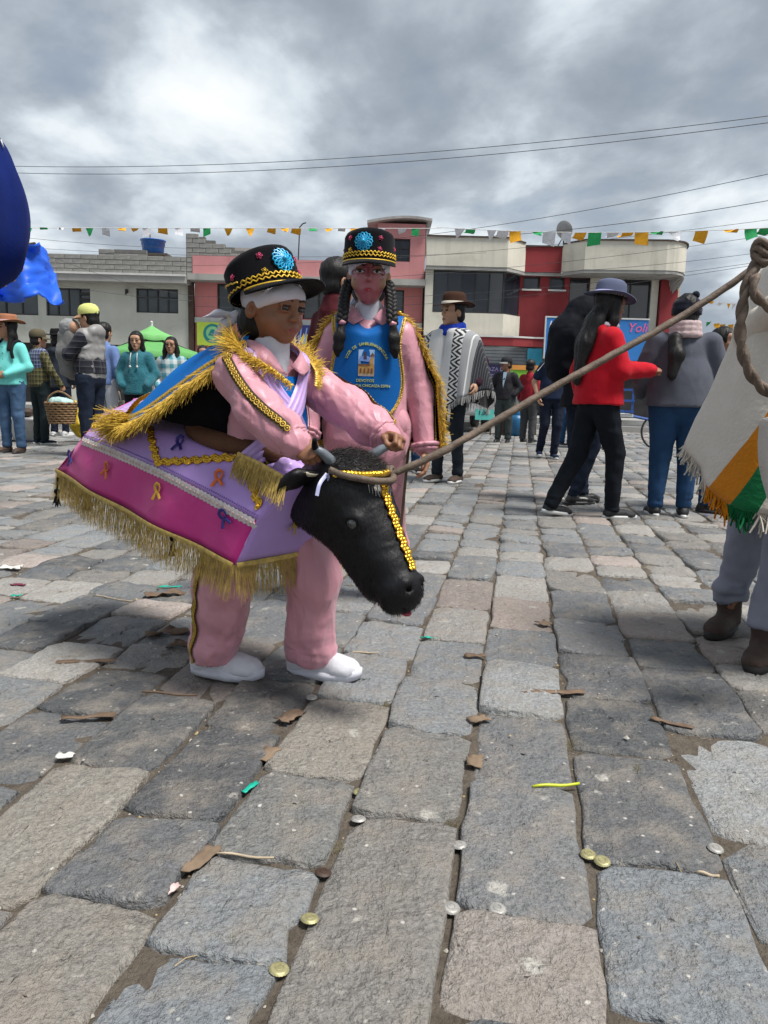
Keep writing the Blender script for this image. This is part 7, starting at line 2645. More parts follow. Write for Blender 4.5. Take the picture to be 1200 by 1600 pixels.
def build_girl():
    p = girl; J = p.J; s_ = p.s
    p.body(hands=('relax', 'relax'), kind='child', headres=.004, handres=.0045, eyes=False)
    jk = p.top(SATIN, .66, name='tunic', loose=1.12, amp=.014, hemw=1.12)
    p.trousers(SATIN, 1.25, amp=.016, flare=.012)
    p.shoes(WHITEC, WHRUB)
    tree = bvh(jk)
    # gathered cuffs, gold seam braid on the sleeve and trouser
    for q in 'LR':
        g = G()
        ax = J['wr' + q] - J['el' + q]; ax /= np.linalg.norm(ax)
        for w_, r_ in ((.93, .060), (1.0, .050)):
            c = J['el' + q] + (J['wr' + q] - J['el' + q]) * w_
            a = np.cross(ax, [0, 1, 0]); a /= np.linalg.norm(a); b_ = np.cross(ax, a)
            g.tube([(c + (r_ + .004 * math.sin(10 * t)) * (math.cos(t) * a + math.sin(t) * b_)) * s_ for t in np.linspace(0, 2 * PI, 41)], .009, 6, cap=False)
        g.o('cuff', SATIN, p.t, True, kind='stuff')
    for q, sx in (('L', 1), ('R', -1)):
        ax_ = resample(smoothline([J['sh' + q] * s_, J['el' + q] * s_, J['wr' + q] * s_], 10), .012)
        a, nn = inward(tree, ax_, np.tile((sx, -.25, 0), (len(ax_), 1)), .004)
        br_ = obj('sleeve_braid', *strip(a, nn, .022), BRAIDC, p.t)
        rings(a + nn * .002, nn, .0052, .0018).o('gold_scrolls', GOLD, br_, True, kind='stuff')
        P = np.array([(sx * .205, -.03, .80 - .02 * k) for k in range(34)]) * s_
        P[:, 0] += -sx * .035 * np.linspace(0, 1, 34)
        br_ = obj('leg_braid', *strip(P, np.tile((sx * .8, -.6, 0), (34, 1)), .018), BRAIDC, p.t)
    # white shirt and pink collar
    S = SDF((-.1, -.12, 1.30), (.1, .1, 1.50), .007).cone((0, -.005, 1.36), (0, -.012, 1.44), .070, .060, 0)
    v, f_ = S.mesh(1)
    p.part('white_shirt', v, f_, WHITEC)
    for sx in (-1, 1):
        P = np.array([(sx * .022, -.098, 1.385), (sx * .062, -.075, 1.435), (sx * .090, .0, 1.455), (sx * .07, .07, 1.45)])
        Q = np.array([(sx * .065, -.122, 1.355), (sx * .118, -.080, 1.392), (sx * .130, .0, 1.415), (sx * .10, .09, 1.41)])
        V = np.concatenate([smoothline(P, 4), smoothline(Q, 4)]) * s_; n = len(V) // 2
        solid(obj('collar', V, [(i, i + 1, n + i + 1, n + i) for i in range(n - 1)], SATIN, p.t), .004, 0)
    # bib: a stiff cloth hanging from the shoulders
    def bibp(u_, t):
        """u -1..1 across, t 0 top .. 1 bottom"""
        z = 1.405 - t * .50
        w = .168 - .022 * math.exp(-((t - .28) / .2) ** 2) if t < .62 else .166 * math.sqrt(max(0, 1 - ((t - .62) / .385) ** 2))
        if t < .10: w *= 1
        dip = .055 * math.exp(-(u_ / .36) ** 2) * max(0, 1 - t / .25)            # neck scoop
        x = u_ * w
        y = -.150 - .012 * math.sin(t * 2.4) + .075 * (x / .2) ** 2 - .012 * math.sin(u_ * 2.2 + t * 5) * t * .5
        y += .085 * max(0, 1 - t / .16) ** 1.5
        return np.array([x, y, z - dip]) * s_
    n, m_ = 33, 37
    V = np.array([bibp(-1 + 2 * i / (n - 1), j / (m_ - 1)) for i in range(n) for j in range(m_)])
    bib = solid(obj('bib', V, [(i * m_ + j, i * m_ + j + 1, (i + 1) * m_ + j + 1, (i + 1) * m_ + j) for i in range(n - 1) for j in range(m_ - 1)], cloth('bib_blue', (.004, .105, .36), .55, .06, .25, 160, .2), p.t), .003, 1)
    ed = [bibp(-1, t) for t in np.linspace(.02, .62, 30)] + [bibp(math.sin(a) * 1.0 if False else -math.cos(a), .62 + .375 * math.sin(a) * 1.0) if False else np.array([-math.cos(a) * .182, 0, 0]) for a in []]
    lo_ = [bibp(-1 if a < PI / 2 else 1, .62 + .378 * math.sin(a)) for a in np.linspace(0, PI, 50)]
    rt = [bibp(1, t) for t in np.linspace(.62, .02, 30)]
    nk = [bibp(u_, 0.0) for u_ in np.linspace(-.62, .62, 30)]
    g = G()
    for line in (ed + lo_ + rt, nk):
        P = resample(np.array(line), .0062)
        for o_ in (-.0042, .0042):
            g2 = beads(P + np.array([o_, -.004, o_ * .4]) * 1.0, np.tile((0, -1., 0.05), (len(P), 1)) + RNG.normal(0, .25, P.shape), .0048, .6); g.add(g2.V, g2.F)
    g.o('gold_edge', GOLD, bib, True, kind='stuff')
    # printed words and picture
    YPR = mat('yellow_lettering', (.62, .62, .10), .5, .05, 3)
    zc = 1.185 * s_
    yb = lambda x, z: -.150 * s_ - .012 * s_ + .075 * s_ * ((x / s_) / .2) ** 2 - .0045
    def word(s, size, x, z, rot=0., name='lettering'):
        o = text(name, s, size, YPR, bib, (0, 0, 0), rot=(0, 0, 0), align='CENTER', ext=.0008)
        cr, sr = math.cos(rot), math.sin(rot)
        for v in o.data.vertices:
            a, b_, c = v.co
            xx, zz = x + a * cr - b_ * sr, z + a * sr + b_ * cr
            t = (1.405 * s_ - zz) / (.50 * s_)
            bp0 = bibp(max(-1, min(1, (xx / s_) / .18)), t)
            v.co = (xx, bp0[1] - .0045 - c, zz)
        return o
    word('DEVOTOS', .0145, -.003, zc - .070)
    word('FERNANDA CHICAIZA ESPIN', .0138, .0, zc - .088)
    arc = 'LOOR DE SANBUENAVENTURA'
    for k, ch in enumerate(arc):
        if ch == ' ': continue
        a = math.radians(158 - k * 136 / (len(arc) - 1))
        word(ch, .0150, .074 * math.cos(a), zc - .012 + .074 * math.sin(a), a - PI / 2)
    def patch(name, poly, m, lift):
        V = []
        for x, z in poly:
            t = (1.405 * s_ - z) / (.50 * s_)
            V.append((x, bibp(max(-1, min(1, (x / s_) / .18)), t)[1] - lift, z))
        return obj(name, V, [tuple(range(len(poly)))], m, bib, False)
    R_ = lambda x0, x1, z0, z1, q=.88: [(x * .88, zc + (z - zc) * .88) for x, z in R0_(x0, x1, z0, z1)]
    R0_ = lambda x0, x1, z0, z1: [(x0, zc + z0), (x1, zc + z0), (x1, zc + z1), (x0, zc + z1)]
    P_ = lambda n_, c: mat('print_' + n_, c, .5, .15, 60)
    patch('picture', R_(-.033, .033, -.056, .052), P_('sky', (.35, .50, .72)), .0042)
    patch('picture_ground', R_(-.033, .033, -.056, -.046), P_('stone', (.40, .33, .26)), .0050)
    patch('picture_church', R_(-.033, .033, -.046, -.008), P_('ochre', (.42, .24, .07)), .0048)
    patch('picture_church', R_(.014, .030, -.008, .022), P_('ochre', (0, 0, 0)), .0048)
    patch('picture_roof', [(.012, zc + .022), (.032, zc + .022), (.022, zc + .036)], P_('roof', (.16, .07, .03)), .0052)
    patch('picture_roof', R_(-.033, .014, -.013, -.006), P_('roof', (0, 0, 0)), .0055)
    for x in (-.026, -.010, .006, .020):
        patch('picture_door', R_(x, x + .007, -.044, -.024), P_('roof', (0, 0, 0)), .0056)
    patch('picture_cloud', [(-.024, zc + .006), (.010, zc + .002), (.016, zc + .018), (-.004, zc + .026), (-.026, zc + .020)], P_('cloud', (.16, .28, .62)), .0053)
    patch('picture_figure', [(-.010, zc + .012), (.002, zc + .012), (.0, zc + .038), (-.008, zc + .038)], P_('figure', (.05, .04, .05)), .0058)
    # mask of painted mesh over the face
    S = SDF((-.1, -.16, -.13), (.1, .03, .10), .0045)
    S.ell((0, -.010, .012), (.074, .092, .098), 0).ell((0, -.032, -.052), (.056, .070, .066), .03).ell((0, -.068, -.094), (.026, .022, .022), .025)
    S.cone((0, -.095, .022), (0, -.113, -.018), .008, .013, .012).ell((0, -.093, -.060), (.026, .014, .016), .012)
    for q in (-1, 1): S.ell((q * .034, -.105, .014), (.020, .012, .010), .014, sub=True)
    S.above((0, -.012, 0), (0, -1, 0))
    v, f_ = S.mesh(1)
    MASK = mat('painted_mask', (.36, .10, .11), .38, .12, 10, .1, 250, .5, coat=.15)
    mk = obj('mask', p.xf(v), f_, [MASK], p.t)
    mt = BVHTree.FromPolygons([Vector(x) for x in v], f_.tolist())

    def paint(name, pts, m, off):
        P, nn = shoot(mt, [(x, -.1, z) for x, z in pts], (0, 1, 0), off)
        obj(name, p.xf(P), [tuple(range(len(P)))], m, mk, False)

    def stroke(name, pts, w, m, off):
        P, nn = shoot(mt, [(q[0], -.1, q[2]) for q in smoothline([(x, 0, z) for x, z in pts], 6)], (0, 1, 0), off)
        V, Fc = strip(P, nn, w)
        obj(name, p.xf(V), Fc, m, mk)
    PW, PB = mat('mask_white', (.62, .58, .56), .5, .05, 5), mat('mask_black', (.012, .010, .012), .5, .05, 5)
    upper = [(-.070, .03), (-.055, .075), (-.02, .095), (.02, .095), (.055, .075), (.070, .03)]
    for q in (-1, 1):
        el = [(q * .034 + .016 * math.cos(t), .012 + .0075 * math.sin(t)) for t in np.linspace(0, 2 * PI, 15)[:-1]]
        paint('painted_eye', el[::q], PW, .002)
        paint('painted_iris', [(q * .034 + .0068 * math.cos(t) * q, .012 + .0068 * math.sin(t)) for t in np.linspace(0, 2 * PI, 11)[:-1]], PB, .003)
        stroke('painted_lash', [(q * .016, .013), (q * .034, .021), (q * .052, .013)], .003, PB, .003)
        stroke('painted_brow', [(q * .014, .032), (q * .034, .041), (q * .056, .034)], .0055, PB, .003)
    for k in range(3):
        stroke('painted_curl', [(.058, .060 - .02 * k), (.066, .05 - .02 * k), (.060, .04 - .02 * k), (.052, .046 - .02 * k)], .005, PB, .003)
        stroke('painted_curl', [(-.060, .060 - .02 * k), (-.067, .05 - .02 * k), (-.061, .042 - .02 * k)], .004, PB, .003)
    paint('painted_lips', [(-.019, -.0605), (-.006, -.053), (0, -.055), (.006, -.053), (.019, -.0605), (.008, -.069), (-.008, -.069)], mat('mask_red', (.34, .03, .05), .4, .05, 5), .002)
    # blue cord at the mask edge
    g = G().tube([(.069 * math.cos(t), -.016, -.015 + .108 * math.sin(t)) for t in np.linspace(-.5, .7, 14)], .0032, 5)
    obj('mask_cord', p.xf(g.V), g.F, mat('violet_cord', (.04, .03, .18), .6, .1, 20), mk)
    # two braids with loose ends, worn in front
    for q in (-1, 1):
        cen = smoothline([(q * .082, .01, -.02), (q * .098, -.055, -.09), (q * .100, -.115, -.145), (q * .104, -.145, -.195)], 8)
        g = G()
        for ph in (0, 2 * PI / 3, 4 * PI / 3):
            pts = [c + np.array([.014 * math.sin(k * .62 + ph), .010 * math.sin(2 * (k * .62 + ph)), 0]) for k, c in enumerate(resample(cen, .007))]
            g.tube(pts, .0125, 7)
        br = obj('braid', p.xf(g.V), g.F, M_HAIR, p.t)
        e = cen[-1]
        obj('hair_tie', p.xf(G().sphere(e, (.019, .019, .012), 6).V), G().sphere(e, .02, 6).F, SATIN, br)
        S = SDF((min(0, q * .2) - .02, -.26, -.40), (max(0, q * .2) + .02, -.06, -.16), .006)
        S.path([e, e + np.array([q * .008, -.012, -.06]), e + np.array([q * .012, -.012, -.105]), e + np.array([q * .016, -.008, -.135])], [.013, .023, .020, .010], .01, ((0, 1, 0), .7))
        v, f_ = S.mesh(1)
        obj('loose_end', p.xf(rumple(v, f_, .007, 45, 2, (1, 1, .15))), f_, M_HAIR, br)
    headgear(p, tiltx=-.04, hat_off=(0, .000, .002), tall=1.0)
    ear = G().sphere((-.086, -.002, -.045), .006, 5).sphere((.086, -.002, -.045), .006, 5)
    obj('pearl_earring', p.xf(ear.V), ear.F, mat('pearl', (.7, .68, .65), .2, .05, 5), p.t)
    # cape: blue over the back, black lining, yellow fringe
    n, m_ = 20, 22
    V = np.zeros((n, m_, 3))
    for i in range(n):
        a = PI * (-.04 + 1.08 * i / (n - 1))
        for j in range(m_):
            t = j / (m_ - 1)
            r = .135 + (.125 + .03 * (abs(math.cos(a)) ** 2)) * min(1, t * 2.2) ** .7 + .055 * t
            V[i, j] = np.array([r * math.cos(a) * 1.06, .01 + r * .62 * math.sin(a) + .02 * math.sin(5 * a) * t, 1.425 - .055 * min(1, t * 3) - t * .56])
    V *= s_
    Vf = V.reshape(-1, 3)
    F_ = [(i * m_ + j, i * m_ + j + 1, (i + 1) * m_ + j + 1, (i + 1) * m_ + j) for i in range(n - 1) for j in range(m_ - 1)]
    cp = obj('cape', Vf, [f[::-1] for f in F_], VELV, p.t)
    out_ = Vf.copy(); cxy = np.array([0, .01 * s_]); d = Vf[:, :2] - cxy; out_[:, :2] += d / np.linalg.norm(d, axis=1)[:, None] * .006
    obj('cape_outer', out_, F_, BLUEC, cp)
    rnd = np.random.default_rng(31)
    V_, F2 = [], []
    for line, dr in ((V[0], (.75, -.35, -.35)), (V[-1], (-.75, -.35, -.35)), (V[:, -1], (0, .3, -1))):
        P = resample(line, .0016)
        a, b_ = strands(np.concatenate([P, P]), np.tile(dr, (2 * len(P), 1)), .034, .0011, .28, rnd, 3, .2)
        o_ = len(V_); V_ += a; F2 += [tuple(i + o_ for i in f) for f in b_]
    obj('fringe', V_, F2, YELF, cp, kind='stuff')
    gg = G()
    for line in (V[0], V[-1]):
        Q = resample(line, .011); g2 = beads(Q, np.tile((0, -.9, .2), (len(Q), 1)), .008, .4); gg.add(g2.V, g2.F)
    gg.o('sequin_band', SEQ, cp, True, kind='stuff')


build_girl()


# ------------------------------------------------------------------ right edge: the rope holder in the white poncho
RX, RY = 1.42, 2.60
PX, PY = 1.47, 2.48
rope_man = Person('person at the right edge in white wool poncho with orange and green stripes', 0, 0, -.35, 1.66, dict(
    elR=(-.22, -.20, 1.08), wrR=(-.16, -.44, 1.165), elL=(.26, .02, 1.1), wrL=(.24, -.1, .9), knR=(-.14, .06, .49), anR=(-.185, .13, .085), knL=(-.04, -.14, .49), anL=(-.094, -.20, .085)), 'brown', 1.05, .011, xy=(RX, RY))


def wpat(k):
    c = k.m('SUBTRACT', k.m('MULTIPLY', k.x, .91), k.m('MULTIPLY', k.z, .41))
    col = k.mix(k.noise(14), (.60, .565, .50), (.50, .465, .405))
    col = k.mix(k.band(c, WP0, WP0 + .044), col, (.50, .175, .008))
    col = k.mix(k.band(c, WP0 + .044, WP0 + .098), col, (.008, .13, .045))
    col = k.mix(k.band(c, WP0 + .42, WP0 + .455), col, (.50, .175, .008))
    return k.mix(k.band(c, WP0 + .455, WP0 + .53), col, (.008, .13, .045))


WP0 = -.652 + .91 * (PX - RX)


def build_rope_man():
    p = rope_man; J = p.J
    p.body(hands=('relax', 'fist'), palmR=(.3, .9, .2), headres=.006)
    p.top(cloth('cream_wool', (.56, .52, .45), .95), .86, name='wool_sweater')
    GJ = cloth('grey_denim', (.225, .24, .295), .85, .15, .45, 260, vscale=6)
    p.trousers(GJ, 1.04, amp=.016, hemz=.115, flare=.0, stack=.024)
    p.shoes(mat('brown_suede_boot', (.050, .032, .024), .8, .3, 18, .5, 120), mat('dark_rubber', (.02, .017, .016), .8, .2, 9), boot=True, yawL=-.25, yawR=-.35)
    p.hair('short')
    # the poncho: draped over the raised arm, own world-axis pattern
    n, m_ = 120, 46
    V = []
    for i in range(m_):
        t = i / (m_ - 1)
        for k in range(n):
            a = 2 * PI * k / n
            ca, sa = math.cos(a), math.sin(a)
            arm = math.exp(-((math.atan2(math.sin(a - 3.75), math.cos(a - 3.75))) / .55) ** 2)     # the raised right arm lifts the cloth here
            rt = .10 + .155 * min(1, t / .22) ** .8 + .05 * arm * min(1, t / .25)
            rb = .435 + .015 * arm
            r = rt if t < .22 else rt + (rb - rt) * ((t - .22) / .78) ** .9
            fo = .022 * t ** 1.2 * (math.sin(7 * a + .6) * .7 + math.sin(13 * a + 1.9) * .35)
            hemz = .60 - .12 * math.sin(a * 2 + .2) - .05 * math.cos(a)
            z0 = 1.43
            z = z0 + (hemz - z0) * (t if t > .22 else .22 * (t / .22) ** (1.6 - .9 * arm))
            V.append((PX - .02 + (r + fo) * ca, PY + (r + fo) * sa * .80, z))
    V = np.array(V)
    Fc = np.array([(i * n + k, (i + 1) * n + k, (i + 1) * n + (k + 1) % n, i * n + (k + 1) % n) for i in range(m_ - 1) for k in range(n)])
    V = rumple(V, Fc, .008, 7, 3)
    W = np.array(Matrix.Rotation(.35, 3, 'Z'))
    loc = lambda V: (np.asarray(V) - np.array([RX, RY, 0])) @ W.T
    M_WP = pat_mat('striped_white_wool', wpat, .97, 1., 75, .5)
    po = solid(obj('poncho', loc(V), Fc, M_WP, p.t), .012, 0)
    # pattern runs in the poncho's own axes: keep its object axes square to the place
    po.rotation_euler = (0, 0, .35)
    po.data.vertices.foreach_set('co', (V - np.array([RX, RY, 0])).astype(np.float32).ravel())
    rnd = np.random.default_rng(41)
    hem = V.reshape(m_, n, 3)[-1]
    cols = {'w': [], 'o': [], 'g': []}
    H_ = np.concatenate([hem * (1 - t) + np.roll(hem, -1, 0) * t for t in np.linspace(0, 1, 7)[:-1]]) - np.array([RX, RY, 0])
    for b in H_:
        c = b[0] * .91 - b[2] * .41 - WP0
        cols['o' if 0 < c < .044 or .42 < c < .455 else 'g' if .044 < c < .098 or .455 < c < .53 else 'w'].append(b)
    for key, m in (('w', cloth('cream_wool', (.56, .52, .45), .95)), ('o', cloth('orange_wool', (.50, .175, .008), .95)), ('g', cloth('green_wool', (.008, .13, .045), .95))):
        if cols[key]:
            V_, F_ = strands(cols[key], np.tile((0, 0, -1.), (len(cols[key]), 1)), .050, .0042, .22, rnd, 3, .25, .8)
            obj('fringe', V_, F_, m, po, kind='stuff')
    # hanging front flap showing the plain underside
    n2, m2 = 16, 22
    V = []
    for i in range(m2):
        t = i / (m2 - 1)
        for k in range(n2):
            u_ = k / (n2 - 1)
            x = .955 + .09 * t * (1 - u_) - .03 * math.sin(t * PI) + u_ * .42
            y = 1.98 - .05 * math.sin(u_ * 7 + t * 2) - .10 * t * u_ + .02 * math.sin(t * 5)
            V.append((x - RX, y - RY, .80 - t * (.36 + .14 * u_) + .05 * math.sin(u_ * 3)))
    fl = solid(obj('front_flap', V, [(i * n2 + k, i * n2 + k + 1, (i + 1) * n2 + k + 1, (i + 1) * n2 + k) for i in range(m2 - 1) for k in range(n2 - 1)], cloth('ecru_wool', (.47, .44, .40), .97, .1, .9, 110, .4), po), .012, 0)
    b = np.array(V).reshape(m2, n2, 3)[-1]
    P = resample(b, .006)
    V_, F_ = strands(P, np.tile((-.1, 0, -1.), (len(P), 1)), .055, .0045, .22, rnd, 3, .25, .8)
    obj('fringe', V_, F_, _M['cream_wool'], po, kind='stuff')


build_rope_man()


def rope_strands(path, R_, r, pitch, k=3, n=6):
    """laid rope: k strands twisted round the path"""
    P = resample(path, pitch / 9)
    T = np.gradient(P, axis=0); T /= np.linalg.norm(T, axis=1)[:, None]
    a = np.array([0, 0, 1.]); u_ = np.cross(T[0], a); u_ /= np.linalg.norm(u_)
    U = []
    for t in T:
        u_ = u_ - t * (u_ @ t); u_ /= np.linalg.norm(u_); U.append(u_.copy())
    U = np.array(U); W = np.cross(T, U)
    s_ = np.arange(len(P)) / 9 * 2 * PI
    g = G()
    for j in range(k):
        ph = s_ + 2 * PI * j / k
        g.tube(P + R_ * (np.cos(ph)[:, None] * U + np.sin(ph)[:, None] * W), r, n)
    return g


HIDE = mat('hide_rope', (.13, .095, .070), .65, .35, 40, .6, 140, .4)
hand = np.array([1.10, 2.18, 1.22])
rope = thing('rawhide_rope', 'brown rawhide rope from the calf head to the person in white poncho', 'rope', (.06, 1.9, .6))
kw = lambda x, y, z: CO + np.array(Matrix.Rotation(CRZ, 3, 'Z') @ Vector((x, y, z)))
knot = kw(.062, -.325, .632)
main_ = smoothline([knot, at(690, 706, 1.98), at(770, 660, 2.03), at(860, 608, 2.08), at(960, 553, 2.13), at(1060, 497, 2.17), at(1165, 428, 2.19), at(1192, 400, 2.19)], 10)
rad = np.full(len(main_), .0098) * (1 + .10 * vnoise(main_, 30, 2))
V_, F_ = tube_vf(resample(main_, .012), .0098, 10)
V_ = np.array(V_); V_ = V_ + .0016 * np.stack([vnoise(V_, 45, q) for q in range(3)], 1)
obj('lead', V_, F_, HIDE, rope)
fore = smoothline([kw(-.098, -.262, .650), kw(-.085, -.300, .638), kw(-.045, -.358, .628), kw(.0, -.374, .626), kw(.045, -.350, .630), kw(.062, -.325, .632)], 8)
V_, F_ = tube_vf(fore, .0088, 9)
obj('head_loop', V_, F_, HIDE, rope)
g = G()
for k in range(2):
    g.tube([knot + np.array([.004 * math.sin(2 * t) + .008 * k - .004, .017 * math.cos(t), .019 * math.sin(t) + .002 * math.cos(3 * t)]) for t in np.linspace(0, 2 * PI, 21)], .0062, 7, cap=False)
g.o('knot', HIDE, rope, True)
coil = smoothline([at(1192, 395, 2.14), at(1172, 432, 2.12), at(1160, 480, 2.11), at(1157, 530, 2.11), at(1168, 575, 2.11), at(1192, 607, 2.12), at(1230, 625, 2.14), at(1262, 590, 2.18), at(1255, 480, 2.2), at(1212, 400, 2.17)], 8)
rope_strands(coil, .0062, .0105, .12, 2, 8).o('coil', HIDE, rope, True)
coil = smoothline([at(1180, 430, 2.10), at(1178, 455, 2.09), at(1190, 472, 2.09), at(1215, 485, 2.11), at(1245, 470, 2.16)], 8)
rope_strands(coil, .0055, .0092, .12, 2, 8).o('coil', HIDE, rope, True)
g = G()
for k in range(3):
    g.tube([at(1193, 385 + 10 * k, 2.13) + np.array([.024 * math.cos(t), .022 * math.sin(t), .012 * math.sin(2 * t + k)]) for t in np.linspace(0, 2 * PI, 19)], .0095, 7, cap=False)
g.o('hand_knot', HIDE, rope, True)

# ------------------------------------------------------------------ left edge: blue cape and blue tarpaulin
LX, LY = -1.145, 1.70
cap_p = Person('person at the left edge in dark blue velvet cape with sequin trim', 0, 0, .5, 1.60, dict(shL=(.14, .01, 1.34), shR=(-.14, .01, 1.34), elL=(.17, .02, 1.1), elR=(-.17, .02, 1.1), wrL=(.12, -.06, .95), wrR=(-.12, -.06, .95)), 'warm', .85, .014, xy=(LX, LY))
cap_p.body(hands=(None, None), headres=.006)
cap_p.top(NAVYC, .86); cap_p.trousers(NAVYC); cap_p.shoes(BLKLEA); cap_p.hair('short')


def build_left():
    p = cap_p
    n, m_ = 64, 26
    V = []
    for i in range(m_):
        t = i / (m_ - 1)
        for k in range(n):
            a = 2 * PI * k / n
            r = (.09 + .20 * (t / .2) ** .6) if t < .2 else .29 + .058 * math.sin(PI * min(1, (t - .2) / .8)) - .05 * max(0, t - .85) / .15
            fo = .012 * t * math.sin(8 * a)
            V.append((LX + (r + fo) * math.cos(a), LY + (r + fo) * .9 * math.sin(a), 1.445 - t * .42))
    Fc = np.array([(i * n + k, (i + 1) * n + k, (i + 1) * n + (k + 1) % n, i * n + (k + 1) % n) for i in range(m_ - 1) for k in range(n)])
    V = rumple(np.array(V), Fc, .022, 11, 4, axis=(0, 0, 1), along=.25)
    W = np.array(Matrix.Rotation(-.5, 3, 'Z'))
    loc = lambda V: (np.asarray(V) - np.array([LX, LY, 0])) @ W.T
    o = solid(obj('cape', loc(V), Fc, mat('navy_velvet', (.004, .016, .13), .9, .25, 8, .2, 200, .08, sheen=.03), p.t), .006, 0)
    G2 = V.reshape(m_, n, 3)
    rnd = np.random.default_rng(3)
    g = G()
    for i in range(2, m_ - 1):
        for k in range(0, n, 1):
            if rnd.random() < .006:
                q = loc(G2[i, k]) ; nn = loc(G2[i, k] + np.array([math.cos(2 * PI * k / n), math.sin(2 * PI * k / n), 0])) - q
                d = loc(G2[min(i + 1, m_ - 1), k]) - q; d /= np.linalg.norm(d) + 1e-9
                g.tube([q + nn * .008 - d * .008, q + nn * .008 + d * .008], .0018, 4)
    g.o('silver_bead', WHRUB, o, True, kind='stuff')
    kk = 3                                                    # seam of sequins down the side that faces the plaza
    P = resample(loc(G2[2:, kk]), .007)
    beads(P + RNG.normal(0, .0015, P.shape), RNG.normal(0, 1, P.shape), .0035, .5).o('sequin_trim', mat('rose_sequins', (.55, .40, .36), .3, .3, 60, metal=.5), o, True, kind='stuff')
    # tarpaulin hung on a pole some way behind
    D = 5.2
    tp = thing('blue_tarpaulin', 'crumpled bright blue tarpaulin hung over the left onlookers', 'tarpaulin', (at(20, 480, D)[0], D, 0))
    ctl = [[(-40, 400), (-20, 385), (20, 385), (52, 378), (60, 386)], [(-40, 425), (0, 415), (30, 420), (62, 412), (80, 418)], [(-40, 455), (0, 450), (35, 452), (68, 442), (84, 432)], [(-45, 480), (10, 474), (48, 472), (85, 470), (101, 474)]]
    dep = [[0, -.05, .1, -.1, .25], [0, .12, -.15, .10, .45], [-.1, .1, -.2, .05, .30], [-.25, .0, -.25, -.1, -.15]]
    C_ = np.array([[at(*ctl[i][j], D + dep[i][j]) for j in range(5)] for i in range(4)])
    rows = [smoothline(C_[i], 8) for i in range(4)]
    cols = [smoothline([rows[i][j] for i in range(4)], 8) for j in range(len(rows[0]))]
    V = np.array(cols); a, b_ = V.shape[:2]
    V = V.reshape(-1, 3)
    Fq = np.array([(i * b_ + j, i * b_ + j + 1, (i + 1) * b_ + j + 1, (i + 1) * b_ + j) for i in range(a - 1) for j in range(b_ - 1)])
    V = rumple(V, Fq, .07, 4.5, 2)
    V = rumple(V, Fq, .03, 13, 5)
    solid(obj('sheet', V, Fq, mat('tarp_blue', (.010, .10, .62), .5, .15, 6, .3, 40), tp), .004, 0)
    x = at(-45, 400, D)
    G().tube([(x[0], D + .05, 0), (x[0], D + .05, x[2] + .05)], .02, 8).o('pole', M_RUSTY, tp)
    x2 = at(55, 381, D)
    G().tube([(x[0], D + .05, x[2] + .03), (x2[0], D, x2[2])], .012, 6).o('spreader', M_RUSTY, tp)


build_left()


# ------------------------------------------------------------------ litter on the stones
rl = random.Random(5)
CARD = mat('brown_cardboard', (.19, .135, .09), .85, .25, 20, .5, 60)
WOODS = mat('dry_wood', (.15, .10, .066), .85, .3, 25, .6, 60)
CAPM = mat('bottle_cap_gold', (.36, .33, .17), .5, .3, 60, .3, 100, .5, metal=.5)
CAPG = mat('bottle_cap_grey', (.33, .32, .30), .5, .3, 60, .3, 100, .5, metal=.3)
GRP = mat('green_plastic', (.01, .36, .26), .4, .15, 30)
WHP = mat('white_litter', (.62, .60, .56), .6, .15, 30)


def scrap(name, label, cat, px, py, ln, wd, ang, m, h=.0005, crumple=.004, n=8, k=4, seed=0, zoff=.001):
    q = gnd(px, py)
    V = []
    r = random.Random(seed * 31 + int(px))
    for i in range(n):
        for j in range(k):
            u_, v_ = (i / (n - 1) - .5) * ln, (j / (k - 1) - .5) * wd * (1 + .25 * r.uniform(-1, 1))
            if i in (0, n - 1): u_ += r.uniform(-.12, .12) * wd
            V.append((q[0] + u_ * math.cos(ang) - v_ * math.sin(ang), q[1] + u_ * math.sin(ang) + v_ * math.cos(ang), zoff + h + crumple * (r.random() + .7 * math.sin(i * 1.1 + seed) * (j % 2))))
    Fc = [(i * k + j, (i + 1) * k + j, (i + 1) * k + j + 1, i * k + j + 1) for i in range(n - 1) for j in range(k - 1)]
    return solid(obj(name, V, Fc, m, None, label=label, cat=cat, group='litter on the stones'), .002, 1)


A = math.radians
scrap('cardboard_scrap', 'longest torn cardboard strip between the near stones, below the white shoes', 'litter', 312, 1345, .085, .032, 1.05, CARD, seed=1)
scrap('cardboard_scrap', 'cardboard scrap in the joint above the green plastic sliver', 'litter', 418, 1180, .075, .035, 1.2, CARD, seed=2)
scrap('cardboard_scrap', 'dark crumpled cardboard in the joint below the white shoes', 'litter', 455, 1120, .08, .04, 1.0, WOODS, seed=3)
scrap('cardboard_scrap', 'small cardboard scrap in the joint left of the yellow pen', 'litter', 742, 1190, .06, .035, 1.3, CARD, seed=4)
scrap('cardboard_scrap', 'small square cardboard scrap above the one left of the yellow pen', 'litter', 748, 1125, .05, .035, .4, CARD, seed=5)
scrap('wood_bark', 'long flat bark strip lying across the stones right of the bull', 'litter', 862, 1083, .19, .026, .05, WOODS, seed=6)
scrap('wood_bark', 'bark piece left of the child\'s rear shoe', 'litter', 135, 1035, .17, .022, .2, WOODS, seed=7, h=.001)
scrap('wood_bark', 'bark piece on the stones darkened as shade left of the shoes', 'litter', 138, 1122, .13, .02, .25, WOODS, seed=8, h=.001)
scrap('wood_bark', 'reddish bark heap behind the child', 'litter', 258, 930, .16, .06, .3, WOODS, seed=9, crumple=.016)
scrap('wood_bark', 'second bark heap behind the child nearer the trouser leg', 'litter', 262, 990, .14, .05, .4, WOODS, seed=10, crumple=.014)
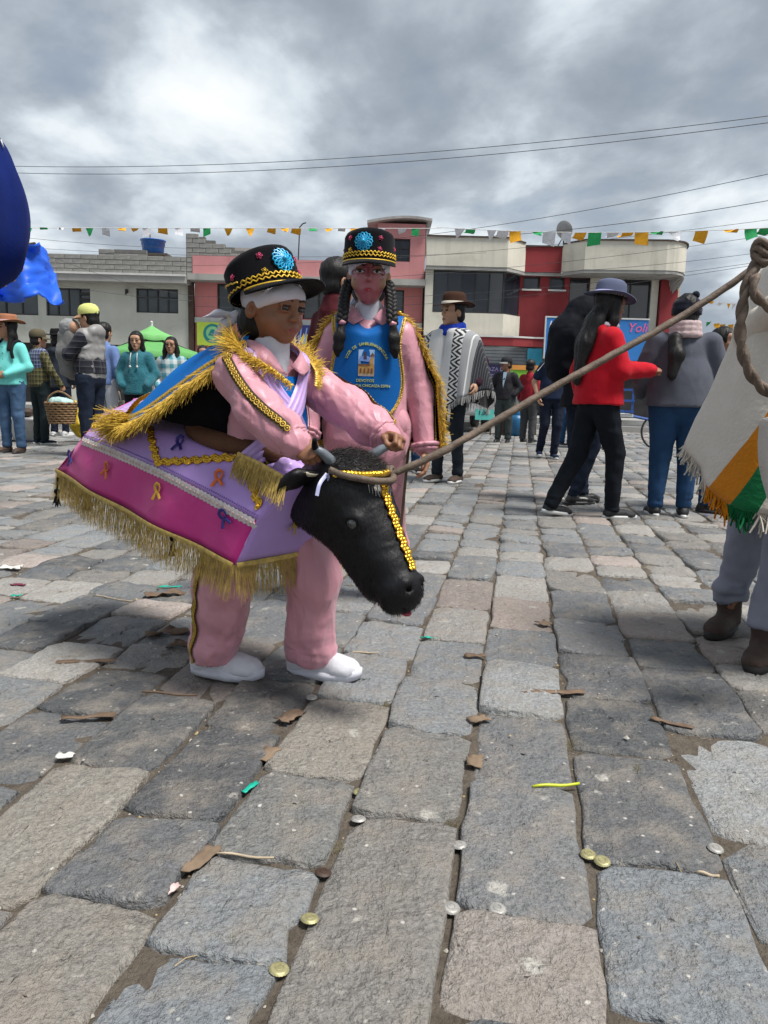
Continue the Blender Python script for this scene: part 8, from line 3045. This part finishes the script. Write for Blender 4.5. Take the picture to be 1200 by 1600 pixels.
scrap('wood_bark', 'bark chip by the child\'s rear knee', 'litter', 285, 1010, .10, .04, .2, WOODS, seed=11, crumple=.014)
scrap('wood_bark', 'brown bark chip right of the calf muzzle', 'litter', 742, 1026, .07, .025, .15, WOODS, seed=12)
scrap('cardboard_scrap', 'pale cardboard flake on the stones under the rope', 'litter', 850, 975, .05, .05, .6, CARD, seed=13)
scrap('wood_bark', 'thin bark strip in the joint near the brown boots', 'litter', 1050, 1132, .11, .018, -.6, WOODS, seed=14)
scrap('cardboard_scrap', 'pale bark flake under the calf muzzle', 'litter', 590, 962, .07, .045, .2, CARD, seed=15)
scrap('plastic_sliver', 'green plastic sliver in the joint below the child', 'litter', 391, 1232, .05, .012, 1.1, GRP, crumple=.003, seed=16)
scrap('plastic_sliver', 'green plastic strip right of the calf muzzle', 'litter', 670, 998, .06, .009, -.15, GRP, crumple=.004, seed=17)
scrap('plastic_sliver', 'green plastic strip on the stones behind the child', 'litter', 265, 918, .10, .012, .2, GRP, crumple=.004, seed=18)
scrap('plastic_sliver', 'tiny green plastic flake at the left beyond the bark', 'litter', 25, 932, .04, .02, .1, GRP, crumple=.004, seed=19)
scrap('paper_scrap', 'crumpled white paper at the far left among the stones', 'litter', 18, 888, .09, .05, .1, WHP, crumple=.008, seed=20)
scrap('paper_scrap', 'white wrapper scrap in the joint on the left', 'litter', 102, 1183, .035, .02, .1, WHP, crumple=.004, seed=21)
scrap('paper_scrap', 'pink and white paper stub below the cardboard strip', 'litter', 270, 1392, .028, .012, 1.1, mat('pinkish_paper', (.6, .45, .43), .6, .2, 40), crumple=.005, seed=22)
scrap('plastic_sliver', 'dark red plastic scrap on the left stones', 'litter', 28, 915, .06, .02, .1, mat('maroon_plastic', (.16, .02, .05), .5, .1, 20), crumple=.006, seed=23)
scrap('plastic_sliver', 'small blue plastic flake behind the brown boots', 'litter', 1106, 806, .05, .03, .1, mat('blue_flake', (.01, .06, .5), .5, .1, 20), crumple=.006, seed=24)


def stick(label, a, b, r, m):
    A_, B_ = gnd(*a), gnd(*b)
    pts = [A_ + (B_ - A_) * t + np.array([0, 0, r + .003 + .002 * math.sin(t * 7)]) for t in np.linspace(0, 1, 8)]
    V, Fc = tube_vf(pts, [r * (.8 + .3 * math.sin(3 * t)) for t in np.linspace(0, 1, 8)], 7)
    obj('stick', V, Fc, m, None, label=label, cat='litter', group='litter on the stones')


PALE = mat('pale_wood', (.42, .34, .24), .8, .2, 30)
stick('pale thin stick in the joint right of the cardboard strip', (338, 1337), (428, 1345), .0022, PALE)
stick('pale stick on the stones behind the child', (145, 932), (207, 942), .0026, PALE)
stick('dark stick on the shade-darkened stones beside the white shoe', (222, 1084), (308, 1090), .0030, WOODS)
stick('lime yellow pen lying at the stone edge near the middle', (832, 1233), (905, 1229), .0034, mat('lime_plastic', (.45, .50, .02), .4, .1, 20))
stick('pale stick under the toe of the front white shoe', (548, 1022), (592, 1022), .0024, PALE)
stick('short pale twig in the joint at the lower right', (1088, 1367), (1124, 1374), .0028, PALE)


def bottle_cap(label, px, py, m, tilt=(0., 0.), sc=1.):
    q = gnd(px, py)
    n = 42
    pr = [(0, .0036), (.0105, .0036), (.0122, .0031), (.0134, .0020), (.0150, .0)]
    g = G().lathe([(r * sc + 1e-4, z * sc) for r, z in pr], n, fn=lambda p, a, i: (p[0] * (1 + (.035 * math.cos(21 * a) if i > 2 else 0)), p[1] * (1 + (.035 * math.cos(21 * a) if i > 2 else 0)), p[2]))
    R_ = np.array(Euler((tilt[0], tilt[1], rl.uniform(0, 6))).to_matrix())
    t = thing('bottle_cap', label, 'bottle cap', (q[0], q[1], .002), 'bottle caps between the stones')
    V = np.array(g.V) @ R_.T + np.array([q[0], q[1], .0 + .004 * max(map(abs, tilt))])
    obj('crown', V, g.F, m, t)
    g2 = G().tube([(.0062 * sc * math.cos(a), .0062 * sc * math.sin(a), .0038 * sc) for a in np.linspace(0, 2 * PI, 17)], .0007, 4)
    obj('stamped_ring', np.array(g2.V) @ R_.T + np.array([q[0], q[1], .0 + .004 * max(map(abs, tilt))]), g2.F, m, t)


for i, (px, py, m, lab) in enumerate([(919, 1335, CAPM, 'left one of the pair of gold bottle caps'), (941, 1346, CAPM, 'right one of the pair of gold bottle caps'), (484, 1436, CAPM, 'gold bottle cap below the rusty cap'), (436, 1515, CAPM, 'gold bottle cap at the bottom left joint'),
                                      (563, 1238, CAPM, 'gold bottle cap in the joint between green sliver and yellow pen'), (777, 1421, CAPG, 'pale bottle cap left of the broken stone corner'), (705, 1419, CAPG, 'small tan cap beside the long central stone'), (560, 1280, CAPG, 'flat white cap below the gold cap in the middle joint'),
                                      (656, 1061, CAPG, 'greenish cap right of the front white shoe'), (1118, 1326, CAPG, 'upturned silver cap at the right'), (505, 1364, BRNLEA, 'rusty brown cap beside the long stone'), (717, 1321, CAPG, 'small silver cap in the central joint'), (487, 1090, CAPG, 'white cap just below the shoes')]):
    bottle_cap(lab, px, py, m, (rl.uniform(-.12, .12), rl.uniform(-.12, .12)))

# pebbles, crumbs, straw and flakes that gather in the joints
rk = np.random.default_rng(77)
B1 = G(); B2 = G(); B3 = G()
ua = [s[1] for s in scored[:900]] ; va = [(s[3], s[4], s[1], s[2]) for s in scored[:900]]
for (v0, v1, u0, u1) in va:
    for _ in range(rk.integers(5, 11)):
        if rk.random() < .55:
            u_, v_ = u0 + rk.normal(0, .006), rk.uniform(v0, v1)
        else:
            u_, v_ = rk.uniform(u0, u1), v0 + rk.normal(0, .006)
        if rk.random() < .13: u_, v_ = rk.uniform(u0, u1), rk.uniform(v0, v1); zz = .003
        else: zz = -.0095
        p = u_ * EU + v_ * EV
        r = rk.uniform(.0018, .0052) if rk.random() < .92 else rk.uniform(.006, .010)
        a, b_ = rk.uniform(0, 6), rk.uniform(.4, 1)
        V = [(p[0] + r * math.cos(a + k * 1.256) * (1 if k % 2 else b_), p[1] + r * math.sin(a + k * 1.256), zz) for k in range(5)] + [(p[0], p[1], zz + r * rk.uniform(.5, 1.0))]
        (B1 if rk.random() < .45 else B2 if rk.random() < .6 else B3).add(V, [(k, (k + 1) % 5, 5) for k in range(5)])
    if rk.random() < .30:
        u_, v_ = (u0 + rk.normal(0, .005), rk.uniform(v0, v1)) if rk.random() < .6 else (rk.uniform(u0, u1), v0 + rk.normal(0, .005))
        p = u_ * EU + v_ * EV
        a = rk.uniform(0, 6); l = rk.uniform(.012, .04)
        V, Fc = tube_vf([(p[0], p[1], -.004), (p[0] + l * .5 * math.cos(a), p[1] + l * .5 * math.sin(a), .002), (p[0] + l * math.cos(a), p[1] + l * math.sin(a), -.001)], .0009, 4)
        B3.add(V, Fc)
B1.o('pebbles', mat('pale_grit', (.34, .32, .28), .85, .3, 50), label='pale grit and pebbles gathered in the stone joints', cat='grit', kind='stuff')
B2.o('pebbles', mat('dark_grit', (.10, .085, .07), .9, .3, 50), label='dark grit gathered in the stone joints', cat='grit', kind='stuff')
B3.o('straw_crumbs', mat('straw', (.36, .27, .14), .85, .3, 50), label='straw crumbs and dry flakes gathered in the stone joints', cat='debris', kind='stuff')
# tufts of dry grass in some joints
V_, F_ = [], []
for px, py in ((700, 1290), (790, 1110), (880, 1040), (530, 1320), (358, 1485), (1040, 900), (600, 1100), (640, 1390), (470, 1260), (990, 1200), (655, 1085), (890, 1160), (735, 985), (1010, 1000)):
    q = gnd(px, py)
    B = np.array([q[0], q[1], -.012]) + rk.normal(0, .012, (34, 3)) * np.array([1, 1, 0])
    a, b_ = strands(B, np.tile((0, 0, 1.), (34, 1)), .024, .0007, .6, rk, 3, .4, .3)
    o_ = len(V_); V_ += a; F_ += [tuple(i + o_ for i in f) for f in b_]
obj('dry_grass', V_, F_, mat('dry_grass', (.17, .15, .055), .8, .3, 50), None, label='short dry grass tufts growing in the stone joints', cat='grass', kind='stuff')
